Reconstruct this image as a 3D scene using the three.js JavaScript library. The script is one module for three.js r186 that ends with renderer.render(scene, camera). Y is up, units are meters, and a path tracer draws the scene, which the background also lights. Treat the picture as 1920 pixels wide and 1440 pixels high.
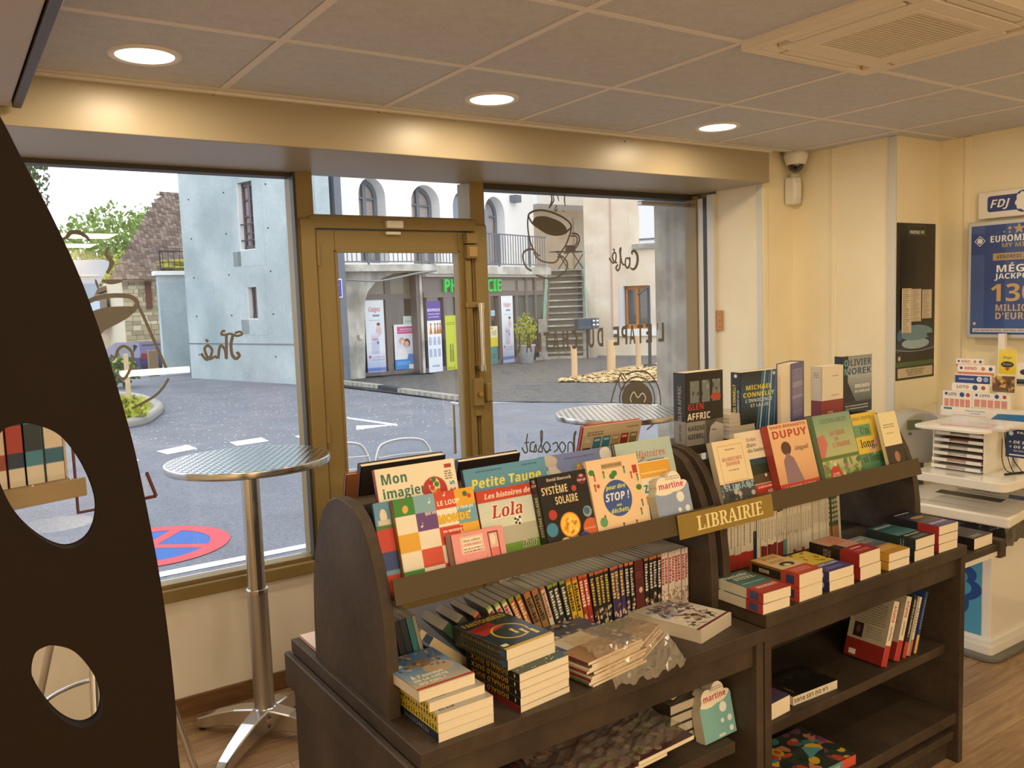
import * as THREE from 'three';
import { RoundedBoxGeometry } from 'three/addons/geometries/RoundedBoxGeometry.js';
import { mergeGeometries } from 'three/addons/utils/BufferGeometryUtils.js';
import { FontLoader } from 'three/addons/loaders/FontLoader.js';
import { RectAreaLightUniformsLib } from 'three/addons/lights/RectAreaLightUniformsLib.js';
RectAreaLightUniformsLib.init();

// ---------------------------------------------------------------- camera, sky, exposure
const scene = new THREE.Scene();
const camera = new THREE.PerspectiveCamera(48.647, 4 / 3, 0.05, 400);
camera.position.set(-0.8627, 1.653, 2.3733);
camera.rotation.set(-0.09593, -0.591246, -0.0347, 'YXZ');
camera.updateMatrixWorld(true);
scene.background = new THREE.Color(1.9, 1.97, 2.06);          // bright overcast sky
const renderer = new THREE.WebGLRenderer({ antialias: true });
renderer.toneMapping = THREE.LinearToneMapping;
renderer.toneMappingExposure = 1.0;
renderer.shadowMap.enabled = true;
const LAMP_COLOR = new THREE.Color(1.0, 0.8, 0.53), LAMP_POWER = 100;

// ---------------------------------------------------------------- helpers
let seed = 7;
const rnd = (a = 0, b = 1) => { seed = (seed * 1664525 + 1013904223) >>> 0; return a + (b - a) * (seed / 4294967296); };
const V = (x, y, z) => new THREE.Vector3(x, y, z);
const FOCAL = 1592.885, CAM = camera.position.clone(), QC = camera.quaternion.clone();
function ray(u, v) { return V((u - 960) / FOCAL, -(v - 720) / FOCAL, -1).applyQuaternion(QC); }
// a photo pixel met with the plane that the thing touches
function onP(u, v, p, n) { const d = ray(u, v), t = p.clone().sub(CAM).dot(n) / d.dot(n); return CAM.clone().addScaledVector(d, t); }
const onX = (u, v, x) => onP(u, v, V(x, 0, 0), V(1, 0, 0)), onY = (u, v, y) => onP(u, v, V(0, y, 0), V(0, 1, 0)), onZ = (u, v, z) => onP(u, v, V(0, 0, z), V(0, 0, 1));
const used = new Map();
function numbered(n) { const k = used.get(n) || 0; used.set(n, k + 1); return k ? n + '_' + String(k).padStart(3, '0') : n; }
function tag(o, label, category, group, kind) {
  if (label) o.userData.label = label; if (category) o.userData.category = category;
  if (group) o.userData.group = group; if (kind) o.userData.kind = kind; return o;
}
function shade(o) { o.castShadow = true; o.receiveShadow = true; return o; }
function thing(name, label, category, group, pos) {
  const g = new THREE.Group(); g.name = numbered(name); scene.add(g); if (pos) g.position.copy(pos); return tag(g, label, category, group);
}
function struct(name, label) { const g = new THREE.Group(); g.name = name; scene.add(g); return tag(g, label, name.split('_')[0], null, 'structure'); }
function part(name, geo, material, parent, label) {
  const m = shade(new THREE.Mesh(geo, material)); m.name = name; parent.add(m); if (label) m.userData.label = label; return m;
}
function single(name, geo, material, label, category, group) {
  const m = shade(new THREE.Mesh(geo, material)); m.name = numbered(name); scene.add(m); return tag(m, label, category, group);
}
function uvm(geo) {                                              // uv in metres, by the way each face points
  const g = geo.index ? geo.toNonIndexed() : geo, p = g.attributes.position, n = g.attributes.normal, uv = new Float32Array(p.count * 2);
  for (let i = 0; i < p.count; i += 3) {
    let ax = 0, ay = 0, az = 0;
    for (let k = 0; k < 3; k++) { ax += Math.abs(n.getX(i + k)); ay += Math.abs(n.getY(i + k)); az += Math.abs(n.getZ(i + k)); }
    for (let k = i; k < i + 3; k++) {
      const x = p.getX(k), y = p.getY(k), z = p.getZ(k);
      if (ax >= ay && ax >= az) { uv[k * 2] = z; uv[k * 2 + 1] = y; } else if (ay >= az) { uv[k * 2] = x; uv[k * 2 + 1] = z; } else { uv[k * 2] = x; uv[k * 2 + 1] = y; }
    }
  }
  g.setAttribute('uv', new THREE.BufferAttribute(uv, 2)); return g;
}
function B(x0, x1, y0, y1, z0, z1) { const g = new THREE.BoxGeometry(Math.abs(x1 - x0), Math.abs(y1 - y0), Math.abs(z1 - z0)); g.translate((x0 + x1) / 2, (y0 + y1) / 2, (z0 + z1) / 2); return uvm(g); }
function RB(x0, x1, y0, y1, z0, z1, r = 0.003, s = 1) { const g = new RoundedBoxGeometry(x1 - x0, y1 - y0, z1 - z0, s, r); g.translate((x0 + x1) / 2, (y0 + y1) / 2, (z0 + z1) / 2); return uvm(g); }
function cyl(r0, r1, h, x, y, z, n = 24) { const g = new THREE.CylinderGeometry(r1, r0, h, n); g.translate(x, y + h / 2, z); return g; }
function tube(pts, r, n = 24, m = 8, closed = false) { return new THREE.TubeGeometry(new THREE.CatmullRomCurve3(pts, closed, 'catmullrom', 0.4), n, r, m, closed); }
function bar(a, b, r, m = 8) { return new THREE.TubeGeometry(new THREE.LineCurve3(a, b), 1, r, m, false); }
function flip(g) { const h = g.index ? g.toNonIndexed() : g; for (const a of Object.values(h.attributes)) { const n = a.itemSize, d = a.array; for (let i = 0; i < a.count; i += 3) for (let k = 0; k < n; k++) { const t = d[(i + 1) * n + k]; d[(i + 1) * n + k] = d[(i + 2) * n + k]; d[(i + 2) * n + k] = t; } } return h; }
function merge(list) { const l = list.map((g) => { const h = g.index ? g.toNonIndexed() : g; for (const k of Object.keys(h.attributes)) if (!['position', 'normal', 'uv'].includes(k)) h.deleteAttribute(k); return h; }); return mergeGeometries(l, false); }
function prism(pts, depth, bevel = 0) {                          // outline in x, y; depth along +z
  const s = new THREE.Shape(pts.map((p) => new THREE.Vector2(p[0], p[1])));
  return new THREE.ExtrudeGeometry(s, { depth, bevelEnabled: bevel > 0, bevelSize: bevel, bevelThickness: bevel, bevelSegments: 1, curveSegments: 16 });
}
let strokeZ = 0;
function ribbon(pts, w, z, n = 40, closed = false) { strokeZ = (strokeZ + 1) % 14; z += strokeZ * 0.0002;             // a flat stroke of width w lying in the plane z
  const c = new THREE.CatmullRomCurve3(pts.map((p) => V(p.x, p.y, 0)), closed, 'catmullrom', 0.5), P = [], I = [];
  for (let i = 0; i <= n; i++) {
    const p = c.getPoint(i / n), t = c.getTangent(i / n), ww = (typeof w === 'function' ? w(i / n) : w) / 2;
    const zi = z + i * 1.2e-5; P.push(p.x - t.y * ww, p.y + t.x * ww, zi, p.x + t.y * ww, p.y - t.x * ww, zi);
    if (i) { const k = i * 2; I.push(k - 2, k - 1, k, k, k - 1, k + 1); }
  }
  const g = new THREE.BufferGeometry(); g.setAttribute('position', new THREE.Float32BufferAttribute(P, 3)); g.setIndex(I); g.computeVertexNormals();
  g.setAttribute('uv', new THREE.Float32BufferAttribute(new Float32Array(P.length / 3 * 2), 2)); return g;
}

// ---------------------------------------------------------------- procedural textures
function hash(x, y, s) { let h = Math.imul(x, 374761393) + Math.imul(y, 668265263) + Math.imul(s, 974634777); h = Math.imul(h ^ (h >>> 13), 1274126177); return ((h ^ (h >>> 16)) >>> 0) / 4294967296; }
function vnoise(x, y, px, py, s) {
  const xi = Math.floor(x), yi = Math.floor(y), fx = x - xi, fy = y - yi, a = fx * fx * (3 - 2 * fx), b = fy * fy * (3 - 2 * fy);
  const w = (v, p) => ((v % p) + p) % p;
  const q = (i, j) => hash(w(xi + i, px), w(yi + j, py), s);
  return (q(0, 0) * (1 - a) + q(1, 0) * a) * (1 - b) + (q(0, 1) * (1 - a) + q(1, 1) * a) * b;
}
function fbm(u, v, fx, fy, oct, s) { let t = 0, a = 0.5, n = 0; for (let i = 0; i < oct; i++) { t += a * vnoise(u * fx, v * fy, fx, fy, s + i); n += a; a *= 0.5; fx *= 2; fy *= 2; } return t / n; }
function tex(size, metres, fn, srgb = true) {
  const d = new Uint8Array(size * size * 4);
  for (let y = 0; y < size; y++) for (let x = 0; x < size; x++) { const c = fn(x / size, y / size), i = (y * size + x) * 4; d[i] = c[0]; d[i + 1] = c[1]; d[i + 2] = c[2]; d[i + 3] = 255; }
  const t = new THREE.DataTexture(d, size, size); t.wrapS = t.wrapT = THREE.RepeatWrapping; t.magFilter = THREE.LinearFilter; t.repeat.set(1 / metres, 1 / metres);
  if (srgb) t.colorSpace = THREE.SRGBColorSpace; t.needsUpdate = true; return t;
}
const mixc = (a, b, t) => [0, 1, 2].map((i) => Math.max(0, Math.min(255, a[i] + (b[i] - a[i]) * t)));
const grey = (v) => [v * 255, v * 255, v * 255];
const canvasTex = (w, h, draw) => { const c = document.createElement('canvas'); c.width = w; c.height = h; const x = c.getContext('2d'); draw(x, w, h); const t = new THREE.CanvasTexture(c); t.colorSpace = THREE.SRGBColorSpace; return t; };
const std = (color, roughness = 0.7, o = {}) => new THREE.MeshStandardMaterial({ color, roughness, ...o });
const phys = (color, roughness, o = {}) => new THREE.MeshPhysicalMaterial({ color, roughness, ...o });

const tTile = tex(256, 0.3, (u, v) => { const n = fbm(u, v, 64, 64, 2, 3), c = fbm(u, v, 8, 8, 3, 9), h = hash(Math.floor(u * 256), Math.floor(v * 256), 5); return mixc([192, 192, 194], [218, 220, 224], n * 0.5 + c * 0.4 - (h > 0.985 ? 0.7 : 0)); });
const tWall = tex(256, 1.1, (u, v) => mixc([242, 228, 194], [251, 241, 212], fbm(u, v, 6, 6, 5, 21)));
const tSill = tex(256, 1.3, (u, v) => mixc([230, 222, 206], [246, 240, 228], fbm(u, v, 9, 5, 5, 25)));
const tLam = tex(512, 0.9, (u, v) => { const n = fbm(u, v, 5, 5, 6, 31), f = fbm(u, v, 60, 60, 3, 37); return mixc([52, 42, 34], [84, 71, 58], Math.min(1, Math.max(0, (n - 0.25) * 1.6 + (f - 0.5) * 0.35))); });
const bLam = tex(256, 0.9, (u, v) => grey(fbm(u, v, 80, 80, 3, 41)), false);
const woodTex = (s, a, b) => tex(512, 1.2, (u, v) => { const w = fbm(u, v, 3, 12, 4, s), g = fbm(u, v, 4, 130, 3, s + 7), r = 0.5 + 0.5 * Math.sin((v * 14 + w * 5 + fbm(u, v, 2, 6, 3, s + 3) * 4) * 6.283); return mixc(a, b, Math.max(0, Math.min(1, g * 0.65 + r * 0.22 + (w - 0.5) * 0.5))); });
const tFloor = [woodTex(51, [132, 103, 74], [186, 156, 122]), woodTex(61, [122, 95, 68], [176, 146, 112]), woodTex(71, [140, 110, 80], [192, 163, 128])];
const tAsph = tex(512, 2.2, (u, v) => { const n = fbm(u, v, 160, 160, 2, 81), c = fbm(u, v, 5, 5, 4, 83), h = hash(Math.floor(u * 512), Math.floor(v * 512), 85); return mixc([88, 92, 101], [150, 154, 163], n * 0.6 + c * 0.3 + (h > 0.97 ? 0.4 : 0)); });
const tRender = tex(512, 5, (u, v) => { const n = fbm(u, v, 5, 5, 6, 91), f = fbm(u, v, 70, 70, 2, 93); return mixc([152, 168, 172], [190, 203, 206], Math.max(0, Math.min(1, (n - 0.25) * 1.5 + (f - 0.5) * 0.3))); });
const tCream = tex(512, 4, (u, v) => { const n = fbm(u, v, 6, 8, 6, 95); return mixc([222, 203, 178], [244, 231, 212], Math.max(0, Math.min(1, (n - 0.2) * 1.6))); });
const tStain = tex(512, 3, (u, v) => { const n = fbm(u, v, 8, 5, 6, 97); return mixc([140, 138, 128], [214, 212, 202], Math.max(0, Math.min(1, (n - 0.28) * 2.2))); });
const tConc = tex(256, 1, (u, v) => mixc([128, 124, 116], [190, 187, 178], fbm(u, v, 9, 9, 5, 99)));
const tPaper = tex(128, 0.01, (u, v) => grey(0.86 + 0.14 * hash(0, Math.floor(v * 24), 4)), false);

const M = {
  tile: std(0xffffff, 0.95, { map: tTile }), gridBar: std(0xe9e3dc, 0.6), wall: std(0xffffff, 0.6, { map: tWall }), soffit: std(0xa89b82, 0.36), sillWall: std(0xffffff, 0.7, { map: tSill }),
  trim: std(0xd9d6cc, 0.45), frame: std(0x8f7a4a, 0.45), frameDark: std(0x3a352c, 0.5), metal: std(0xd4d4d4, 0.22, { metalness: 1 }), metalRough: std(0xb9b8b5, 0.38, { metalness: 1 }),
  alu: std(0xcfcfd0, 0.3, { metalness: 1 }), black: std(0x17150f, 0.6), darkGap: std(0x0d0b09, 0.9), whitePlastic: std(0xe9e6df, 0.4), whiteGloss: phys(0xeeebe4, 0.25, { clearcoat: 0.4 }),
  lam: phys(0xffffff, 0.55, { specularIntensity: 0.6,  map: tLam, bumpMap: bLam, bumpScale: 0.0006 }), lamEdge: std(0x7a6a59, 0.5), lip: phys(0x544631, 0.5, { specularIntensity: 0.6 }), panel: phys(0x190f05, 0.75, { specularIntensity: 0.35 }),
  glass: phys(0xffffff, 0.0, { transmission: 1, thickness: 0, ior: 1.5 }), asphalt: std(0xffffff, 0.9, { map: tAsph }), paint: std(0xe9ebee, 0.7), conc: std(0xffffff, 0.9, { map: tConc }),
  render: std(0xffffff, 0.9, { map: tRender }), cream: std(0xffffff, 0.9, { map: tCream }), stain: std(0xffffff, 0.9, { map: tStain }), white: std(0xf4f4f2, 0.85), shutter: std(0x8d96a6, 0.6), slate: std(0x6b727c, 0.6),
  iron: std(0x3b3f45, 0.55, { metalness: 0.3 }), pane: phys(0x55595c, 0.06, { clearcoat: 0.5 }), vinyl: std(0x6f6960, 0.6, { side: THREE.DoubleSide }), pages: std(0xf4e6cc, 0.9, { map: tPaper }), pagesGrey: std(0xc9bfae, 0.9, { map: tPaper }),
  leaf: phys(0x7f9a4c, 0.9, { transmission: 0.3, thickness: 0, side: THREE.DoubleSide }), leafY: phys(0xb9bf4a, 0.9, { transmission: 0.3, thickness: 0, side: THREE.DoubleSide }), leafD: phys(0x5f7350, 0.9, { transmission: 0.25, thickness: 0, side: THREE.DoubleSide }),
};
const font = await new FontLoader().loadAsync('fonts/droid/droid_sans_bold.typeface.json');
const fontSerif = await new FontLoader().loadAsync('fonts/droid/droid_serif_bold.typeface.json');

// ---------------------------------------------------------------- room shell
const CEIL = 2.40, SOF = 2.237, ZW = -1.2, LED = [[-2.1, 3.9], [-0.9, 3.9], [0.3, 3.9], [-0.9, 5.1], [0.3, 5.1]];
{
  const f = struct('floor', 'brown wood-look plank floor');
  part('underlay', B(-3, 3.6, -0.12, -0.006, -1.35, 5.5), std(0x3a2d22, 0.9), f);
  const fm = tFloor.map((t) => std(0xffffff, 0.48, { map: t }));
  let row = 0;
  for (let z = -1.3; z < 5.4; z += 0.18, row++) for (let x = -3 - (row * 0.43) % 1.2; x < 3.6; x += 1.2) {
    const x0 = Math.max(-3, x), x1 = Math.min(3.6, x + 1.2); if (x1 - x0 < 0.05) continue;
    part('plank', B(x0 + 0.0008, x1 - 0.0008, -0.006, 0, z + 0.0008, z + 0.1792), fm[Math.floor(rnd(0, 3))], f);
  }
  const c = struct('ceiling', 'suspended ceiling of fine-grained beige tiles');
  part('slab', B(-3, 3.6, 2.43, 2.6, -1.4, 5.5), M.black, c);
  for (let i = -5; i < 6; i++) for (let j = -2; j < 9; j++) {
    let x0 = i * 0.6, z0 = j * 0.6; if (i === 2 && j === 1) continue;
    let x1 = x0 + 0.6, z1 = z0 + 0.6; if (j === -2) { z0 = -0.65; z1 = -0.608; x0 = i * 0.6; } if (x1 > 3.52) x1 = 3.52; if (z1 > 5.45) z1 = 5.45;
    const bx = 0.0148; if (LED.some(([a, b]) => Math.abs(a - x0 - 0.3) < 0.1 && Math.abs(b - z0 - 0.3) < 0.1)) continue; part('ceiling_tile', B(x0 + bx, x1 - bx, 2.4025, 2.418, z0 + (j === -2 ? 0 : bx), z1 - bx), M.tile, c);
  }
  for (let i = -5; i < 6; i++) part('grid_bar', B(i * 0.6 - 0.012, i * 0.6 + 0.012, CEIL, 2.42, -0.65, 5.45), M.gridBar, c);
  for (const z of [-0.608, 0, 0.6, 1.2, 1.8, 2.4, 3, 3.6, 4.2, 4.8]) for (let i = -5; i < 6; i++) part('grid_bar', B(i * 0.6 + 0.012, Math.min(i * 0.6 + 0.588, 3.5), CEIL + 0.0006, 2.42, z - 0.012, z + 0.012), M.gridBar, c);
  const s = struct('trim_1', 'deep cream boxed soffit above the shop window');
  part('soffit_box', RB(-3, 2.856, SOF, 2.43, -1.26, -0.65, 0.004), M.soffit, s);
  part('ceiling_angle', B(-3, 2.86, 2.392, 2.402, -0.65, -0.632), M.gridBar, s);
  for (const [u, v] of [[510, 175], [400, 174], [710, 207], [1172, 262]]) { const p = onZ(u, v + 3, -0.648); part('screw', new THREE.SphereGeometry(0.003, 8, 6).translate(p.x, p.y, -0.649), M.darkGap, s); }
  // wall with the shop window
  const w = struct('wall_window', 'cream painted wall under the shop window');
  part('parapet', B(-3, 0.446, 0, 0.50, -1.36, ZW), M.sillWall, w); part('parapet', B(1.4, 2.9, 0, 0.50, -1.42, ZW), M.sillWall, w);
  part('lintel', B(-3, 2.9, 2.3, 2.6, -1.55, -1.22), M.conc, w); part('side', B(-3.1, -2.3, 0.5, 2.25, -1.42, ZW), M.wall, w);
  const r = struct('wall_right', 'cream panelled side wall stepping beside the window');
  part('reveal', B(2.862, 3.7, 0, 2.43, -1.03, -0.70), M.wall, r); part('wall_panel', B(3.115, 3.7, 0, 2.43, -0.70, -0.09), M.wall, r); part('wall_panel', B(3.50, 3.7, 0, 2.43, -0.09, 5.5), M.wall, r);
  part('outer_pier', B(2.875, 3.7, -0.2, 2.6, -1.55, -1.03), std(0xffffff, 0.85, { map: tConc }), r);
  const t2 = struct('trim_2', 'pale cover strips on the wall joints');
  part('cover_strip', RB(2.85, 2.864, 0, CEIL, -0.735, -0.697, 0.003), M.trim, t2); part('cover_strip', RB(2.855, 2.895, 0, CEIL, -0.703, -0.693, 0.003), M.wall, t2);
  part('cover_strip', RB(3.105, 3.117, 0, CEIL, -0.452, -0.425, 0.003), M.wall, t2); part('cover_strip', RB(3.105, 3.117, 0, CEIL, -0.128, -0.086, 0.003), M.trim, t2);
  part('cover_strip', RB(3.49, 3.502, 0, CEIL, 0.045, 0.075, 0.003), M.wall, t2);
  const l = struct('wall_left', 'plain cream side wall'); part('wall_panel', B(-3.1, -3, 0, 2.43, -1.42, 5.5), M.wall, l);
  const b = struct('wall_back', 'plain cream back wall'); part('wall_panel', B(-3.1, 3.7, 0, 2.43, 5.45, 5.6), M.wall, b);
  const bb = struct('baseboard_window', 'brown wood skirting under the window'); part('board', RB(-3, 0.446, 0, 0.08, -1.2, -1.186, 0.003), std(0xc9b49a, 0.5, { map: tFloor[1] }), bb);
  const br = struct('baseboard_right', 'brown wood skirting on the side wall'); part('board', RB(3.486, 3.5, 0, 0.08, -0.08, 5.4, 0.003), std(0xc9b49a, 0.5, { map: tFloor[1] }), br);
}
// ---------------------------------------------------------------- window, door, second window
const fr = M.frame;
const win1 = struct('window_1', 'large shop window with olive metal frame'), win2 = struct('window_2', 'shop window beside the door with drawn cup'), door = struct('door_1', 'olive metal glazed shop door with transom');
{
  part('sill_profile', RB(-2.3, 0.446, 0.492, 0.545, -1.30, -1.172, 0.006), fr, win1); part('sill_bead', RB(-2.3, 0.446, 0.543, 0.562, -1.275, -1.2, 0.004), fr, win1);
  part('outer_ledge', B(-2.3, 0.446, 0.44, 0.535, -1.37, -1.28), std(0xe4e6e8, 0.7), win1);
  part('head', B(-2.3, 0.446, 2.219, 2.3, -1.29, -1.215), M.frameDark, win1); part('jamb', B(-2.32, -2.26, 0.5, 2.24, -1.3, -1.19), fr, win1);
  part('pane', B(-2.27, 0.446, 0.545, 2.23, -1.2515, -1.2505), M.glass, win1);
  // door frame
  part('post', RB(0.446, 0.529, 0, 2.24, -1.31, -1.19, 0.004), fr, door); part('post', RB(1.322, 1.404, 0, 2.24, -1.31, -1.19, 0.004), fr, door);
  part('post_cover', RB(0.458, 0.527, 0, 2.045, -1.2, -1.176, 0.008, 2), fr, door); part('post_cover', RB(1.33, 1.404, 0, 2.035, -1.2, -1.176, 0.008, 2), fr, door);
  part('post_bead', RB(0.44, 0.452, 0.5, 2.24, -1.23, -1.185, 0.003), M.frameDark, door);
  part('transom_bar', RB(0.5, 1.35, 2.001, 2.055, -1.30, -1.178, 0.005), fr, door); part('transom_pane', B(0.525, 1.325, 2.05, 2.24, -1.2515, -1.2505), M.glass, door);
  part('transom_bead', RB(0.529, 1.322, 2.055, 2.064, -1.24, -1.2, 0.002), fr, door);
  const leaf = new THREE.Group(); leaf.name = 'door_leaf'; door.add(leaf);
  part('stile', RB(0.532, 0.617, 0.01, 1.996, -1.25, -1.192, 0.004), fr, leaf); part('stile', RB(1.247, 1.318, 0.01, 1.996, -1.25, -1.192, 0.004), fr, leaf);
  part('rail', RB(0.617, 1.247, 1.905, 1.996, -1.25, -1.193, 0.004), fr, leaf); part('rail', RB(0.617, 1.247, 0.01, 0.32, -1.25, -1.193, 0.004), fr, leaf);
  part('glazing_bead', merge([RB(0.612, 0.624, 0.31, 1.91, -1.205, -1.186, 0.003), RB(1.24, 1.252, 0.31, 1.91, -1.205, -1.186, 0.003), RB(0.612, 1.252, 1.897, 1.909, -1.205, -1.186, 0.003)]), fr, leaf);
  part('pane', B(0.615, 1.25, 0.31, 1.908, -1.2265, -1.2255), M.glass, leaf);
  for (const y of [1.84, 1.06, 0.3]) part('hinge', merge([cyl(0.0085, 0.0085, 0.085, 0.533, y, -1.178, 12), cyl(0.0075, 0.0075, 0.012, 0.533, y + 0.085, -1.178, 12)]), fr, door);
  // espagnolette, pull bar and lock on the closing side
  part('bolt_rod', RB(1.272, 1.302, 0.9, 1.86, -1.195, -1.172, 0.004), fr, leaf); part('bolt_guide', merge([RB(1.262, 1.345, 1.632, 1.662, -1.176, -1.164, 0.006)]), fr, leaf);
  part('strike_box', merge([RB(1.272, 1.334, 1.87, 1.935, -1.19, -1.150, 0.004), RB(1.27, 1.336, 1.94, 1.99, -1.19, -1.145, 0.004)]), fr, door);
  part('strike_plate', RB(1.281, 1.327, 1.878, 1.926, -1.152, -1.146, 0.002), std(0xb79a6a, 0.5, { metalness: 0.6 }), door, 'worn metal strike plate');
  part('pull_handle', merge([tube([V(1.325, 1.63, -1.13), V(1.325, 1.34, -1.13)], 0.011, 4, 14), cyl(0.0145, 0.0145, 0.03, 1.325, 1.625, -1.13, 16), cyl(0.0145, 0.0145, 0.03, 1.325, 1.325, -1.13, 16), RB(1.312, 1.338, 1.63, 1.65, -1.19, -1.125, 0.004), RB(1.312, 1.338, 1.33, 1.35, -1.19, -1.125, 0.004)]), M.metal, door, 'chrome pull bar');
  part('lock_case', merge([RB(1.285, 1.34, 1.15, 1.29, -1.19, -1.15, 0.006), RB(1.292, 1.335, 1.10, 1.155, -1.19, -1.165, 0.006), RB(1.345, 1.372, 1.17, 1.262, -1.19, -1.13, 0.008, 2)]), fr, leaf);
  const k = cyl(0.013, 0.013, 0.012, 0, 0, 0, 18); k.rotateX(Math.PI / 2); k.translate(1.313, 1.212, -1.15); part('lock_cylinder', k, std(0xc8a860, 0.3, { metalness: 1 }), leaf, 'brass lock cylinder');
  part('outer_handle', merge([RB(1.246, 1.262, 0.9, 1.16, -1.33, -1.31, 0.005), RB(1.246, 1.262, 1.15, 1.165, -1.33, -1.25, 0.003)]), M.alu, leaf);
  // window right of the door
  part('pane', B(1.4, 2.87, 0.545, 2.22, -1.2515, -1.2505), M.glass, win2); part('head', B(1.404, 2.87, 2.208, 2.3, -1.29, -1.19), M.frameDark, win2);
  part('sill_profile', RB(1.404, 2.87, 0.492, 0.545, -1.30, -1.172, 0.006), fr, win2); part('sill_bead', RB(1.404, 2.87, 0.543, 0.562, -1.275, -1.2, 0.004), fr, win2);
  part('jamb', RB(2.835, 2.875, 0.5, 2.23, -1.25, -1.16, 0.004), fr, win2); part('jamb', RB(2.845, 2.87, 0.5, 2.21, -1.16, -1.115, 0.003), M.trim, win2);
  part('shutter_track', B(2.842, 2.872, 0.5, 2.21, -1.114, -1.085), M.frameDark, win2); part('jamb_cover', RB(2.84, 2.872, 0.5, 2.225, -1.084, -1.03, 0.004), M.trim, win2);
  const pt = onX(1336, 600, 2.858); part('mending_plate', RB(2.848, 2.8615, pt.y - 0.06, pt.y + 0.055, -1.035, -0.985, 0.002), std(0xc08a5c, 0.6), win2, 'small copper-coloured mending plate');
  for (let i = 0; i < 3; i++) part('screw', new THREE.SphereGeometry(0.0025, 6, 5).translate(2.848, pt.y - 0.04 + i * 0.037, -1.0), M.darkGap, win2);
  part('closer_arm', RB(2.45, 2.87, 2.17, 2.19, -1.24, -1.2, 0.003), M.metalRough, win2);
}
// door contact sensor
{
  const s = thing('contact_sensor', 'small white plastic contact sensor above the glazed door', 'sensor');
  part('housing', RB(0.856, 0.94, 2.006, 2.04, -1.178, -1.152, 0.005, 2), M.whitePlastic, s); part('magnet', RB(0.86, 0.934, 1.978, 1.992, -1.192, -1.172, 0.003, 2), M.whitePlastic, s);
}
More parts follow.
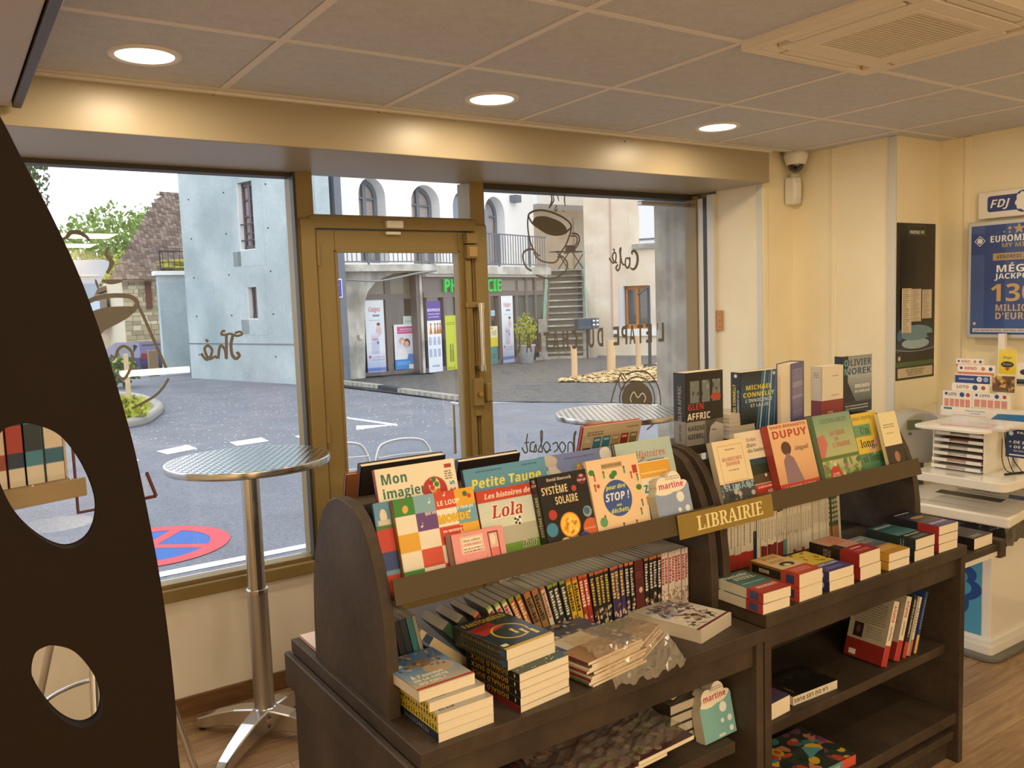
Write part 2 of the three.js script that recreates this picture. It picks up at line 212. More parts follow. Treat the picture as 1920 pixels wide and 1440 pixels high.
// ---------------------------------------------------------------- vinyl drawings on the panes (seen from behind, so mirrored)
{
  const ZG = -1.2475, at = (l) => l.map(([u, v]) => onZ(u, v, ZG)), stroke = (l, w, n) => ribbon(at(l), w, ZG, n || l.length * 6);
  const shapeOf = (l) => { const s = new THREE.Shape(new THREE.CatmullRomCurve3(at(l), true, 'catmullrom', 0.5).getPoints(60).map((p) => new THREE.Vector2(p.x, p.y))); const g = new THREE.ShapeGeometry(s); g.translate(0, 0, ZG - 0.0003); return g; };
  const fat = (w) => (t) => w * (0.55 + 0.6 * Math.sin(Math.PI * t));
  // coffee cup: crop of 960..1240 x 340..560 at 6.546
  const q = (l) => l.map(([x, y]) => [960 + x / 6.546, 340 + y / 6.546]);
  part('cup_drawing', merge([
    stroke(q([[205, 400], [270, 365], [380, 355], [500, 385], [620, 440], [700, 500], [728, 560], [690, 600], [640, 640], [540, 658], [430, 635], [330, 575], [250, 515], [205, 440], [205, 400]]), 0.010, 90), shapeOf(q([[258, 480], [300, 435], [400, 428], [500, 455], [600, 500], [660, 560], [672, 612], [610, 645], [520, 655], [420, 620], [330, 560], [262, 510]])),
    stroke(q([[200, 410], [192, 520], [205, 660], [245, 800], [310, 900], [345, 912]]), 0.009), stroke(q([[728, 560], [710, 650], [660, 780], [600, 870], [560, 940]]), 0.009), stroke(q([[730, 640], [790, 645], [825, 690], [815, 760], [760, 840], [690, 875], [640, 880]]), 0.009), stroke(q([[715, 672], [770, 670], [800, 705], [780, 780], [700, 835], [650, 835]]), 0.008),
    stroke(q([[270, 835], [190, 838], [135, 890], [140, 980], [180, 1060], [240, 1100]]), 0.011), stroke(q([[265, 870], [300, 930], [370, 980], [470, 1000], [540, 985], [590, 910]]), 0.009), stroke(q([[580, 905], [640, 945], [678, 1010], [660, 1090], [600, 1150], [500, 1195], [400, 1185], [290, 1150]]), 0.010),
    stroke(q([[460, 125], [485, 200], [480, 260], [450, 335]]), fat(0.008)), stroke(q([[487, 120], [510, 225], [495, 265], [450, 335]]), fat(0.007)), stroke(q([[553, 130], [560, 190], [572, 245]]), fat(0.006)), stroke(q([[548, 295], [525, 340], [533, 370], [553, 335]]), 0.006), stroke(q([[645, 135], [640, 220], [648, 310]]), fat(0.007)), stroke(q([[630, 355], [630, 378]]), 0.005, 4)]), M.vinyl, win2, 'outline drawing of a steaming coffee cup');
  part('cafe_lettering', merge([stroke(q([[1480, 900], [1470, 870], [1500, 855], [1535, 900], [1540, 980], [1520, 1050], [1485, 1080], [1450, 1060]]), fat(0.016), 40), stroke(q([[1440, 950], [1400, 945], [1390, 1010], [1405, 1060], [1435, 1040], [1448, 960], [1440, 940], [1445, 1020], [1420, 1065], [1380, 1020]]), 0.010, 50), stroke(q([[1380, 1030], [1350, 1000], [1330, 900], [1335, 820], [1322, 850], [1330, 950], [1320, 1060], [1295, 1095], [1275, 1060], [1300, 1020]]), 0.011, 50), stroke(q([[1290, 1000], [1250, 985], [1232, 920], [1255, 870], [1275, 900], [1270, 970], [1240, 1003], [1200, 960], [1198, 935]]), 0.010, 50), stroke(q([[1240, 830], [1258, 850]]), 0.012, 4)]), M.vinyl, win2, 'mirrored handwritten word on the glass');
  { const L = []; for (const [ch, u] of [['L', 1240], ["'", 1229], ['E', 1217], ['T', 1201], ['A', 1186], ['P', 1171], ['E', 1156], ['D', 1126], ['U', 1109], ['C', 1078], ['H', 1061], ['A', 1043], ['T', 1026], ['E', 1010], ['A', 992], ['U', 971]]) { const vb = 641 + (1240 - u) * 0.0818, a = onZ(u + 5.5, vb, ZG), b = onZ(u - 5.5, vb, ZG), t = onZ(u, vb - 26, ZG), g = new THREE.ShapeGeometry(font.generateShapes(ch, 1)); g.computeBoundingBox(); const bb = g.boundingBox, wd = ch === "'" ? 0.008 : a.x - b.x; g.translate(-bb.min.x, 0, 0); g.scale(-wd / (bb.max.x - bb.min.x), (t.y - b.y) / 0.72, 1); g.translate(a.x, b.y, ZG); const nn = g.attributes.normal; for (let i = 0; i < nn.count; i++) nn.setXYZ(i, 0, 0, 1); L.push(flip(g)); } part('lettering', merge(L), M.vinyl, win2, 'mirrored grey capital letters on the glass'); }
  // round drawing with a heart: crop of 1020..1300 x 700..900 at 6.857
  const r = (l) => l.map(([x, y]) => [1020 + x / 6.857, 700 + y / 6.857]);
  const disc = shapeOf(r([[1010, 370], [1005, 280], [1050, 170], [1140, 115], [1240, 115], [1330, 170], [1385, 270], [1390, 380], [1330, 480], [1200, 520], [1080, 480]]));
  part('chocolate_drawing', merge([disc, stroke(r([[975, 380], [975, 280], [1020, 160], [1110, 70], [1200, 45], [1310, 80], [1390, 190], [1420, 310], [1415, 400]]), 0.009, 50), stroke(r([[860, 375], [900, 220], [960, 60], [1000, 5], [1060, 80]]), 0.009), stroke(r([[960, 60], [965, 150], [1000, 215], [1030, 160], [1020, 90], [980, 20]]), 0.008), stroke(r([[1040, 20], [1150, -20], [1300, -20], [1400, 60], [1470, 190], [1495, 350], [1480, 500], [1430, 620], [1320, 725]]), 0.009, 60)]), M.vinyl, win2, 'outline drawing of a cup from above');
  part('heart_mark', ribbon(at(r([[1120, 370], [1105, 320], [1150, 240], [1200, 310], [1260, 255], [1300, 310], [1280, 372]])), 0.008, ZG + 0.001, 50), std(0xe8e8e8, 0.6, { side: THREE.DoubleSide }), win2, 'white heart outline');
  const h = (l) => l.map(([x, y]) => [900 + x / 4.8, 560 + y / 4.8]);   // chocolat
  part('chocolat_lettering', merge([stroke(h([[425, 1215], [415, 1300], [425, 1370], [400, 1385], [375, 1340]]), 0.008), stroke(h([[440, 1290], [395, 1300]]), 0.006, 4), stroke(h([[490, 1290], [455, 1300], [450, 1360], [480, 1375], [497, 1310], [500, 1375], [440, 1370]]), 0.008, 40), stroke(h([[520, 1375], [555, 1290], [560, 1200], [548, 1200], [550, 1300], [560, 1375], [520, 1375]]), 0.008, 40), stroke(h([[590, 1380], [570, 1330], [600, 1290], [630, 1330], [610, 1380], [590, 1380], [640, 1360]]), 0.008, 40), stroke(h([[650, 1310], [690, 1295], [700, 1350], [665, 1380]]), 0.008), stroke(h([[730, 1380], [712, 1330], [740, 1290], [768, 1330], [750, 1380], [730, 1380]]), 0.008, 40), stroke(h([[790, 1380], [795, 1300], [830, 1300], [840, 1380]]), 0.008), stroke(h([[850, 1385], [850, 1270], [862, 1195], [842, 1240], [845, 1385]]), 0.008), stroke(h([[880, 1330], [905, 1290], [935, 1330], [920, 1385], [885, 1375]]), 0.010)]), M.vinyl, win2, 'mirrored handwritten word on the glass');
  // left window: crop of 150..480 x 480..760 at 5.142
  const s = (l) => l.map(([x, y]) => [150 + x / 5.142, 480 + y / 5.142]);
  part('the_lettering', merge([stroke(s([[1490, 745], [1540, 730], [1560, 755], [1510, 770], [1450, 750], [1400, 760], [1362, 755], [1375, 725], [1400, 725]]), 0.010, 50), stroke(s([[1475, 755], [1455, 850], [1465, 950], [1500, 990], [1535, 960], [1510, 925]]), 0.013, 40), stroke(s([[1410, 760], [1410, 985], [1395, 900], [1350, 870], [1330, 990]]), 0.012, 40), stroke(s([[1320, 990], [1300, 960]]), 0.009, 4), stroke(s([[1300, 970], [1240, 990], [1200, 900], [1230, 865], [1270, 900], [1260, 960], [1220, 1000], [1165, 940]]), 0.011, 50), stroke(s([[1210, 805], [1235, 828]]), 0.011, 4)]), M.vinyl, win1, 'mirrored handwritten word on the glass');
  const dome = shapeOf(s([[60, 600], [130, 530], [260, 495], [400, 485], [525, 490], [525, 530], [470, 590], [370, 650], [250, 710], [180, 750]]));
  part('teapot_drawing', merge([dome, stroke(s([[60, 450], [150, 410], [280, 385], [400, 382], [490, 395], [545, 440], [540, 480], [500, 540]]), 0.018, 40), stroke(s([[548, 450], [620, 600], [720, 830], [830, 1080]]), 0.012), stroke(s([[855, 1180], [800, 1270], [720, 1350], [600, 1420], [500, 1470]]), 0.010), stroke(s([[290, 960], [340, 975], [370, 900], [430, 870], [500, 930], [500, 1050], [430, 1180], [360, 1150]]), 0.011, 40)]), M.vinyl, win1, 'outline drawing of a teapot with a heart');
  const c = (l) => l.map(([x, y]) => [20 + x / 4.965, 270 + y / 4.965]);
  part('steam_drawing', merge([stroke(c([[470, 885], [520, 870], [560, 825], [640, 825], [700, 860], [735, 900]]), fat(0.014), 30), stroke(c([[905, 965], [890, 1030], [935, 1090], [930, 1140], [900, 1205]]), fat(0.014), 30), stroke(c([[850, 1272], [930, 1285], [1040, 1275]]), fat(0.016), 16), stroke(c([[788, 1260], [815, 1345]]), fat(0.008), 8)]), M.vinyl, win1, 'curling steam strokes');
}

// ---------------------------------------------------------------- ceiling fittings
{
  const glow = std(0x000000, 0.5, { emissive: LAMP_COLOR.clone().lerp(new THREE.Color(1, 1, 1), 0.45), emissiveIntensity: 3.2 });
  const ringProfile = [[0.079, 0], [0.083, -0.004], [0.094, -0.006], [0.1, -0.003], [0.101, 0.003]].map((p) => new THREE.Vector2(p[0], p[1]));
  const gRing = new THREE.LatheGeometry(ringProfile, 48), gDisc = new THREE.CylinderGeometry(0.08, 0.08, 0.003, 48);
  const names = ['round recessed ceiling light over the left window pane', 'round recessed ceiling light in front of the glazed door', 'round recessed ceiling light near the dome camera'];
  const spots = [[-0.3, -0.31], [0.9, -0.32], [2.1, -0.32], [-1.5, -0.31], [-0.9, 0.9], [0.3, 0.9], [2.7, 0.9], [-1.5, 2.1], [-0.3, 2.1], [2.1, 2.1]];
  spots.forEach(([x, z], i) => {
    const l = thing('ceiling_light', names[i] || 'round recessed ceiling light behind the viewer, lit', 'ceiling light', i > 2 ? 'ceiling lights deeper in the shop' : null, V(x, 2.4, z));
    part('trim_ring', gRing, M.whitePlastic, l); const d = part('diffuser', gDisc, glow, l); d.position.y = -0.001;
    const a = new THREE.RectAreaLight(LAMP_COLOR, LAMP_POWER, 0.14, 0.14); a.position.set(0, -0.008, 0); a.rotation.x = -Math.PI / 2; l.add(a);
  });
  // cassette air conditioner
  const ac = thing('air_conditioner', 'square white ceiling cassette air conditioner with ribbed grille', 'air conditioner', null, V(1.515, 2.4, 0.9));
  const am = std(0xe6dccb, 0.5), y0 = -0.022;
  const ring = (o, i, y, t) => { const q = (r) => [[-r, -r], [r, -r], [r, r], [-r, r]].map((p) => new THREE.Vector2(...p)), s = new THREE.Shape(q(o)); s.holes.push(new THREE.Path(q(i))); const g = new THREE.ExtrudeGeometry(s, { depth: t, bevelEnabled: true, bevelSize: 0.002, bevelThickness: 0.002, bevelSegments: 1 }); g.rotateX(-Math.PI / 2); g.translate(0, y, 0); return g; };
  part('panel', merge([ring(0.308, 0.279, y0 + 0.002, 0.02), B(-0.277, 0.277, -0.006, 0.003, -0.277, 0.277)]), am, ac); part('panel_ring', ring(0.232, 0.184, y0 + 0.002, 0.013), am, ac);
  for (let k = 0; k < 4; k++) {
    const v = part('louvre', RB(-0.175, 0.175, -0.021, -0.013, -0.27, -0.241, 0.003), am, ac); v.rotation.y = k * Math.PI / 2;
    const s = part('slot', B(-0.183, 0.183, -0.0105, -0.0065, -0.274, -0.2365), std(0xb9ad9c, 0.7), ac); s.rotation.y = k * Math.PI / 2;
    const c = part('corner_pad', RB(-0.274, -0.19, y0 + 0.001, -0.0065, -0.274, -0.2375, 0.002), am, ac); c.rotation.y = k * Math.PI / 2;
  }
  part('grille_frame', ring(0.179, 0.159, y0 + 0.001, 0.013), am, ac);
  part('filter', B(-0.158, 0.158, -0.012, -0.005, -0.158, 0.158), std(0x5d5245, 0.9), ac);
  for (let i = 0; i < 24; i++) { const z = -0.152 + i * 0.0132; part('grille_slat', B(-0.158, 0.158, y0, -0.014, z - 0.0024, z + 0.0024), am, ac); }
  // dome camera and motion sensor in the corner
  const cam = thing('dome_camera', 'white dome security camera with dark glass under the ceiling', 'camera', null, V(3.035, 2.4, -0.62));
  part('mount', new THREE.LatheGeometry([[0.0, 0.012], [0.062, 0.012], [0.064, -0.02], [0.05, -0.062], [0.042, -0.066], [0, -0.066]].map((p) => new THREE.Vector2(...p)), 36), M.whitePlastic, cam);
  part('dome', new THREE.SphereGeometry(0.043, 28, 14, 0, 6.3, Math.PI / 2, Math.PI / 2).translate(0, -0.064, 0), phys(0x16161a, 0.08, { clearcoat: 1 }), cam, 'smoked glass dome');
  const pir = thing('motion_sensor', 'white curved motion sensor below the dome camera', 'sensor', null, V(3.06, 2.19, -0.655));
  part('bracket', RB(0.01, 0.05, 0.085, 0.105, -0.03, 0.0, 0.003), M.whitePlastic, pir); part('housing', RB(-0.03, 0.035, -0.06, 0.088, -0.04, 0.028, 0.014, 3), M.whitePlastic, pir); part('lens', RB(-0.022, 0.026, -0.03, 0.06, 0.02, 0.033, 0.006, 2), std(0xf2f0ea, 0.25), pir);
  // grey housing hung at the upper left
  const hz = thing('overhead_housing', 'long grey housing with dark brown edge hung below the ceiling', 'housing');
  const a = onZ(28, 203, -0.62), yb = a.y, xb = a.x;
  part('body', RB(xb - 0.5, xb - 0.012, yb + 0.004, 2.36, -0.62, 1.6, 0.006), std(0xb9b1a5, 0.5), hz); part('dark_edge', RB(xb - 0.008, xb + 0.018, yb, yb + 0.07, -0.62, 1.6, 0.005), std(0x4c4034, 0.45), hz);
  part('top_plate', RB(xb - 0.5, xb + 0.012, yb + 0.08, 2.39, -0.6, 1.6, 0.006), std(0xd8c9a6, 0.5), hz);
}
for (const [x, z] of LED) { // square light panels deeper in the shop: they light what faces away from the window
  const l = thing('panel_light', 'square ceiling light panel deeper in the shop, lit', 'ceiling light', 'square light panels deeper in the shop', V(x, 2.4, z));
  const q = (r) => [[-r, -r], [r, -r], [r, r], [-r, r]].map((p) => new THREE.Vector2(...p)), sh = new THREE.Shape(q(0.292)); sh.holes.push(new THREE.Path(q(0.275))); const fg = new THREE.ExtrudeGeometry(sh, { depth: 0.012, bevelEnabled: false }); fg.rotateX(-Math.PI / 2); part('frame', fg, M.whitePlastic, l);
  part('diffuser', B(-0.275, 0.275, 0.004, 0.01, -0.275, 0.275), std(0x000000, 0.5, { emissive: LAMP_COLOR.clone().lerp(new THREE.Color(1, 1, 1), 0.3), emissiveIntensity: 2 }), l);
  const a = new THREE.RectAreaLight(LAMP_COLOR, 26, 0.55, 0.55); a.position.set(0, -0.004, 0); a.rotation.x = -Math.PI / 2; l.add(a);
}
{ // lit cabinet at the back of the shop, seen mirrored in the left pane as a bright bar
  const d = ray(292, 697), G = onZ(292, 697, -1.251), t = (4.95 - G.z) / Math.abs(d.z), p = V(G.x + d.x * t, G.y + d.y * t, 4.95), c = thing('lit_cabinet', 'tall wooden wall cabinet with a lit strip behind the viewer', 'cabinet', null, V(p.x, 0, 5.1));
  part('carcass', B(-0.7, 0.7, 0, 2.0, -0.1, 0.34), M.lam, c); part('light_strip', RB(-0.36, 0.36, p.y - 0.035, p.y + 0.035, -0.15, -0.1, 0.01), std(0x000000, 0.5, { emissive: LAMP_COLOR.clone().lerp(new THREE.Color(1, 1, 1), 0.4), emissiveIntensity: 9 }), c);
  const a = new THREE.RectAreaLight(LAMP_COLOR, 110, 0.7, 0.06); a.position.set(0, p.y, -0.156); a.rotation.y = 0; a.lookAt(V(p.x, p.y, 0)); a.rotation.set(0, 0, 0); c.add(a);
}
// ---------------------------------------------------------------- bar tables
const perl = (u, v) => { let s = 0; for (const [ox, oy] of [[0, 0], [0.5, 0.5]]) { const x = ((u * 8 + ox) % 1) - 0.5, y = ((v * 5 + oy) % 1) - 0.5; s = Math.max(s, 1 - Math.hypot(x, y) * 1.75); } return Math.max(0, Math.min(1, s * 1.8 - 0.3)); };
const perlMat = std(0xffffff, 0.16, { metalness: 1, map: tex(512, 0.25, (u, v) => mixc([112, 116, 124], [255, 255, 255], perl(u, v))), bumpMap: tex(512, 0.25, (u, v) => grey(perl(u, v)), false), bumpScale: 0.0012 });
function barTable(label, x, z, h, turn) {
  const t = thing('bar_table', label, 'table', 'tall round metal bar tables', V(x, 0, z));
  const top = new THREE.CircleGeometry(0.293, 64); top.rotateX(-Math.PI / 2); top.translate(0, h - 0.001, 0); part('table_top', merge([uvm(top), new THREE.CylinderGeometry(0.293, 0.28, 0.012, 64).translate(0, h - 0.0085, 0)]), perlMat, t, 'patterned polished metal top');
  part('rim', new THREE.LatheGeometry([[0.288, h - 0.026], [0.3, h - 0.026], [0.302, h - 0.02], [0.302, h - 0.003], [0.299, h], [0.293, h - 0.001]].map((p) => new THREE.Vector2(...p)), 72), M.metal, t);
  part('mounting_plate', cyl(0.06, 0.09, 0.02, 0, h - 0.045, 0), M.metalRough, t);
  part('pole', merge([cyl(0.034, 0.034, h * 0.45, 0, h * 0.52, 0, 32)]), M.metal, t); part('pole_sleeve', cyl(0.039, 0.039, h * 0.47, 0, 0.06, 0, 32), M.metalRough, t); part('collar', cyl(0.041, 0.041, 0.014, 0, h * 0.525, 0, 32), M.metal, t);
  part('hub', new THREE.LatheGeometry([[0, 0.05], [0.055, 0.052], [0.062, 0.09], [0.048, 0.115], [0.039, 0.122]].map((p) => new THREE.Vector2(...p)), 28), M.metal, t);
  for (let k = 0; k < 4; k++) {
    const g = prism([[0.03, 0.04], [0.03, 0.115], [0.12, 0.102], [0.22, 0.074], [0.29, 0.048], [0.31, 0.03], [0.3, 0.018], [0.27, 0.018], [0.2, 0.034], [0.12, 0.044]], 0.062, 0.005); g.translate(0, 0, -0.031);
    const p = g.attributes.position; for (let i = 0; i < p.count; i++) { const w = 1 - 0.45 * Math.max(0, (p.getX(i) - 0.03) / 0.275); p.setZ(i, p.getZ(i) * w); }
    g.computeVertexNormals(); const l = part('leg', g, M.metal, t); l.rotation.y = turn + k * Math.PI / 2;
    part('foot', cyl(0.012, 0.014, 0.02, 0.285, 0, 0, 14), M.black, l);
  }
  return t;
}
barTable('tall round metal bar table standing before the left window pane', 0.074, -0.83, 1.10, Math.PI / 4 - 0.06);
barTable('tall round metal bar table behind the bookshelves by the second window', 1.80, -0.69, 1.115, Math.PI / 4);
// aluminium chair, mostly behind the dark panel
function tubeChair(name, label, pos, turn, group, low) {
  const c = thing(name, label, 'chair', group, pos); c.rotation.y = turn; const r = 0.0115, w = 0.22;
  for (const s of [-1, 1]) {
    const l = part('front_leg', tube([V(s * w, 0, 0.24), V(s * w * 0.98, 0.3, 0.21), V(s * w, 0.43, 0.19)], r, 12), M.alu, c); part('foot_cap', cyl(0.014, 0.014, 0.025, s * w, 0, 0.24, 12), M.black, l);
    const k = part('rear_leg', tube([V(s * w, 0, -0.27), V(s * w, 0.25, -0.21), V(s * w, 0.45, -0.17), V(s * w, 0.62, -0.19)], r, 16), M.alu, c); part('foot_cap', cyl(0.014, 0.014, 0.025, s * w, 0, -0.27, 12), M.black, k);
    part('arm', tube([V(s * w, 0.42, 0.19), V(s * (w + 0.03), 0.6, 0.2), V(s * (w + 0.03), 0.645, 0.12), V(s * (w + 0.02), 0.65, -0.12), V(s * w, 0.62, -0.19)], r, 24), M.alu, c);
  }
  part('back_frame', tube([V(-w, 0.44, -0.17), V(-w, 0.66, -0.2), V(-w * 0.75, 0.8, -0.23), V(0, 0.83, -0.24), V(w * 0.75, 0.8, -0.23), V(w, 0.66, -0.2), V(w, 0.44, -0.17)], r, 40), M.alu, c);
  part('seat', RB(-w, w, 0.43, 0.445, -0.19, 0.2, 0.006), M.alu, c);
  for (const y of [0.54, 0.63, 0.72]) part('back_slat', tube([V(-w * 0.96, y, -0.185), V(0, y, -0.225), V(w * 0.96, y, -0.185)], 0.006, 12), M.alu, c);
  return c;
}
{ // bar stool, mostly behind the dark panel
  const st = thing('bar_stool', 'aluminium bar stool almost hidden behind the dark panel with oval holes', 'stool', null, V(-0.5, 0, -0.72));
  part('seat', cyl(0.14, 0.15, 0.025, 0, 0.73, 0, 36), M.alu, st);
  for (let k = 0; k < 4; k++) { const a = 0.25 + k * Math.PI / 2, c = Math.cos(a), s = Math.sin(a), l = part('leg', tube([V(c * 0.1, 0.735, s * 0.1), V(c * 0.2, 0.36, s * 0.2), V(c * 0.28, 0.01, s * 0.28)], 0.0125, 12, 10), M.alu, st); part('foot_cap', cyl(0.015, 0.015, 0.028, c * 0.28, 0, s * 0.28, 12), M.black, l); }
  part('foot_ring', new THREE.TorusGeometry(0.2, 0.008, 8, 40).rotateX(Math.PI / 2).translate(0, 0.36, 0), M.alu, st);
}
for (const [u, v] of [[632, 829], [752, 821]]) { const p = onY(u, v, 0.69); tubeChair('tube_chair', 'aluminium tube terrace chair outside the glazed door', V(p.x - 0.02, -0.15, p.z + 0.24), -0.1, 'terrace chairs on the pavement'); }

// ---------------------------------------------------------------- bookshelf units
function ogive(y0, top) {                                        // side panel outline in z, y
  const P = [[0.272, y0], [0.275, y0 + 0.1], [0.285, 0.94], [0.305, 1.02], [0.335, 1.088], [0.375, 1.148], [0.42, 1.183], [0.47, 1.2], [0.515, 1.2], [0.56, 1.193], [0.6, 1.172], [0.632, 1.135], [0.66, 1.085], [0.682, 1.03], [0.698, 0.97], [0.707, 0.9], [0.71, 0.83], [0.708, y0]];
  return P.map(([z, y]) => [z, y > 0.9 ? y + (top - 1.2) : y]);
}
function sidePanel(x0, x1, y0, top) { const g = prism(ogive(y0, top), x1 - x0 - 0.004, 0.002); g.rotateY(-Math.PI / 2); g.translate(x1 - 0.002, 0, 0); return uvm(g); } // (z, y, depth) turned to the x axis
const U = [{ x0: -0.117, x1: 0.945, top: 0.74, l0: -0.105, l1: -0.075, r0: 0.922, r1: 0.95 }, { x0: 0.952, x1: 1.988, top: 0.775, l0: 0.972, l1: 1.0, r0: 1.962, r1: 1.992 }];
const TILT = 0.27, ct = Math.cos(TILT), st = Math.sin(TILT), DISP = V(0, 1.012, 0.69), DN = V(0, st, ct);   // slanted display plane
U.forEach((u, i) => {
  const g = thing('bookshelf_unit', i ? 'dark brown bookshelf unit holding novels and paperbacks' : 'dark brown bookshelf unit holding comics and picture books', 'bookshelf', 'double-sided bookshelf units'), L = M.lam, yb = u.top - 0.038;
  part('counter_top', RB(u.x0, u.x1, yb, u.top, 0.112, 0.88, 0.0025), L, g); part('apron', B(u.x0 + 0.02, u.x1 - 0.02, u.top - 0.105, yb, 0.845, 0.862), L, g);
  part('end_panel', RB(u.x0 + 0.002, u.x0 + 0.03, 0, yb, 0.118, 0.872, 0.002), L, g); part('end_panel', RB(u.x1 - 0.03, u.x1 - 0.002, 0, yb, 0.118, 0.876, 0.002), L, g);
  part('back_panel', B(u.x0 + 0.03, u.x1 - 0.03, 0.02, yb, 0.485, 0.5), L, g); part('rear_panel', B(u.x0 + 0.03, u.x1 - 0.03, 0, yb, 0.125, 0.14), L, g);
  part('shelf', RB(u.x0 + 0.032, u.x1 - (i ? 0.055 : 0.075), 0.392, 0.424, 0.5, 0.838, 0.002), L, g); part('shelf', RB(u.x0 + 0.03, u.x1 - 0.03, 0.145, 0.182, 0.5, 0.868, 0.002), L, g);
  part('plinth', B(u.x0 + 0.03, u.x1 - 0.03, 0, 0.145, 0.82, 0.835), L, g); part('plinth_rail', RB(u.x0 + 0.03, u.x1 - 0.035, 0.085, 0.112, 0.835, 0.862, 0.002), L, g);
  part('side_panel', sidePanel(u.l0, u.l1, u.top, 1.2), L, g); part('side_panel', sidePanel(u.r0, u.r1, u.top, 1.2), L, g);
  part('top_board', B(u.l1, u.r0, 1.165, 1.188, i ? 0.36 : 0.445, i ? 0.532 : 0.532), L, g); part('rear_ledge', B(u.l1, u.r0, 0.955, 0.975, 0.3, 0.4), L, g);
  const sl = (w0, w1, s0, s1, n0, n1) => { const b = RB(w0, w1, s0, s1, n0, n1, 0.001); b.rotateX(-TILT); b.translate(0, DISP.y, DISP.z); return b; };
  part('display_board', sl(u.l1, u.r0, -0.01, 0.17, -0.094, -0.082), L, g); if (!i) part('display_step', sl(u.l1, u.r0, 0, 0.049, -0.081, -0.052), L, g); part('display_ledge', sl(u.l1, u.r0, -0.012, 0, -0.09, 0.016), L, g);
  part('display_lip', sl(u.l1 - (i ? 0.01 : 0.002), u.r1 - 0.005, -0.022, 0.036, 0.016, 0.022), M.lip, g, 'front lip of the slanted shelf');
  if (!i) { part('end_cladding', RB(-0.135, -0.117, 0.61, 0.704, 0.1, 0.862, 0.004), L, g); part('end_cladding', RB(-0.125, -0.116, 0, 0.61, 0.14, 0.85, 0.002), L, g); }
});
{ // end shelf of the second unit
  const g = thing('end_shelf', 'short dark shelf projecting beside the novels unit with pale edge', 'shelf');
  part('board', RB(1.99, 2.24, 0.70, 0.725, 0.42, 0.86, 0.002), M.lam, g); part('pale_edge', B(1.992, 2.235, 0.682, 0.7, 0.838, 0.858), M.trim, g); part('front_block', RB(2.235, 2.275, 0.675, 0.74, 0.60, 0.87, 0.003), M.lam, g); part('bracket', RB(1.99, 2.02, 0.3, 0.7, 0.45, 0.8, 0.003), M.lam, g);
}
// ---------------------------------------------------------------- dark foreground panel with oval holes, and the rack behind it
{
  const zp = 1.45, at = (l) => l.map(([a, b]) => onZ(a, b, zp));
  const edge = at([[0, 222], [40, 300], [95, 405], [150, 525], [195, 650], [228, 760], [252, 850], [278, 975], [300, 1095], [316, 1210], [328, 1330], [336, 1440]]);
  const pts = [[-0.835, 1.90], [-0.815, 1.868], ...edge.map((p) => [p.x, p.y]), [-0.674, 0.95], [-0.668, 0.6], [-0.668, 0.0], [-1.16, 0.0], [-1.16, 0.6], [-1.15, 1.17], [-1.08, 1.6], [-1.0, 1.82], [-0.93, 1.9], [-0.88, 1.93]];
  const s = new THREE.Shape(); s.moveTo(...pts[0]); s.splineThru(pts.slice(1).map((p) => new THREE.Vector2(p[0], p[1]))); s.closePath();
  const hole = (l) => { const h = new THREE.Path(); h.setFromPoints(new THREE.CatmullRomCurve3(at(l).map((p) => V(p.x, p.y, 0)), true, 'catmullrom', 0.5).getPoints(64).map((p) => new THREE.Vector2(p.x, p.y))); s.holes.push(h); };
  hole([[60, 795], [110, 815], [152, 865], [180, 930], [180, 980], [160, 1015], [122, 1028], [75, 1008], [30, 965], [0, 905], [-14, 850], [2, 810], [28, 797]]);
  hole([[104, 1210], [140, 1222], [174, 1262], [192, 1310], [185, 1348], [155, 1364], [118, 1350], [82, 1312], [60, 1268], [64, 1228], [82, 1213]]);
  const g = new THREE.ExtrudeGeometry(s, { depth: 0.018, bevelEnabled: true, bevelSize: 0.001, bevelThickness: 0.001, bevelSegments: 1, curveSegments: 24 }); g.translate(0, 0, zp - 0.018);
  const dp = thing('display_rack', 'dark brown curved display rack panel with oval cut-out holes', 'display rack'); part('end_board', uvm(g), M.panel, dp);
  const tray = new THREE.Group(); tray.name = 'book_tray'; dp.add(tray);
  const tm = std(0xa08a66, 0.6), tp = onZ(143, 897, 1.12); tray.position.set(tp.x, tp.y, 1.12); tray.rotation.y = 0.35;
  part('tray_bottom', RB(-0.42, 0, -0.012, 0, -0.16, 0.02, 0.002), tm, tray); part('tray_front', RB(-0.42, 0, -0.02, 0.004, 0.02, 0.026, 0.001), tm, tray); part('tray_divider', RB(-0.004, 0, 0, 0.16, -0.16, -0.02, 0.001), std(0xcbb9a0, 0.4), tray);
  for (const p of [V(-0.012, 0.001, 0.006), V(-0.06, 0.001, 0.006)]) part('rivet', new THREE.SphereGeometry(0.003, 8, 6).translate(p.x, p.y, p.z), M.metal, tray);
  // clear holder with a dark red border, behind the panel
  const h = thing('leaflet_holder', 'clear plastic leaflet holder with dark red border behind the holed panel', 'holder'), hb = onZ(165, 960, 1.0), red = std(0x5c2430, 0.4);
  h.position.set(hb.x, hb.y, 1.0); h.rotation.y = 0.2;
  part('border', merge([RB(-0.016, 0.04, 0, 0.004, 0, 0.003, 0.001), RB(-0.016, -0.012, 0.004, 0.13, 0, 0.003, 0.001)]), red, h); part('sheet', B(-0.012, 0.04, 0.004, 0.13, 0.0012, 0.0018), M.glass, h);
  const h2 = thing('leaflet_holder', 'narrow red-edged plastic corner beside the dark panel', 'holder'), p1 = onZ(275, 886, 1.2), p2 = onZ(293, 930, 1.2);
  part('border', merge([bar(p1, p2, 0.0022), bar(p2, V(p2.x - 0.03, p2.y - 0.004, 1.19), 0.0022)]), red, h2); part('sheet', B(p2.x - 0.03, p2.x - 0.008, p2.y, p2.y + 0.03, 1.192, 1.193), M.glass, h2);
}

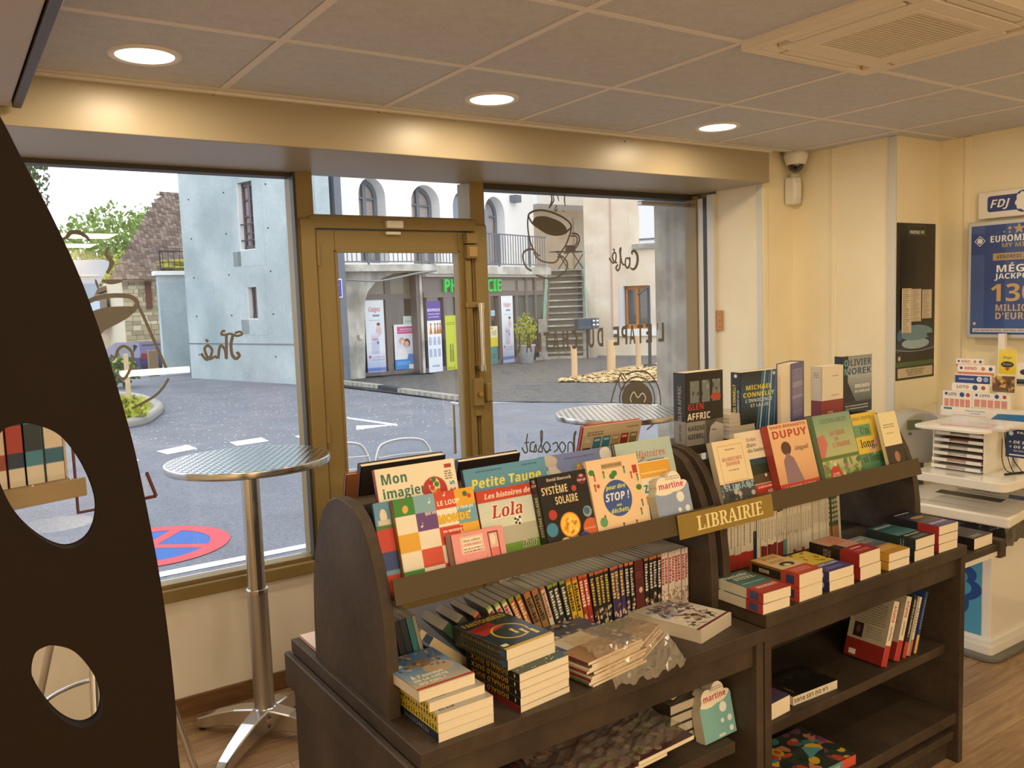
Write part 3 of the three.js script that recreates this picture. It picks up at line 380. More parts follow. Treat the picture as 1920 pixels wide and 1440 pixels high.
// ---------------------------------------------------------------- printed covers (one shared sheet) and books
const AW = 2048, AH = 2048, PPM = 860, sheet = document.createElement('canvas'); sheet.width = AW; sheet.height = AH; const sx = sheet.getContext('2d'); sx.fillStyle = '#888'; sx.fillRect(0, 0, AW, AH);
let ax = 2, ay = 2, ah = 0;
function cover(wm, hm, draw, ppm = PPM) {                         // size in metres
  const w = Math.max(6, Math.round(wm * ppm)), h = Math.max(6, Math.round(hm * ppm)); if (ax + w + 3 > AW) { ax = 2; ay += ah + 3; ah = 0; } if (ay + h > AH) throw new Error('cover sheet full');
  sx.save(); sx.translate(ax, ay); sx.beginPath(); sx.rect(0, 0, w, h); sx.clip(); draw(sx, w, h); sx.restore();
  const r = { u0: (ax + 0.7) / AW, u1: (ax + w - 0.7) / AW, v0: 1 - (ay + h - 0.7) / AH, v1: 1 - (ay + 0.7) / AH }; ax += w + 3; ah = Math.max(ah, h); return r;
}
const solidCache = new Map(), solid = (c) => { if (!solidCache.has(c)) solidCache.set(c, cover(0.008, 0.008, (x, w, h) => { x.fillStyle = c; x.fillRect(0, 0, w, h); })); return solidCache.get(c); };
function R(x, c, a, b, w, h) { x.fillStyle = c; x.fillRect(a, b, w, h); }
function O(x, c, cx, cy, rx, ry = rx, rot = 0) { x.fillStyle = c; x.beginPath(); x.ellipse(cx, cy, rx, ry, rot, 0, 6.2832); x.fill(); }
function P(x, c, l) { x.fillStyle = c; x.beginPath(); l.forEach((p, i) => (i ? x.lineTo(p[0], p[1]) : x.moveTo(p[0], p[1]))); x.closePath(); x.fill(); }
function T(x, s, cx, cy, size, c, o = {}) {
  x.save(); x.translate(cx, cy); if (o.rot) x.rotate(o.rot); x.font = (o.weight || 'bold') + ' ' + size + 'px ' + (o.font || 'sans-serif'); x.fillStyle = c; x.textAlign = o.align || 'center'; x.textBaseline = 'middle';
  const w = x.measureText(s).width; if (o.fit) x.scale(o.fit / w, 1); if (o.skew) x.transform(1, 0, o.skew, 1, 0, 0); if (o.stroke) { x.strokeStyle = o.stroke; x.lineWidth = size * 0.12; x.strokeText(s, 0, 0); } x.fillText(s, 0, 0); x.restore();
}
function G(x, cx, cy, w, lines, c, lh = 4) { x.fillStyle = c; for (let i = 0; i < lines; i++) { let a = cx - w / 2; while (a < cx + w / 2 - 2) { const l = rnd(3, 9); x.fillRect(a, cy + i * lh, Math.min(l, cx + w / 2 - a), lh * 0.42); a += l + 2; } } } // print too small to read
function blobs(x, w, h, cols, n, r) { for (let i = 0; i < n; i++) O(x, cols[Math.floor(rnd(0, cols.length))], rnd(0, w), rnd(0, h), rnd(r * 0.4, r), rnd(r * 0.3, r * 0.8), rnd(0, 3)); }
const bg = (x, w, h, ...cs) => { const g = x.createLinearGradient(0, 0, 0, h); cs.forEach((c, i) => g.addColorStop(cs.length > 1 ? i / (cs.length - 1) : 0, c)); x.fillStyle = g; x.fillRect(0, 0, w, h); };
const spine = (t, h, base, draw) => cover(t, h, (x, w, hh) => { R(x, base, 0, 0, w, hh); if (draw) draw(x, w, hh); });
const spineText = (t, h, base, txt, col, o = {}) => spine(t, h, base, (x, w, hh) => { if (o.band) R(x, o.band, 0, hh * (1 - (o.bandH || 0.3)), w, hh); if (o.top) R(x, o.top, 0, 0, w, hh * 0.07); T(x, txt, w / 2, hh * (o.at || 0.45), w * (o.size || 0.62), col, { rot: -Math.PI / 2, font: o.font, fit: o.fit ? hh * o.fit : undefined }); if (o.txt2) T(x, o.txt2, w / 2, hh * 0.85, w * 0.4, o.col2 || '#fff', { rot: -Math.PI / 2 }); });

const sheetTex = new THREE.CanvasTexture(sheet); sheetTex.colorSpace = THREE.SRGBColorSpace;
const coverMat = phys(0xffffff, 0.42, { map: sheetTex, clearcoat: 0.25, clearcoatRoughness: 0.25 });
function printBox(x0, x1, y0, y1, z0, z1, rects, edge) {          // box whose faces take rectangles of the printed sheet
  const g = new THREE.BoxGeometry(x1 - x0, y1 - y0, z1 - z0); g.translate((x0 + x1) / 2, (y0 + y1) / 2, (z0 + z1) / 2); const uv = g.attributes.uv;
  ['px', 'nx', 'py', 'ny', 'pz', 'nz'].forEach((f, i) => { const r = rects[f] || edge; for (let k = i * 4; k < i * 4 + 4; k++) uv.setXY(k, r.u0 + (r.u1 - r.u0) * uv.getX(k), r.v0 + (r.v1 - r.v0) * uv.getY(k)); });
  return g;
}
// a book: width x, height y, thickness z; front cover to +z, spine to -x
const shapeCache = new Map();
function book(o) {
  const { name = 'paperback', label, group, w, h, t, f, s, b } = o, edge = o.edge || solid('#d8cfc0'), k = o.hard ? 0.0022 : 0.0007, ov = o.hard ? 0.003 : 0.0004;
  const g = thing(name, label, o.category || 'book', group);
  const key = [w, h, t, f?.u0, f?.v0, s?.u0, s?.v0, b?.u0, b?.v0, k].join();
  if (!shapeCache.has(key)) shapeCache.set(key, [merge([printBox(0, w, 0, h, t / 2 - k, t / 2, { pz: f }, edge), printBox(0, w, 0, h, -t / 2, -t / 2 + k, { nz: b || edge }, edge), printBox(0, k, 0, h, -t / 2, t / 2, { nx: s || edge }, edge)]), uvm(new THREE.BoxGeometry(w - k - ov, h - 2 * ov, t - 2 * k).translate((w + k - ov) / 2, h / 2, 0))]);
  const [cg, pg] = shapeCache.get(key); part('cover', cg, coverMat, g); part('pages', pg, o.grey ? M.pagesGrey : M.pages, g); return g;
}
const slant = (g, x, s, n, roll = 0) => { g.position.set(x, DISP.y, DISP.z).addScaledVector(V(0, ct, -st), s).addScaledVector(DN, n); g.quaternion.setFromEuler(new THREE.Euler(-TILT, 0, roll, 'XYZ')); return g; };
// upper edge seen at (u0,v0)-(u1,v1) on the display plane pushed back by n; bottom on the ledge (s0)
function display(o, u0, v0, u1, v1, n, s0) {
  const p0 = DISP.clone().addScaledVector(DN, n), a = onP(u0, v0, p0, DN), b = onP(u1, v1, p0, DN), s = (p) => p.clone().sub(p0).dot(V(0, ct, -st)), w = o.w || b.x - a.x, h = Math.max(0.1, (s(a) + s(b)) / 2 - s0);
  if (a.x < -0.07) a.x = -0.07; if (a.x > 0.95 && a.x < 1.004) a.x = 1.004;
  return { x: a.x, w: +w.toFixed(3), h: +h.toFixed(3), put: (g, t) => slant(g, a.x, s0, n - t / 2) };
}
function face(o, u0, v0, u1, v1, n, draw, s0 = 0.001) {           // a face-out book on the slanted shelf
  const d = display(o, u0, v0, u1, v1, n, s0), h = o.h || d.h, f = cover(d.w, h, draw), t = o.t || 0.012; return d.put(book({ ...o, w: d.w, h, t, f, s: o.sp ? o.sp(t, h) : solid(o.sc || '#ddd'), b: solid(o.bc || '#eee'), edge: solid(o.ec || o.sc || '#ddd') }), t);
}
// --- picture books on the first unit, back row
const PB = 'picture books on the slanted shelf';
face({ name: 'picture_book', label: 'cream picture book with bold green title and red spine', group: PB, hard: true, t: 0.014, sc: '#9d2f33', ec: '#e9dfc8' }, 700, 880, 850, 861, -0.05, (x, w, h) => {
  R(x, '#efe4cc', 0, 0, w, h); T(x, 'Mon', w * 0.06, h * 0.12, h * 0.14, '#2e6b5c', { align: 'left' }); T(x, 'imagier', w * 0.06, h * 0.26, h * 0.13, '#2e6b5c', { align: 'left' }); T(x, 'bilingue', w * 0.06, h * 0.4, h * 0.13, '#2e6b5c', { align: 'left' });
  O(x, '#b73a37', w * 0.7, h * 0.3, w * 0.155); O(x, '#e8d9b0', w * 0.7, h * 0.25, w * 0.07, w * 0.09); for (const [a, b, c] of [[-0.03, 0, '#c8452f'], [0.03, -0.03, '#4f7d3a'], [0, 0.05, '#e5a53a'], [-0.04, -0.05, '#b32f36'], [0.04, 0.04, '#d86a2c'], [0, -0.08, '#4a7a35']]) O(x, c, w * (0.7 + a), h * (0.27 + b), w * 0.03); O(x, '#a23a72', w * 0.7, h * 0.38, w * 0.03);
  R(x, '#a54535', w * 0.86, h * 0.05, w * 0.09, h * 0.04); G(x, w * 0.9, h * 0.12, w * 0.1, 4, '#6b5a4a', 5); T(x, 's', w * 0.92, h * 0.25, h * 0.1, '#2f7fb5', { rot: -1.57 }); T(x, 't', w * 0.92, h * 0.32, h * 0.1, '#a3322f', { rot: -1.57 });
}, 0.05);
face({ name: 'picture_book', label: 'blue picture book with handwritten yellow title on the slanted shelf', group: PB, hard: true, t: 0.012, sc: '#5d4a78', ec: '#4c7a9c' }, 866, 881, 1020, 857, -0.052, (x, w, h) => { bg(x, w, h, '#5b95b4', '#6fa6bd'); T(x, 'Petite Taupe', w * 0.5, h * 0.2, h * 0.16, '#efe05a', { skew: -0.15, fit: w * 0.85 }); G(x, w * 0.3, h * 0.05, w * 0.3, 1, '#3b5b78', 6); G(x, w * 0.8, h * 0.05, w * 0.2, 1, '#3b5b78', 6); R(x, '#7a9a58', 0, h * 0.7, w, h * 0.3); }, 0.05);
face({ name: 'picture_book', label: 'violet blue picture book with golden capital letters', group: PB, hard: true, t: 0.01, sc: '#6f87a4' }, 1012, 859, 1152, 833, -0.066, (x, w, h) => { bg(x, w, h, '#6f7db2', '#8b9cc0'); blobs(x, w * 0.3, h * 0.5, ['#c9c3bb', '#b9b2ab', '#d5cfc6'], 9, w * 0.12); T(x, 'AZU', w * 0.55, h * 0.24, h * 0.17, '#d9a637', { stroke: '#b37b21' }); G(x, w * 0.5, h * 0.07, w * 0.4, 1, '#4d5a8c', 6); O(x, '#d8d4cc', w * 0.85, h * 0.1, w * 0.08); }, 0.05);
face({ name: 'picture_book', label: 'pale green picture book with red handwritten title', group: PB, hard: true, t: 0.012, sc: '#8b8a4c', ec: '#a9bdb4' }, 1150, 833, 1255, 818, -0.052, (x, w, h) => { R(x, '#b5cac3', 0, 0, w, h); T(x, 'Histoires', w * 0.6, h * 0.2, h * 0.13, '#b94036', { font: 'serif', weight: 'normal', skew: -0.2 }); R(x, '#3a4f7c', w * 0.52, h * 0.29, w * 0.3, h * 0.06); T(x, 'POUR LES', w * 0.67, h * 0.32, h * 0.045, '#dfe6ea'); T(x, 'ons', w * 0.6, h * 0.45, h * 0.17, '#b94036', { font: 'serif' }); P(x, '#c0503c', [[w * 0.35, h * 0.3], [w * 0.48, h * 0.23], [w * 0.47, h * 0.26]]); }, 0.05);
// front rows
face({ name: 'picture_book', label: 'blue and red picture book with a white domed church partly covered', group: PB, hard: true, t: 0.012, sc: '#28406b', w: 0.15 }, 690, 946, 830, 922, -0.037, (x, w, h) => { bg(x, w, h, '#5f93b5', '#7fa9c0'); R(x, '#c8432f', 0, h * 0.3, w, h * 0.4); R(x, '#33477d', 0, h * 0.55, w * 0.6, h * 0.2); O(x, '#e4ddcc', w * 0.16, h * 0.16, w * 0.06, h * 0.08); R(x, '#d8d0bd', w * 0.06, h * 0.2, w * 0.2, h * 0.06); blobs(x, w * 0.3, h * 0.0 + 1, ['#4d7d3c'], 1, 1); R(x, '#4f7a3e', 0, h * 0.26, w * 0.3, h * 0.04); R(x, '#c8432f', 0, h * 0.8, w, h * 0.2); });
face({ name: 'picture_book', label: 'patchwork picture book of coloured squares with musical notes', group: PB, hard: true, t: 0.014, sc: '#a8782c' }, 734, 938, 886, 912, -0.02, (x, w, h) => {
  const c = ['#3f8a3e', '#86b0c0', '#cf4a35', '#e5ac3b', '#efe6d3', '#6c4a86', '#efe6d3', '#6fa7bf', '#e5ac3b', '#efe6d3', '#cf4a35', '#e5ac3b', '#efe6d3', '#d8543f', '#efe6d3', '#5b9bc0', '#4a8f45', '#efe6d3', '#cf4a35', '#d8a640'];
  for (let i = 0; i < 20; i++) R(x, c[i], (i % 4) * w / 4, Math.floor(i / 4) * h / 5, w / 4 + 1, h / 5 + 1);
  T(x, 'LE LOUP', w * 0.66, h * 0.14, h * 0.075, '#f4efe2'); T(x, 'QUI VOULAIT FAIRE LE TOUR DU', w * 0.66, h * 0.22, h * 0.045, '#f4efe2', { fit: w * 0.6 }); T(x, 'MONDE', w * 0.7, h * 0.32, h * 0.115, '#e8c23c', { stroke: '#c4952a' }); R(x, '#c23a30', w * 0.55, h * 0.42, w * 0.24, h * 0.06); T(x, 'EN MUSIQUE !', w * 0.67, h * 0.45, h * 0.04, '#f6f0e2');
  O(x, '#e3b552', w * 0.14, h * 0.13, w * 0.035, h * 0.045, 0.3); R(x, '#8a5a2a', w * 0.1, h * 0.02, w * 0.015, h * 0.08); O(x, '#4a6a3a', w * 0.88, h * 0.07, w * 0.03); O(x, '#c8432f', w * 0.93, h * 0.1, w * 0.025); for (const [a, b] of [[0.43, 0.1], [0.62, 0.05], [0.9, 0.28], [0.3, 0.35], [0.75, 0.52]]) { O(x, '#f2efe4', w * a, h * b, w * 0.014, w * 0.011); R(x, '#f2efe4', w * (a + 0.011), h * (b - 0.05), w * 0.006, h * 0.05); }
});
face({ name: 'picture_book', label: 'picture book with red band and football over green grass', group: PB, hard: true, t: 0.012, sc: '#b8432f', w: 0.17 }, 890, 922, 1020, 900, -0.022, (x, w, h) => { bg(x, w, h, '#c4d3d2', '#d8dccb', '#cfd0b8'); R(x, '#c24632', 0, 0, w, h * 0.16); T(x, 'Les histoires de', w * 0.55, h * 0.09, h * 0.09, '#f3ece0', { font: 'serif', skew: -0.25 }); T(x, 'Lola', w * 0.5, h * 0.3, h * 0.22, '#a5302c', { font: 'serif', skew: -0.25, stroke: '#f0e8d8' }); R(x, '#b9b8a6', w * 0.25, h * 0.5, w * 0.75, h * 0.22); R(x, '#6f9a3c', 0, h * 0.72, w, h * 0.28); O(x, '#f2efe8', w * 0.64, h * 0.45, w * 0.065); for (const [a, b] of [[0, 0], [0.04, -0.03], [-0.04, -0.02], [0.02, 0.045], [-0.035, 0.03]]) O(x, '#26221d', w * (0.64 + a), h * (0.45 + b), w * 0.018); T(x, 'foot', w * 0.78, h * 0.77, h * 0.1, '#2b2a26', { font: 'serif', skew: -0.3, stroke: '#e9e6d8' }); });
face({ name: 'gift_box', label: 'pink boxed gift set with clear window and lace label', category: 'box', t: 0.03, sc: '#a8928a', hard: true }, 844, 1003, 941, 985, 0.012, (x, w, h) => { R(x, '#e79a9b', 0, 0, w, h); R(x, '#efe6d2', w * 0.17, h * 0.1, w * 0.42, h * 0.38); x.strokeStyle = '#b98f80'; x.strokeRect(w * 0.19, h * 0.12, w * 0.38, h * 0.34); T(x, 'Mon cahier', w * 0.38, h * 0.19, h * 0.08, '#8a5a55', { font: 'serif' }); T(x, 'LICORNE MAGIQUE', w * 0.38, h * 0.29, h * 0.075, '#c0565e', { fit: w * 0.34 }); G(x, w * 0.38, h * 0.37, w * 0.34, 2, '#8f6a64', 5); x.strokeStyle = '#a86c70'; x.beginPath(); x.arc(w * 0.42, h * 0.5, w * 0.22, 0.2, 2.9); x.stroke(); R(x, '#5b3238', w * 0.69, h * 0.1, w * 0.2, h * 0.75); R(x, '#e7b9ac', w * 0.71, h * 0.13, w * 0.16, h * 0.34); R(x, '#e07a74', w * 0.71, h * 0.47, w * 0.16, h * 0.3); O(x, '#f0dcc6', w * 0.78, h * 0.28, w * 0.05, h * 0.12); O(x, '#efe0cc', w * 0.28, h * 0.86, w * 0.09, h * 0.06); });
face({ name: 'popup_book', label: 'black pop-up book with sun and planets on the cover', t: 0.03, hard: true, ec: '#1d1a1c', sp: (t, h) => spine(t, h, '#1b181b', (x, w, hh) => { T(x, 'SYSTÈME SOLAIRE', w / 2, hh * 0.5, w * 0.55, '#e6cf9a', { rot: -Math.PI / 2, fit: hh * 0.5 }); T(x, '10', w / 2, hh * 0.06, w * 0.4, '#f0e4d8'); T(x, 'POP', w / 2, hh * 0.11, w * 0.35, '#f0e4d8'); G(x, w / 2, hh * 0.9, w * 0.6, 4, '#d8c9a8', 4); }) }, 1004, 895, 1097, 879, 0.012, (x, w, h) => {
  R(x, '#1b181b', 0, 0, w, h); T(x, 'David Hawcock', w * 0.44, h * 0.07, h * 0.05, '#e4d9c6', { font: 'serif' }); T(x, 'SYSTÈME', w * 0.32, h * 0.2, h * 0.13, '#ecd6a2', { fit: w * 0.52 }); T(x, 'SOLAIRE', w * 0.52, h * 0.34, h * 0.13, '#ecd6a2', { fit: w * 0.46 }); O(x, '#6d2230', w * 0.88, h * 0.12, w * 0.09); T(x, '10', w * 0.88, h * 0.08, h * 0.055, '#f3e6dc'); T(x, 'POP UP', w * 0.88, h * 0.14, h * 0.04, '#f3e6dc');
  O(x, '#e4892e', w * 0.5, h * 0.66, w * 0.2); O(x, '#f2c84b', w * 0.5, h * 0.66, w * 0.18); for (let i = 0; i < 26; i++) O(x, ['#e39a32', '#f6dc7c', '#d8742a'][i % 3], w * (0.5 + rnd(-0.12, 0.12)), h * (0.66 + rnd(-0.1, 0.1)), w * 0.025);
  O(x, '#c23f30', w * 0.7, h * 0.22, w * 0.05); O(x, '#b93a2d', w * 0.2, h * 0.5, w * 0.08); O(x, '#3f86ab', w * 0.14, h * 0.68, w * 0.11); O(x, '#8fa3a4', w * 0.88, h * 0.54, w * 0.09); O(x, '#3c6c8e', w * 0.87, h * 0.53, w * 0.06); O(x, '#c9613a', w * 0.9, h * 0.75, w * 0.16); R(x, '#e0926a', w * 0.76, h * 0.74, w * 0.24, h * 0.02); O(x, '#2f3f9a', w * 0.75, h * 0.86, w * 0.1); x.strokeStyle = '#8a7a55'; x.lineWidth = 4; x.beginPath(); x.ellipse(w * 0.38, h * 0.9, w * 0.26, h * 0.045, -0.35, 0, 6.3); x.stroke(); O(x, '#d8c28a', w * 0.36, h * 0.89, w * 0.115);
});
face({ name: 'picture_book', label: 'peach picture book with round blue title and tiny recycling figures', group: PB, t: 0.01, sc: '#e3c39a' }, 1097, 868, 1192, 848, 0.002, (x, w, h) => {
  R(x, '#efcfa6', 0, 0, w, h); R(x, '#b39a78', w * 0.28, h * 0.07, w * 0.4, h * 0.06); T(x, 'MON PETIT GUIDE', w * 0.48, h * 0.1, h * 0.035, '#6d5940'); O(x, '#3c58a0', w * 0.48, h * 0.5, w * 0.27, h * 0.22); T(x, 'pour dire', w * 0.48, h * 0.36, h * 0.07, '#dfe25a', { skew: -0.2 }); T(x, 'STOP !', w * 0.48, h * 0.48, h * 0.13, '#f5f2ea', { skew: -0.2, fit: w * 0.46 }); T(x, 'aux', w * 0.48, h * 0.58, h * 0.05, '#dfe25a'); T(x, 'déchets', w * 0.48, h * 0.65, h * 0.075, '#dfe25a', { skew: -0.2 });
  R(x, '#b6392f', w * 0.86, h * 0.14, w * 0.09, h * 0.1); for (const [a, b] of [[0.08, 0.15], [0.5, 0.2], [0.92, 0.42], [0.45, 0.23]]) O(x, '#3f8442', w * a, h * b, w * 0.055, h * 0.035); for (let i = 0; i < 12; i++) { const a = [0.12, 0.3, 0.7, 0.82, 0.93, 0.93, 0.1, 0.18, 0.5, 0.75, 0.88, 0.3][i], b = [0.22, 0.2, 0.18, 0.26, 0.3, 0.62, 0.34, 0.72, 0.85, 0.85, 0.72, 0.9][i]; O(x, '#7a4a2e', w * a, h * (b - 0.035), w * 0.018); R(x, ['#c9503e', '#4a9a6a', '#3f7fa0'][i % 3], w * (a - 0.014), h * (b - 0.02), w * 0.028, h * 0.06); } O(x, '#5fa06f', w * 0.14, h * 0.75, w * 0.07); O(x, '#d8862f', w * 0.12, h * 0.9, w * 0.03); O(x, '#c4402f', w * 0.16, h * 0.32, w * 0.03);
});
face({ name: 'picture_book', label: 'picture book with multicoloured letters half behind the cloud-shaped book', group: PB, hard: true, t: 0.012, sc: '#c8b37a', w: 0.125 }, 1192, 868, 1262, 857, -0.024, (x, w, h) => { R(x, '#ece4cf', 0, 0, w, h); R(x, '#e3a83c', 0, h * 0.02, w, h * 0.22); G(x, w * 0.5, h * 0.16, w * 0.8, 1, '#f3e0a0', 9); ['#35838c', '#3b6fb0', '#7d3f86', '#c7402f', '#d07a2c', '#c7402f'].forEach((c, i) => T(x, 'zèbre!'[i], w * (0.16 + i * 0.155), h * 0.38, h * 0.2, c)); R(x, '#e0a43c', w * 0.1, h * 0.5, w * 0.4, h * 0.12); for (let i = 0; i < 5; i++) P(x, '#1f1d1b', [[w * (0.1 + i * 0.09), h], [w * (0.14 + i * 0.09), h * 0.6], [w * (0.17 + i * 0.09), h]]); });
// cloud-topped board books
const cloudPts = (w, h) => { const l = [[0, 0], [w, 0], [w, h * 0.62]]; for (const [cx, cy, r, a0, a1] of [[0.86, 0.68, 0.15, -0.6, 1.4], [0.62, 0.82, 0.2, -0.1, 2.4], [0.28, 0.74, 0.2, 0.9, 3.3]]) for (let i = 0; i <= 8; i++) { const a = a0 + (a1 - a0) * i / 8; l.push([w * cx + Math.cos(a) * r * w, h * cy + Math.sin(a) * r * w]); } l.push([0, h * 0.6]); return l; };
function cloudBook(label, w, h, t, tint, group) {
  const f = cover(w, h * 1.02, (x, W, H) => { R(x, tint, 0, 0, W, H); O(x, '#f3ead6', W * 0.3, H * 0.3, W * 0.36, H * 0.13); O(x, '#f3ead6', W * 0.62, H * 0.2, W * 0.36, H * 0.2); R(x, '#f3ead6', 0, 0, W, H * 0.24); T(x, 'martine', W * 0.5, H * 0.27, H * 0.15, '#c2355c', { fit: W * 0.72 }); G(x, W * 0.58, H * 0.12, W * 0.4, 2, '#8a8a86', 5); for (const [a, b, r] of [[0.7, 0.5, 0.11], [0.85, 0.72, 0.07], [0.62, 0.72, 0.05], [0.86, 0.9, 0.06]]) O(x, '#ecf0ea', W * a, H * b, W * r); R(x, '#dfe7e4', W * 0.45, H * 0.93, W * 0.2, H * 0.04); });
  const g = thing('board_book', label, 'book', group), body = prism(cloudPts(w, h), t, 0); body.translate(0, 0, -t / 2); const s = new THREE.ShapeGeometry(new THREE.Shape(cloudPts(w, h).map((p) => new THREE.Vector2(...p)))); const uv = s.attributes.uv, p = s.attributes.position;
  for (let i = 0; i < uv.count; i++) uv.setXY(i, f.u0 + (f.u1 - f.u0) * Math.min(1, Math.max(0, p.getX(i) / w)), f.v0 + (f.v1 - f.v0) * Math.min(1, Math.max(0, p.getY(i) / (h * 1.02)))); s.translate(0, 0, t / 2 + 0.0006);
  part('page_block', body, M.pagesGrey, g); part('cover', s, coverMat, g); return g;
}
{ const d = display({}, 1229, 935, 1305, 915, 0.008, 0.001), g = cloudBook('cloud-topped board book on the slanted shelf beside the divider', 0.132, 0.155, 0.03, '#93a4c4'); d.put(g, 0.03); }
// albums standing on the far side of the first unit
{
  const back = (label, u0, v0, u1, v1, z, t, cov, o = {}) => { const a = onZ(u0, v0, z), b = onZ(u1, v1, z), w = Math.min(b.x, 0.917) - a.x, le = o.lean ?? 0.3, h = ((a.y + b.y) / 2 - 0.9765) / Math.cos(le), g = book({ name: 'album', label, group: o.group, hard: true, w, h, t, f: o.f || solid(cov), s: solid(cov), b: solid(cov), edge: solid(cov) }); g.position.set(a.x, 0.9765 + t * 0.15, z - h * Math.sin(le)); g.rotation.x = le; return g; };
  back('dark covered album showing its page edge behind the cream picture book', 674, 874, 832, 852, 0.425, 0.022, '#2b2220'); back('dark covered album showing its page edge behind the blue picture book', 857, 866, 972, 848, 0.425, 0.02, '#2b2220'); back('brown covered album end beside the curved side panel', 648, 893, 672, 884, 0.425, 0.012, '#8a5230');
  const f = cover(0.22, 0.29, (x, w, h) => { R(x, '#cbb694', 0, 0, w, h); G(x, w * 0.22, h * 0.06, w * 0.26, 2, '#5d4f3d', 6); G(x, w * 0.85, h * 0.05, w * 0.2, 1, '#5d4f3d', 6); for (let r = 0; r < 4; r++) for (let c = 0; c < 6; c++) { const X = w * (0.05 + c * 0.155), Y = h * (0.12 + r * 0.22), k = [['#cbb694', '#2f2c2a'], ['#3f7fa6', '#5a7a3a'], ['#3a84b0', '#557f3d'], ['#b59a66', '#6a4f30'], ['#a3332c', '#8a2a26'], ['#8a7a4a', '#4a6a3a']][(c + r * 5) % 6]; R(x, k[0], X, Y, w * 0.13, h * 0.19); R(x, k[1], X, Y + h * 0.1, w * 0.13, h * 0.09); R(x, '#d8cdb2', X + w * 0.02, Y + h * 0.02, w * 0.09, h * 0.02); } });
  back('album leaning upright, its back printed with rows of small cover pictures', 1091, 797, 1206, 791, 0.43, 0.014, '#b5352b', { f });
}
// --- novels on the second unit, slanted shelf
const NV = 'novels on the slanted shelf', photo = (x, a, b, w, h, cs, n = 30) => { R(x, cs[0], a, b, w, h); x.save(); x.beginPath(); x.rect(a, b, w, h); x.clip(); x.translate(a, b); blobs(x, w, h, cs, n, h * 0.14); x.restore(); };
face({ label: 'cream novel with ruled red frame above a grey photo band', group: NV, t: 0.022, sc: '#b3a995' }, 1322, 833, 1385, 820, 0.004, (x, w, h) => { R(x, '#efdcb4', 0, 0, w, h); x.strokeStyle = '#b7886a'; x.strokeRect(w * 0.14, h * 0.08, w * 0.72, h * 0.5); G(x, w * 0.5, h * 0.13, w * 0.3, 1, '#8a7055', 6); T(x, 'REGARDEZ-NOUS', w * 0.5, h * 0.27, h * 0.07, '#a5453a', { font: 'serif', fit: w * 0.58 }); T(x, 'DANSER', w * 0.5, h * 0.34, h * 0.065, '#a5453a', { font: 'serif' }); G(x, w * 0.5, h * 0.42, w * 0.3, 1, '#9a6a50', 6); photo(x, 0, h * 0.6, w, h * 0.4, ['#3c4146', '#8f9294', '#22262a', '#b9b7b0']); T(x, 'LEÏLA', w * 0.05, h * 0.68, h * 0.04, '#7fb0cf', { rot: -1.57 }); T(x, 'SLIMANI', w * 0.54, h * 0.66, h * 0.12, '#8fb9d4', { fit: w * 0.86 }); });
face({ label: 'white novel with dusky park photo and red band', group: NV, t: 0.02, sc: '#d8cdb8' }, 1375, 815, 1447, 800, -0.024, (x, w, h) => { R(x, '#eee3cd', 0, 0, w, h); T(x, 'Joël Dicker', w * 0.32, h * 0.12, h * 0.06, '#a5554a', { font: 'serif' }); T(x, "L'Affaire", w * 0.32, h * 0.2, h * 0.06, '#4a443c', { font: 'serif' }); T(x, 'Alaska Sanders', w * 0.42, h * 0.27, h * 0.06, '#4a443c', { font: 'serif' }); R(x, '#27485a', w * 0.08, h * 0.38, w * 0.92, h * 0.15); R(x, '#1f3325', w * 0.08, h * 0.46, w * 0.92, h * 0.14); R(x, '#5a4a35', w * 0.08, h * 0.6, w * 0.92, h * 0.12); blobs(x, w, h * 0.001 + 1, ['#1f3325'], 1, 1); O(x, '#35502e', w * 0.9, h * 0.48, w * 0.12, h * 0.07); O(x, '#f0d9a0', w * 0.58, h * 0.62, w * 0.03); R(x, '#c23a2c', 0, h * 0.73, w, h * 0.27); O(x, '#5a3b30', w * 0.12, h * 0.85, w * 0.1, h * 0.09); T(x, 'La suite de HARRY QUEBERT', w * 0.62, h * 0.77, h * 0.04, '#f3e6d8', { fit: w * 0.6 }); T(x, 'JOËL', w * 0.62, h * 0.84, h * 0.055, '#f6eee2'); T(x, 'DICKER', w * 0.62, h * 0.93, h * 0.1, '#f6eee2', { fit: w * 0.6 }); });
const dupuy = (x, w, h) => { bg(x, w, h, '#efc79a', '#e8b98a', '#c98f6a'); T(x, 'MARIE-BERNADETTE', w * 0.5, h * 0.045, h * 0.055, '#a8332c', { fit: w * 0.9 }); T(x, 'DUPUY', w * 0.5, h * 0.15, h * 0.14, '#b2352c', { fit: w * 0.88 }); T(x, 'Abigaël', w * 0.72, h * 0.36, h * 0.075, '#3b2d26', { font: 'serif', skew: -0.3 }); O(x, '#5a3b30', w * 0.34, h * 0.34, w * 0.12, h * 0.09); P(x, '#8f7482', [[w * 0.2, h * 0.8], [w * 0.22, h * 0.5], [w * 0.34, h * 0.4], [w * 0.48, h * 0.48], [w * 0.62, h * 0.8]]); R(x, '#c23a2c', 0, h * 0.8, w, h * 0.2); T(x, 'LA NOUVELLE SAGA', w * 0.5, h * 0.86, h * 0.055, '#f3e6d8', { fit: w * 0.8 }); T(x, 'ÉVÉNEMENT', w * 0.5, h * 0.93, h * 0.055, '#f3e6d8', { fit: w * 0.55 }); };
face({ label: 'peach novel with large red author name and red band', group: NV, t: 0.03, sc: '#a03a30' }, 1438, 800, 1511, 785, 0.008, dupuy);
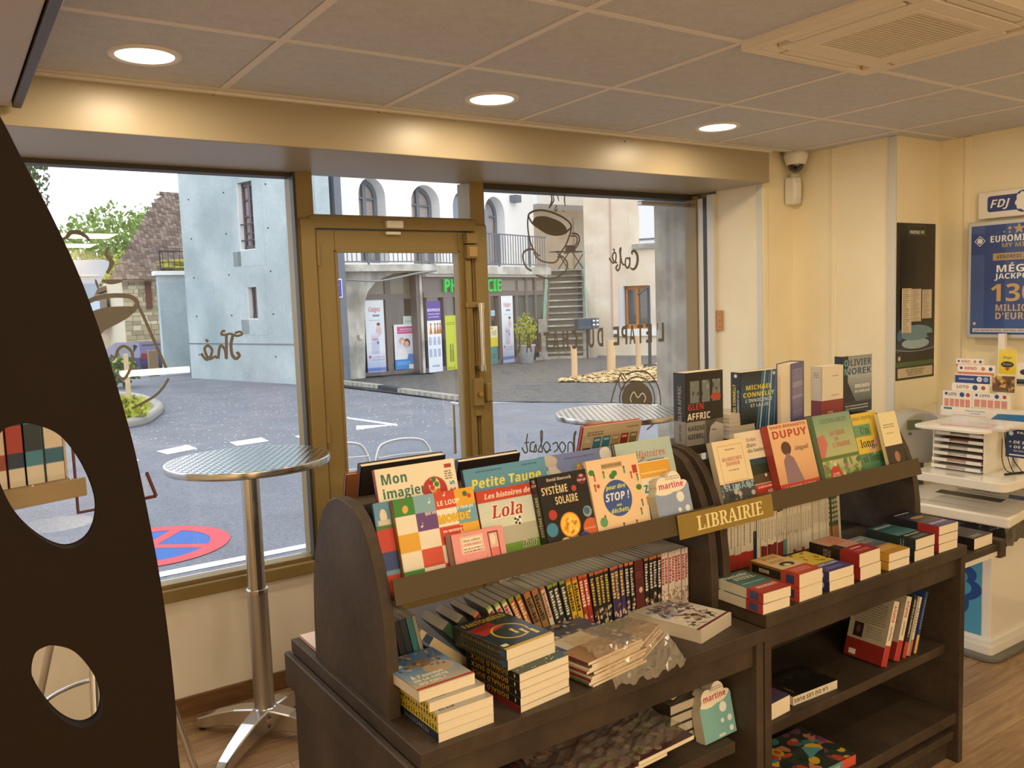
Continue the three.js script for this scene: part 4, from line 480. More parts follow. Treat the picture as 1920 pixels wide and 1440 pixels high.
face({ label: 'thick novel seen by its red and cream spine beside the peach novel', group: NV, t: 0.03, sc: '#c0b08a', w: 0.08, sp: (t, h) => spine(t, h, '#b9aa82', (x, w, hh) => { R(x, '#b4332b', 0, hh * 0.55, w, hh * 0.45); R(x, '#56703c', 0, 0, w, hh * 0.14); G(x, w / 2, hh * 0.25, w * 0.4, 6, '#7c6b50', 5); }) }, 1512, 785, 1535, 781, -0.024, (x, w, h) => { R(x, '#c5b48c', 0, 0, w, h); R(x, '#b4332b', 0, h * 0.55, w, h * 0.45); });
face({ label: 'green novel with flowering meadow and round red badge', group: NV, t: 0.026, sc: '#7d9470' }, 1522, 783, 1591, 768, 0.006, (x, w, h) => { bg(x, w, h, '#7fa08c', '#a9b98c', '#b9bd8a', '#6f8a4a'); T(x, 'LUCINDA RILEY', w * 0.52, h * 0.1, h * 0.075, '#4a6a5a', { font: 'serif', fit: w * 0.7 }); T(x, 'LA SŒUR', w * 0.55, h * 0.28, h * 0.08, '#b7564c'); T(x, 'DE', w * 0.5, h * 0.36, h * 0.07, '#b7564c'); T(x, "L'OMBRE", w * 0.6, h * 0.44, h * 0.09, '#b7564c'); P(x, '#c9776a', [[0, h * 0.3], [w * 0.2, h * 0.27], [w * 0.25, h * 0.4], [w * 0.1, h * 0.6], [0, h * 0.62]]); R(x, '#5c7a3c', 0, h * 0.58, w, h * 0.05); x.save(); x.translate(0, h * 0.62); blobs(x, w, h * 0.38, ['#6f8a45', '#8aa055', '#57743a'], 40, w * 0.08); blobs(x, w, h * 0.36, ['#b0607e', '#c58aa0', '#d9d3b4'], 16, w * 0.05); x.restore(); O(x, '#c4362d', w * 0.3, h * 0.84, w * 0.15); T(x, 'LA SAGA', w * 0.3, h * 0.81, h * 0.034, '#f6e6dc'); T(x, 'PHÉNOMÈNE', w * 0.3, h * 0.85, h * 0.03, '#f6e6dc'); });
face({ label: 'yellow and green novel with large black serif words', group: NV, t: 0.02, sc: '#5c8a5a', w: 0.145 }, 1594, 779, 1650, 767, -0.022, (x, w, h) => { R(x, '#e6c84a', 0, 0, w, h); R(x, '#6f9f7a', 0, h * 0.18, w * 0.65, h * 0.18); R(x, '#5a8f6a', 0, h * 0.62, w, h * 0.24); P(x, '#d8b0a0', [[w * 0.4, h * 0.55], [w, h * 0.3], [w, h * 0.45], [w * 0.6, h * 0.65]]); T(x, 'INGA VESPER', w * 0.4, h * 0.08, h * 0.075, '#8f7a2c', { fit: w * 0.75 }); T(x, 'Un', w * 0.4, h * 0.27, h * 0.16, '#3a5a3a', { font: 'serif' }); T(x, 'long,', w * 0.45, h * 0.47, h * 0.16, '#2c2a20', { font: 'serif' }); T(x, 'si long', w * 0.5, h * 0.7, h * 0.15, '#2f4a30', { font: 'serif' }); T(x, 'après-midi', w * 0.5, h * 0.91, h * 0.13, '#3a3420', { font: 'serif' }); });
face({ label: 'cream novel with portrait band at the end of the slanted shelf', group: NV, t: 0.014, sc: '#e3d7b0' }, 1645, 778, 1677, 768, 0.012, (x, w, h) => { R(x, '#efe3b4', 0, 0, w, h); G(x, w * 0.45, h * 0.2, w * 0.6, 2, '#8f8360', 7); G(x, w * 0.45, h * 0.34, w * 0.4, 1, '#b0a57c', 7); photo(x, 0, h * 0.55, w, h * 0.45, ['#241f1b', '#2e2722', '#1b1714'], 14); O(x, '#a8714f', w * 0.55, h * 0.74, w * 0.14, h * 0.09); R(x, '#7a4a3a', w * 0.4, h * 0.86, w * 0.3, h * 0.14); });
// --- upright books on the top board
{
  const up = (o, u0, u1, vt, z, draw, turn = 0) => { const a = onZ(u0, vt, z), b = onZ(u1, vt, z), w = o.w || b.x - a.x, h = o.h || a.y - 1.19, g = book({ ...o, w, h, f: cover(w, h, draw), s: o.sp ? o.sp(o.t, h) : solid(o.sc), b: solid(o.bc || o.sc), edge: solid(o.sc) }); g.position.set(a.x, 1.19, z - o.t / 2); g.rotation.y = turn; return g; };
  up({ label: 'thick black novel with red and white title standing on top', t: 0.052, sc: '#191614', sp: (t, h) => spine(t, h, '#17140f', (x, w, hh) => { T(x, 'GLEN AFFRIC', w / 2, hh * 0.42, w * 0.34, '#9d948a', { rot: -Math.PI / 2 }); R(x, '#8b8782', 0, hh * 0.66, w, hh * 0.34); T(x, 'KARINE GIEBEL', w / 2, hh * 0.82, w * 0.26, '#3a3733', { rot: -Math.PI / 2, fit: hh * 0.24 }); }) }, 1285, 1355, 700, 0.52, (x, w, h) => { R(x, '#17140f', 0, 0, w, h); photo(x, w * 0.12, h * 0.12, w * 0.8, h * 0.3, ['#6f7c80', '#3f5040', '#8a9296', '#4a4038'], 26); R(x, '#17140f', w * 0.36, h * 0.1, w * 0.07, h * 0.34); R(x, '#17140f', w * 0.64, h * 0.1, w * 0.07, h * 0.34); O(x, '#b3402c', w * 0.8, h * 0.36, w * 0.14, h * 0.05); T(x, 'GLEN', w * 0.05, h * 0.47, h * 0.12, '#c2352c', { align: 'left' }); T(x, 'AFFRIC', w * 0.04, h * 0.6, h * 0.13, '#efe6da', { align: 'left', fit: undefined }); R(x, '#8d8985', 0, h * 0.67, w, h * 0.33); P(x, '#6e6a65', [[w * 0.45, h], [w * 0.5, h * 0.67], [w, h * 0.67], [w, h]]); P(x, '#b9b3ab', [[w * 0.62, h], [w * 0.6, h * 0.78], [w * 0.8, h * 0.71], [w, h * 0.76], [w, h]]); P(x, '#4c4844', [[w * 0.52, h * 0.67], [w * 0.84, h * 0.67], [w * 0.66, h * 0.76], [w * 0.56, h]]); R(x, '#55504b', w * 0.68, h * 0.81, w * 0.12, h * 0.012); T(x, 'KARINE', w * 0.05, h * 0.77, h * 0.09, '#1f1c1a', { align: 'left' }); T(x, 'GIEBEL', w * 0.05, h * 0.88, h * 0.09, '#1f1c1a', { align: 'left' }); });
  up({ label: 'dark blue thriller with yellow author name and palm tree', t: 0.04, sc: '#141519', sp: (t, h) => spine(t, h, '#121318', (x, w, hh) => { T(x, 'MICHAEL CONNELLY', w * 0.36, hh * 0.5, w * 0.42, '#e8d23a', { rot: -Math.PI / 2, fit: hh * 0.62 }); T(x, "L'INNOCENCE ET LA LOI", w * 0.74, hh * 0.5, w * 0.26, '#d8dce0', { rot: -Math.PI / 2, fit: hh * 0.45 }); O(x, '#d8d4cc', w / 2, hh * 0.06, w * 0.16); }) }, 1388, 1456, 699, 0.52, (x, w, h) => { bg(x, w, h, '#18222c', '#27506f', '#1b2c3a', '#12181d'); for (let i = 0; i < 7; i++) P(x, ['#3f74a8', '#9cc0d8', '#2c5a8c'][i % 3], [[w * (0.6 + i * 0.06), 0], [w * (0.64 + i * 0.06), 0], [w * (0.45 + i * 0.08), h], [w * (0.4 + i * 0.08), h]]); T(x, 'MICHAEL', w * 0.5, h * 0.25, h * 0.1, '#e9d53c', { fit: w * 0.72 }); T(x, 'CONNELLY', w * 0.5, h * 0.36, h * 0.1, '#e9d53c', { fit: w * 0.86 }); T(x, "L'INNOCENCE", w * 0.5, h * 0.45, h * 0.075, '#c9d4dc', { fit: w * 0.74 }); T(x, 'ET LA LOI', w * 0.52, h * 0.53, h * 0.07, '#c9d4dc', { fit: w * 0.5 }); R(x, '#0f1412', w * 0.24, h * 0.7, w * 0.025, h * 0.3); for (let i = 0; i < 9; i++) { x.save(); x.translate(w * 0.25, h * 0.7); x.rotate(i * 0.7); P(x, '#0f1412', [[0, 0], [w * 0.14, -h * 0.012], [w * 0.16, h * 0.02]]); x.restore(); } O(x, '#d8d4cc', w * 0.92, h * 0.06, w * 0.035); });
  const pb = book({ label: 'hardback with pale page edge and violet back cover standing on top', hard: true, w: 0.14, h: 0.225, t: 0.05, f: solid('#3b3a66'), s: solid('#3b3a66'), b: cover(0.14, 0.225, (x, w, h) => { R(x, '#5a5590', 0, 0, w, h); for (const [a, n] of [[0.1, 9], [0.3, 8], [0.5, 10], [0.72, 4]]) G(x, w * 0.5, h * a, w * 0.75, n, '#b9b4cf', 6); }), edge: solid('#4a4678') });
  { const a = onZ(1495, 682, 0.53); pb.position.set(a.x, 1.19, 0.5); pb.rotation.y = Math.PI + 0.35; pb.position.x += 0.075; pb.position.z -= 0.03; }
  up({ label: 'white novel with deep red lower band standing on top', t: 0.045, sc: '#d9d0c0', sp: (t, h) => spine(t, h, '#cfc6b4', (x, w, hh) => { R(x, '#7a2a28', 0, hh * 0.62, w, hh * 0.38); G(x, w / 2, hh * 0.12, w * 0.5, 3, '#8a8272', 6); }) }, 1541, 1581, 688, 0.50, (x, w, h) => { R(x, '#e7ddca', 0, 0, w, h); G(x, w * 0.62, h * 0.18, w * 0.3, 1, '#8a8272', 6); T(x, 'anéantir', w * 0.62, h * 0.53, h * 0.055, '#a8483c', { font: 'serif', weight: 'normal' }); R(x, '#8c2f2b', 0, h * 0.62, w, h * 0.38); T(x, 'michel', w * 0.4, h * 0.83, h * 0.045, '#ead6c6', { font: 'serif' }); T(x, 'houellebecq', w * 0.5, h * 0.9, h * 0.09, '#ead6c6', { font: 'serif', fit: w * 0.86 }); });
  up({ label: 'misty blue thriller with blue author name standing on top', t: 0.03, sc: '#1a2230', sp: (t, h) => solid('#161d2a') }, 1578, 1635, 669, 0.44, (x, w, h) => { bg(x, w, h, '#8d97a0', '#a9b2b8', '#6f7c86', '#2a3440'); P(x, '#161d28', [[0, 0], [w * 0.22, 0], [w * 0.2, h * 0.45], [w * 0.5, h * 0.85], [0, h]]); T(x, 'OLIVIER', w * 0.54, h * 0.13, h * 0.15, '#27405f', { fit: w * 0.86 }); T(x, 'NOREK', w * 0.54, h * 0.28, h * 0.15, '#27405f', { fit: w * 0.86 }); T(x, 'O', w * 0.15, h * 0.13, h * 0.15, '#63b4cf'); T(x, 'N', w * 0.15, h * 0.28, h * 0.15, '#63b4cf'); T(x, 'BRUMES', w * 0.68, h * 0.54, h * 0.085, '#e4e6e2', { fit: w * 0.5 }); T(x, 'DE CAPELANS', w * 0.68, h * 0.63, h * 0.06, '#e4e6e2', { fit: w * 0.5 }); R(x, '#1f2a3f', 0, h * 0.8, w, h * 0.2); G(x, w * 0.5, h * 0.86, w * 0.75, 2, '#d5d8d8', 9); });
  for (let i = 0; i < 6; i++) { const c = ['#cfc6b6', '#bdb4a4', '#c8bfae'][i % 3], g = book({ label: 'grey-edged paperback lying flat behind the thick black novel, ' + ['lowest', 'second', 'third', 'fourth', 'fifth', 'topmost'][i] + ' in its pile', group: 'paperbacks lying on the top board', w: 0.12, h: 0.14, t: 0.013, f: solid(c), s: solid(c), b: solid(c), edge: solid(c), grey: true }); g.rotation.set(-Math.PI / 2, 0, 0.02 * i - 0.05); g.position.set(1.215, 1.197 + i * 0.0132, 0.52); }
}
// --- rows of spines
function spineRow(list, y, zf, x, dir, opt) {                       // list of [count, spec, lean]; placed from x leftwards (dir -1) or rightwards
  for (const [n, sp, lean] of list) for (let i = 0; i < n; i++) {
    const le = typeof lean === 'function' ? lean(i) : (lean || 0), ti = sp.t * (sp.vary ? rnd(0.85, 1.2) : 1), g = book({ name: sp.name || opt.name, label: sp.label, group: sp.group || opt.group, w: sp.w || 0.115, h: sp.h, t: sp.t, f: sp.f || solid(sp.fc || '#999'), s: Array.isArray(sp.s) ? sp.s[i % sp.s.length] : sp.s, b: solid(sp.bc || sp.fc || '#aaa'), edge: solid(sp.fc || '#bbb'), grey: sp.grey });
    const q = new THREE.Quaternion().setFromAxisAngle(V(0, 0, 1), le), r = new THREE.Quaternion().setFromAxisAngle(V(0, 1, 0), Math.PI / 2); g.quaternion.copy(q).multiply(r);
    const step = (sp.t + 0.0006) / Math.cos(le); if (dir < 0) x -= step; const off = V(sp.t / 2, 0, 0).applyQuaternion(q);
    const zz = zf + (sp.z || 0) + rnd(-0.003, 0.003); g.position.set(x + off.x, y + off.y + (le < 0 ? sp.t * Math.sin(-le) : 0) + 0.0002, zz); if (dir > 0) x += step;
  }
  return x;
}
{
  const h = 0.176, mk = (t, base, ink, o = {}) => { const l = []; for (let k = 0; k < (o.n || 2); k++) l.push(spine(t, h, base, (x, w, hh) => { R(x, o.top || '#c96a35', 0, 0, w, hh * 0.05); R(x, ink, w * 0.22, hh * 0.1, w * 0.56, hh * 0.02); let y = hh * 0.1; while (y < hh * 0.52) { const s = rnd(3, 7); R(x, ink, w * 0.2, y, w * rnd(0.35, 0.6), s); y += s + 2; } for (let i = 0; i < 9; i++) O(x, (o.pics || ['#d8c0a0', '#8a6a50', '#c8b8a8', '#5a4a48'])[i % 4], rnd(w * 0.2, w * 0.8), rnd(hh * 0.62, hh * 0.92), rnd(1.5, w * 0.3), rnd(2, 6)); })); return l; };
  const S = (t, label, s, fc, extra = {}) => ({ t, h, s, fc, label, grey: true, ...extra });
  const list = [
    [8, S(0.0125, 'slim white and pink comic paperback in the upright row', mk(0.0125, '#e3d6cc', '#b03a48', { top: '#cfc2b8', pics: ['#c9a08a', '#a86a50', '#7a8a6a', '#d8b0a8'], n: 4 }), '#b9a8a0'), 0],
    [4, S(0.0155, 'black comic paperback with white spine lettering in the row', mk(0.0155, '#1b191c', '#e6e0d8', { n: 3 }), '#2b292b'), (i) => i * 0.008],
    [1, S(0.034, 'thick dark red volume between black comic paperbacks', [spine(0.034, h, '#5c1f22', (x, w, hh) => { G(x, w / 2, hh * 0.2, w * 0.7, 3, '#8a4a44', 6); O(x, '#c9b4a0', w * 0.6, hh * 0.5, w * 0.2, hh * 0.05); })], '#4a1a1c'), 0.05],
    [2, S(0.0155, 'black comic paperback with orange-topped spine beside the red volume', mk(0.0155, '#1d1a1d', '#d8d2c8', { top: '#d87a3a' }), '#2b292b'), 0.06],
    [3, S(0.0155, 'violet comic paperback with yellow spine lettering', mk(0.0155, '#3a2c6a', '#e6c84a'), '#2c2a3a'), (i) => 0.08 + i * 0.01],
    [4, S(0.0155, 'dark navy comic paperback with yellow spine lettering', mk(0.0155, '#20242f', '#e0c34a'), '#2a2c32'), (i) => 0.11 + i * 0.012],
    [2, S(0.0155, 'red comic paperback with white spine lettering', mk(0.0155, '#b23526', '#f0e2d0'), '#8a3024'), 0.16],
    [2, S(0.0175, 'yellow comic paperback with dark spine lettering', mk(0.0175, '#dcb52c', '#3a3428'), '#b5963a'), (i) => 0.18 + i * 0.02],
    [3, S(0.0165, 'black and green comic paperback with white spine letters', mk(0.0165, '#2a2c28', '#e6e4da', { top: '#8aa83c' }), '#3a3c38'), (i) => 0.22 + i * 0.02],
    [1, S(0.0145, 'white-spined comic paperback beside the black and green ones', mk(0.0145, '#d8d0c2', '#b5543a'), '#b9b0a2'), (i) => 0.28 + i * 0.02],
    [2, S(0.02, 'brown and gold comic paperback with dark lettering', mk(0.02, '#9a7448', '#2c241c'), '#6a5238'), (i) => 0.32 + i * 0.03],
    [2, S(0.0165, 'orange and green comic paperback leaning left', mk(0.0165, '#b5602c', '#e6d6b8', { top: '#8aa83c' }), '#6a5a42'), (i) => 0.38 + i * 0.02],
    [3, S(0.0155, 'white comic paperback with red lettering leaning left', mk(0.0155, '#dcd2c0', '#a8342c', { top: '#8aa83c', n: 3 }), '#8a8478'), (i) => 0.43 + i * 0.03],
    [1, S(0.018, 'dark red comic paperback leaning left', mk(0.018, '#6a2a26', '#c9a890'), '#4a3a36'), (i) => 0.6 + i * 0.03],
    [1, S(0.024, 'black volume with white label leaning left under clear wrap', [spine(0.024, h, '#3c3a36', (x, w, hh) => { R(x, '#e6dcc4', 0, hh * 0.3, w, hh * 0.5); G(x, w / 2, hh * 0.4, w * 0.5, 5, '#3a342c', 8); })], '#4a4844'), 0.68],
    [1, S(0.026, 'dark green hardback leaning left at the row end', [spine(0.026, h, '#2a4a35', (x, w, hh) => { G(x, w / 2, hh * 0.5, w * 0.4, 6, '#9aa88a', 7); })], '#4c4a45'), (i) => 0.74 + i * 0.05],
    [1, { t: 0.024, h: 0.2, w: 0.14, s: [spine(0.024, 0.2, '#c4b08c', (x, w, hh) => { R(x, '#2c3f5c', w * 0.1, hh * 0.1, w * 0.8, hh * 0.12); })], fc: '#5e5b54', name: 'album', label: 'beige-spined album slumped over the grey and green ones', grey: true }, 0.86],
    [1, { t: 0.02, h: 0.2, w: 0.14, s: [spine(0.02, 0.2, '#3a382f', (x, w, hh) => { R(x, '#4a6a35', 0, hh * 0.4, w, hh * 0.6); })], fc: '#57544e', name: 'album', group: 'albums slumped at the row end', label: 'grey and green album slumped low at the row end', grey: true }, (i) => 0.93 + i * 0.04],
  ];
  const xe = spineRow(list, 0.74, 0.62, 0.917, -1, { name: 'comic_paperback', group: 'comic paperbacks in the upright row' });
  const tl = (base, txt, label, t, lean, fc) => [1, { t, h: 0.19, w: 0.13, s: [spineText(t, 0.19, base, txt, '#dfe6e6', { at: 0.7, size: 0.5 })], fc, label, grey: true }, lean];
  spineRow([tl('#17181c', '10', 'black volume numbered ten beside the curved side panel', 0.017, 0.2, '#33343a'), tl('#1a1c22', '8', 'black volume numbered eight, next to the side panel', 0.017, 0.2, '#33343a'), tl('#20262c', '8', 'dark grey volume numbered eight beside the teal one', 0.017, 0.2, '#33383c'), tl('#2c6a6c', '', 'teal volume leaning among black numbered volumes', 0.016, 0.2, '#2c5a5c'), tl('#8f8676', '', 'grey-beige volume leaning beside the teal one', 0.01, 0.2, '#9a9284')], 0.74, 0.63, -0.03, 1, { name: 'comic_paperback', group: 'numbered volumes by the side panel' });
}
{ // paperbacks, mostly white, on the second unit
  const W = (h, t, label, s, fc, extra = {}) => ({ h, t, label, s: Array.isArray(s) ? s : [s], fc: fc || '#ddd2bd', w: 0.12, ...extra });
  const white = (t, h, o = {}) => spine(t, h, '#eee4d0', (x, w, hh) => { if (o.band) R(x, o.band, 0, hh * (1 - o.bh), w, hh); if (o.mark) R(x, o.mark, w * 0.15, hh * 0.06, w * 0.7, hh * 0.14); let y = hh * 0.3; while (y < hh * 0.62) { const s = rnd(2, 6); R(x, '#8a7d6c', w * 0.42, y, w * 0.18, s); y += s + 2; } if (o.dot) O(x, '#2a2622', w / 2, hh * 0.08, w * 0.26); });
  const G2 = 'paperbacks in the white-spined row';
  const L = [
    [1, W(0.175, 0.012, 'blue and orange slim guide at the row end', spine(0.012, 0.175, '#3a5f9a', (x, w, hh) => R(x, '#c4552c', 0, 0, w, hh * 0.3))), 0],
    [1, W(0.178, 0.014, 'yellow and red school grammar with vertical title', spineText(0.014, 0.178, '#d8b45a', '', '#fff', { band: '#c23a2a', bandH: 0.5, txt2: 'Bescherelle' })), 0],
    [1, W(0.178, 0.015, 'white paperback with small black picture on spine', white(0.015, 0.178, { mark: '#4a463e' })), 0], [2, W(0.18, 0.014, 'black paperback with white spine stripe', [spine(0.014, 0.18, '#1c191b', (x, w, hh) => { R(x, '#e6dfd2', w * 0.4, hh * 0.25, w * 0.2, hh * 0.65); O(x, '#6a2a33', w / 2, hh * 0.1, w * 0.3); })], '#2a2729'), 0],
    [1, W(0.195, 0.03, 'thick white paperback with black dot and red foot', white(0.03, 0.195, { band: '#c0392b', bh: 0.24, dot: 1 })), 0], [4, W(0.198, 0.03, 'thick white paperback with red foot and fine title', [white(0.03, 0.198, { band: '#b93a2c', bh: 0.26 }), white(0.03, 0.198, { band: '#bd3a2c', bh: 0.24 })]), 0],
    [1, W(0.225, 0.016, 'tall white paperback with navy foot', white(0.016, 0.225, { band: '#2a3550', bh: 0.48 }), '#bcb3a2'), 0], [1, W(0.222, 0.016, 'tall white paperback with black bookseller mark', white(0.016, 0.222, { mark: '#a8442f' }), '#bcb3a2'), 0],
    [5, W(0.19, 0.016, 'white paperback with dark red foot and tiny title', [white(0.016, 0.19, { band: '#7d2b28', bh: 0.28 }), white(0.016, 0.19, { band: '#8a2e28', bh: 0.26 })]), 0.01], [2, W(0.192, 0.017, 'white paperback with two black squares near the top', [white(0.017, 0.192, { mark: '#2a2723', band: '#8a2e28', bh: 0.26 })]), 0.01],
    [1, W(0.225, 0.015, 'tall white paperback with teal foot', white(0.015, 0.225, { band: '#5fa3a4', bh: 0.24 }), '#bcb3a2'), 0.01], [9, W(0.188, 0.0145, 'plain white paperback with fine grey title', [white(0.0145, 0.188), white(0.0145, 0.188), white(0.0145, 0.188, { band: '#c43a2f', bh: 0.06 })]), 0.02],
    [4, W(0.225, 0.0125, 'tall slim white paperback with black handwritten title', [white(0.0125, 0.225, { mark: '#8a8478' }), white(0.0125, 0.225)], '#c4bba9'), 0.03], [3, W(0.2, 0.014, 'white paperback with small blue picture on spine', [white(0.014, 0.2, { mark: '#6f95a4' })], '#c4bba9'), 0.05],
    [4, W(0.215, 0.013, 'olive green paperback with white letters leaning', [spine(0.013, 0.215, '#55623c', (x, w, hh) => { for (let i = 0; i < 5; i++) R(x, '#d8d3bd', w * 0.25, hh * (0.3 + i * 0.08), w * 0.5, hh * 0.05); R(x, '#b9805a', 0, hh * 0.75, w, hh * 0.25); })], '#6f7450'), 0.07], [1, W(0.195, 0.014, 'last white paperback with red mark at the row end', white(0.014, 0.195, { mark: '#b5483c' })), 0.09],
  ];
  spineRow(L, 0.775, 0.56, 1.055, 1, { name: 'paperback', group: G2 });
}
// --- stacks lying on the counters
function stack(n, o, p, y, spec, jitter = 0.006) {                 // p: front left corner on the counter; books lie front up, spine to the left
  let yy = y; for (let i = 0; i < n; i++) {
    const sp = spec(i, n), at = ['bottom of', 'second up in', 'third up in', 'fourth up in', 'fifth up in', 'sixth up in', 'seventh up in', 'eighth up in'], lb = sp.label || o.label, g = book({ ...o, ...sp, label: sp.solo ? lb : lb + ', ' + (i === n - 1 ? 'top of' : at[i]) + ' its stack' }); const turn = (o.turn || 0) + rnd(-1, 1) * jitter * 2; g.quaternion.setFromEuler(new THREE.Euler(-Math.PI / 2, 0, turn, 'YXZ')).premultiply(new THREE.Quaternion()); g.quaternion.copy(new THREE.Quaternion().setFromAxisAngle(V(0, 1, 0), turn).multiply(new THREE.Quaternion().setFromAxisAngle(V(1, 0, 0), -Math.PI / 2)));
    g.position.set(p.x + (sp.dx || 0) + rnd(-jitter, jitter) * 0.5, yy + sp.t / 2 + 0.0003, p.z + (sp.dz || 0)); yy += sp.t + 0.0004;
  } return yy;
}
{
  const Y2 = 0.775, fl = (u, v, y) => onY(u, v, y), red = '#a8302a';
  const defs = [
    [2, 1453, 1161, 1499, 1142, 'teal paperback with white script author name and red band', 0.03, 0.178, '#1f4f50', '#d8cfbd', (x, w, h) => { bg(x, w, h, '#1c4a4b', '#2c6463', '#4a8a86'); T(x, 'Danielle', w * 0.42, h * 0.16, h * 0.13, '#ece4d2', { font: 'serif', skew: -0.3 }); T(x, 'STEEL', w * 0.55, h * 0.3, h * 0.14, '#ece4d2', { font: 'serif' }); R(x, '#8fb5a4', w * 0.1, h * 0.5, w * 0.8, h * 0.03); R(x, red, 0, h * 0.66, w, h * 0.34); T(x, 'NOUVEAUTÉ', w * 0.55, h * 0.76, h * 0.1, '#f0e2d0', { fit: w * 0.7 }); }, (x, w, h) => { R(x, '#c9c2b2', 0, 0, w, h); R(x, red, 0, h * 0.66, w, h * 0.34); R(x, '#3a4a7a', w * 0.15, h * 0.72, w * 0.7, h * 0.18); }],
    [2, 1516, 1136, 1561, 1121, 'sand-coloured thriller with dark silhouette and orange red band', 0.04, 0.178, '#c79a5c', '#b5482f', (x, w, h) => { bg(x, w, h, '#d8a45c', '#d9bd8c', '#cfc3a4'); T(x, 'BUSSI', w * 0.55, h * 0.14, h * 0.13, '#5a4428', { fit: w * 0.6 }); G(x, w * 0.5, h * 0.28, w * 0.6, 2, '#5a4428', 8); O(x, '#2a2622', w * 0.55, h * 0.5, w * 0.26, h * 0.1); O(x, '#d8ccb2', w * 0.5, h * 0.54, w * 0.12, h * 0.06); R(x, '#b5402c', 0, h * 0.66, w, h * 0.34); G(x, w * 0.5, h * 0.74, w * 0.7, 3, '#e8b49a', 8); }, (x, w, h) => { R(x, '#8a5a2a', 0, 0, w, h); R(x, '#201c18', w * 0.2, h * 0.05, w * 0.6, h * 0.58); T(x, 'BUSSI', w * 0.5, h * 0.3, w * 0.34, '#e2d6c0', { rot: -1.57 }); R(x, '#b5402c', 0, h * 0.66, w, h * 0.34); R(x, '#2e3f74', w * 0.2, h * 0.74, w * 0.6, h * 0.16); }],
    [2, 1572, 1115, 1615, 1099, 'yellow paperback with dark figures and violet band', 0.03, 0.178, '#d8b82c', '#3a3a78', (x, w, h) => { R(x, '#d9bb35', 0, 0, w, h); blobs(x, w, h * 0.55, ['#6a5a2c', '#4a3a30', '#8a7a3a'], 12, w * 0.1); R(x, '#3d3d80', 0, h * 0.62, w, h * 0.38); T(x, 'CONCOURS', w * 0.5, h * 0.7, h * 0.1, '#e9e6e8', { fit: w * 0.84 }); G(x, w * 0.5, h * 0.82, w * 0.6, 2, '#a9a8c8', 8); }, (x, w, h) => { R(x, '#c8a92a', 0, 0, w, h); R(x, '#33336e', 0, h * 0.62, w, h * 0.38); O(x, '#d8d4e0', w / 2, h * 0.85, w * 0.3, h * 0.04); }],
    [2, 1626, 1094, 1665, 1080, 'dusky pink thriller with dark red band', 0.042, 0.178, '#a8665a', '#8e2426', (x, w, h) => { bg(x, w, h, '#b98a72', '#c49a86', '#a86a5c'); G(x, w * 0.55, h * 0.14, w * 0.6, 4, '#d8483a', 11); R(x, '#2a1c1a', 0, h * 0.4, w * 0.3, h * 0.25); R(x, '#9a2628', 0, h * 0.62, w, h * 0.38); G(x, w * 0.5, h * 0.7, w * 0.5, 1, '#edd8cc', 16); G(x, w * 0.5, h * 0.82, w * 0.6, 2, '#d8a49a', 8); }, (x, w, h) => { R(x, '#1f1615', 0, 0, w, h); R(x, '#8e2426', 0, h * 0.62, w, h * 0.38); G(x, w / 2, h * 0.3, w * 0.5, 4, '#c8b0a4', 6); }],
    [2, 1680, 1075, 1716, 1061, 'grey night-scene paperback with golden band', 0.027, 0.178, '#5c6066', '#c08a2c', (x, w, h) => { bg(x, w, h, '#8a96a0', '#5a6470', '#3a3c40'); G(x, w * 0.5, h * 0.12, w * 0.6, 1, '#c8c4bc', 16); G(x, w * 0.5, h * 0.26, w * 0.6, 2, '#c8b48a', 9); R(x, '#c18e30', 0, h * 0.58, w, h * 0.42); G(x, w * 0.5, h * 0.66, w * 0.7, 3, '#f0dca8', 9); }, (x, w, h) => { R(x, '#4a4e54', 0, 0, w, h); R(x, '#c18e30', 0, h * 0.58, w, h * 0.42); }],
    [2, 1728, 1057, 1762, 1044, 'dark teal thriller with pale capital letters', 0.036, 0.178, '#1f3338', '#1a2428', (x, w, h) => { bg(x, w, h, '#24474c', '#2c5a60', '#5a8a8a', '#1c2c30'); T(x, 'MINIER', w * 0.5, h * 0.14, h * 0.12, '#c9cdc4', { fit: w * 0.8 }); T(x, 'LA CHASSE', w * 0.5, h * 0.34, h * 0.1, '#3a7a80', { fit: w * 0.8 }); R(x, '#1a2428', 0, h * 0.66, w, h * 0.34); T(x, 'NOUVEAUTÉ', w * 0.5, h * 0.74, h * 0.08, '#dfe0d8', { fit: w * 0.7 }); G(x, w * 0.5, h * 0.84, w * 0.7, 2, '#aeb4b0', 8); }, (x, w, h) => { R(x, '#1a2a2e', 0, 0, w, h); G(x, w / 2, h * 0.7, w * 0.6, 2, '#8aa0a0', 8); }],
    [3, 1770, 1041, 1803, 1029, 'night blue novel with violet band and red spine foot', 0.03, 0.19, '#1f1b2c', '#a02c30', (x, w, h) => { bg(x, w, h, '#14141c', '#2a2c4a', '#6a5a3a', '#2c3a7a'); G(x, w * 0.5, h * 0.08, w * 0.7, 1, '#d8d4cc', 16); O(x, '#b08a4a', w * 0.5, h * 0.4, w * 0.3, h * 0.06); R(x, '#4a3a78', 0, h * 0.68, w, h * 0.32); T(x, 'NOUVEAUTÉ', w * 0.5, h * 0.8, h * 0.1, '#e6e0e4', { fit: w * 0.8 }); }, (x, w, h) => { R(x, '#16151c', 0, 0, w, h); R(x, '#a02c30', 0, h * 0.6, w, h * 0.4); }],
  ];
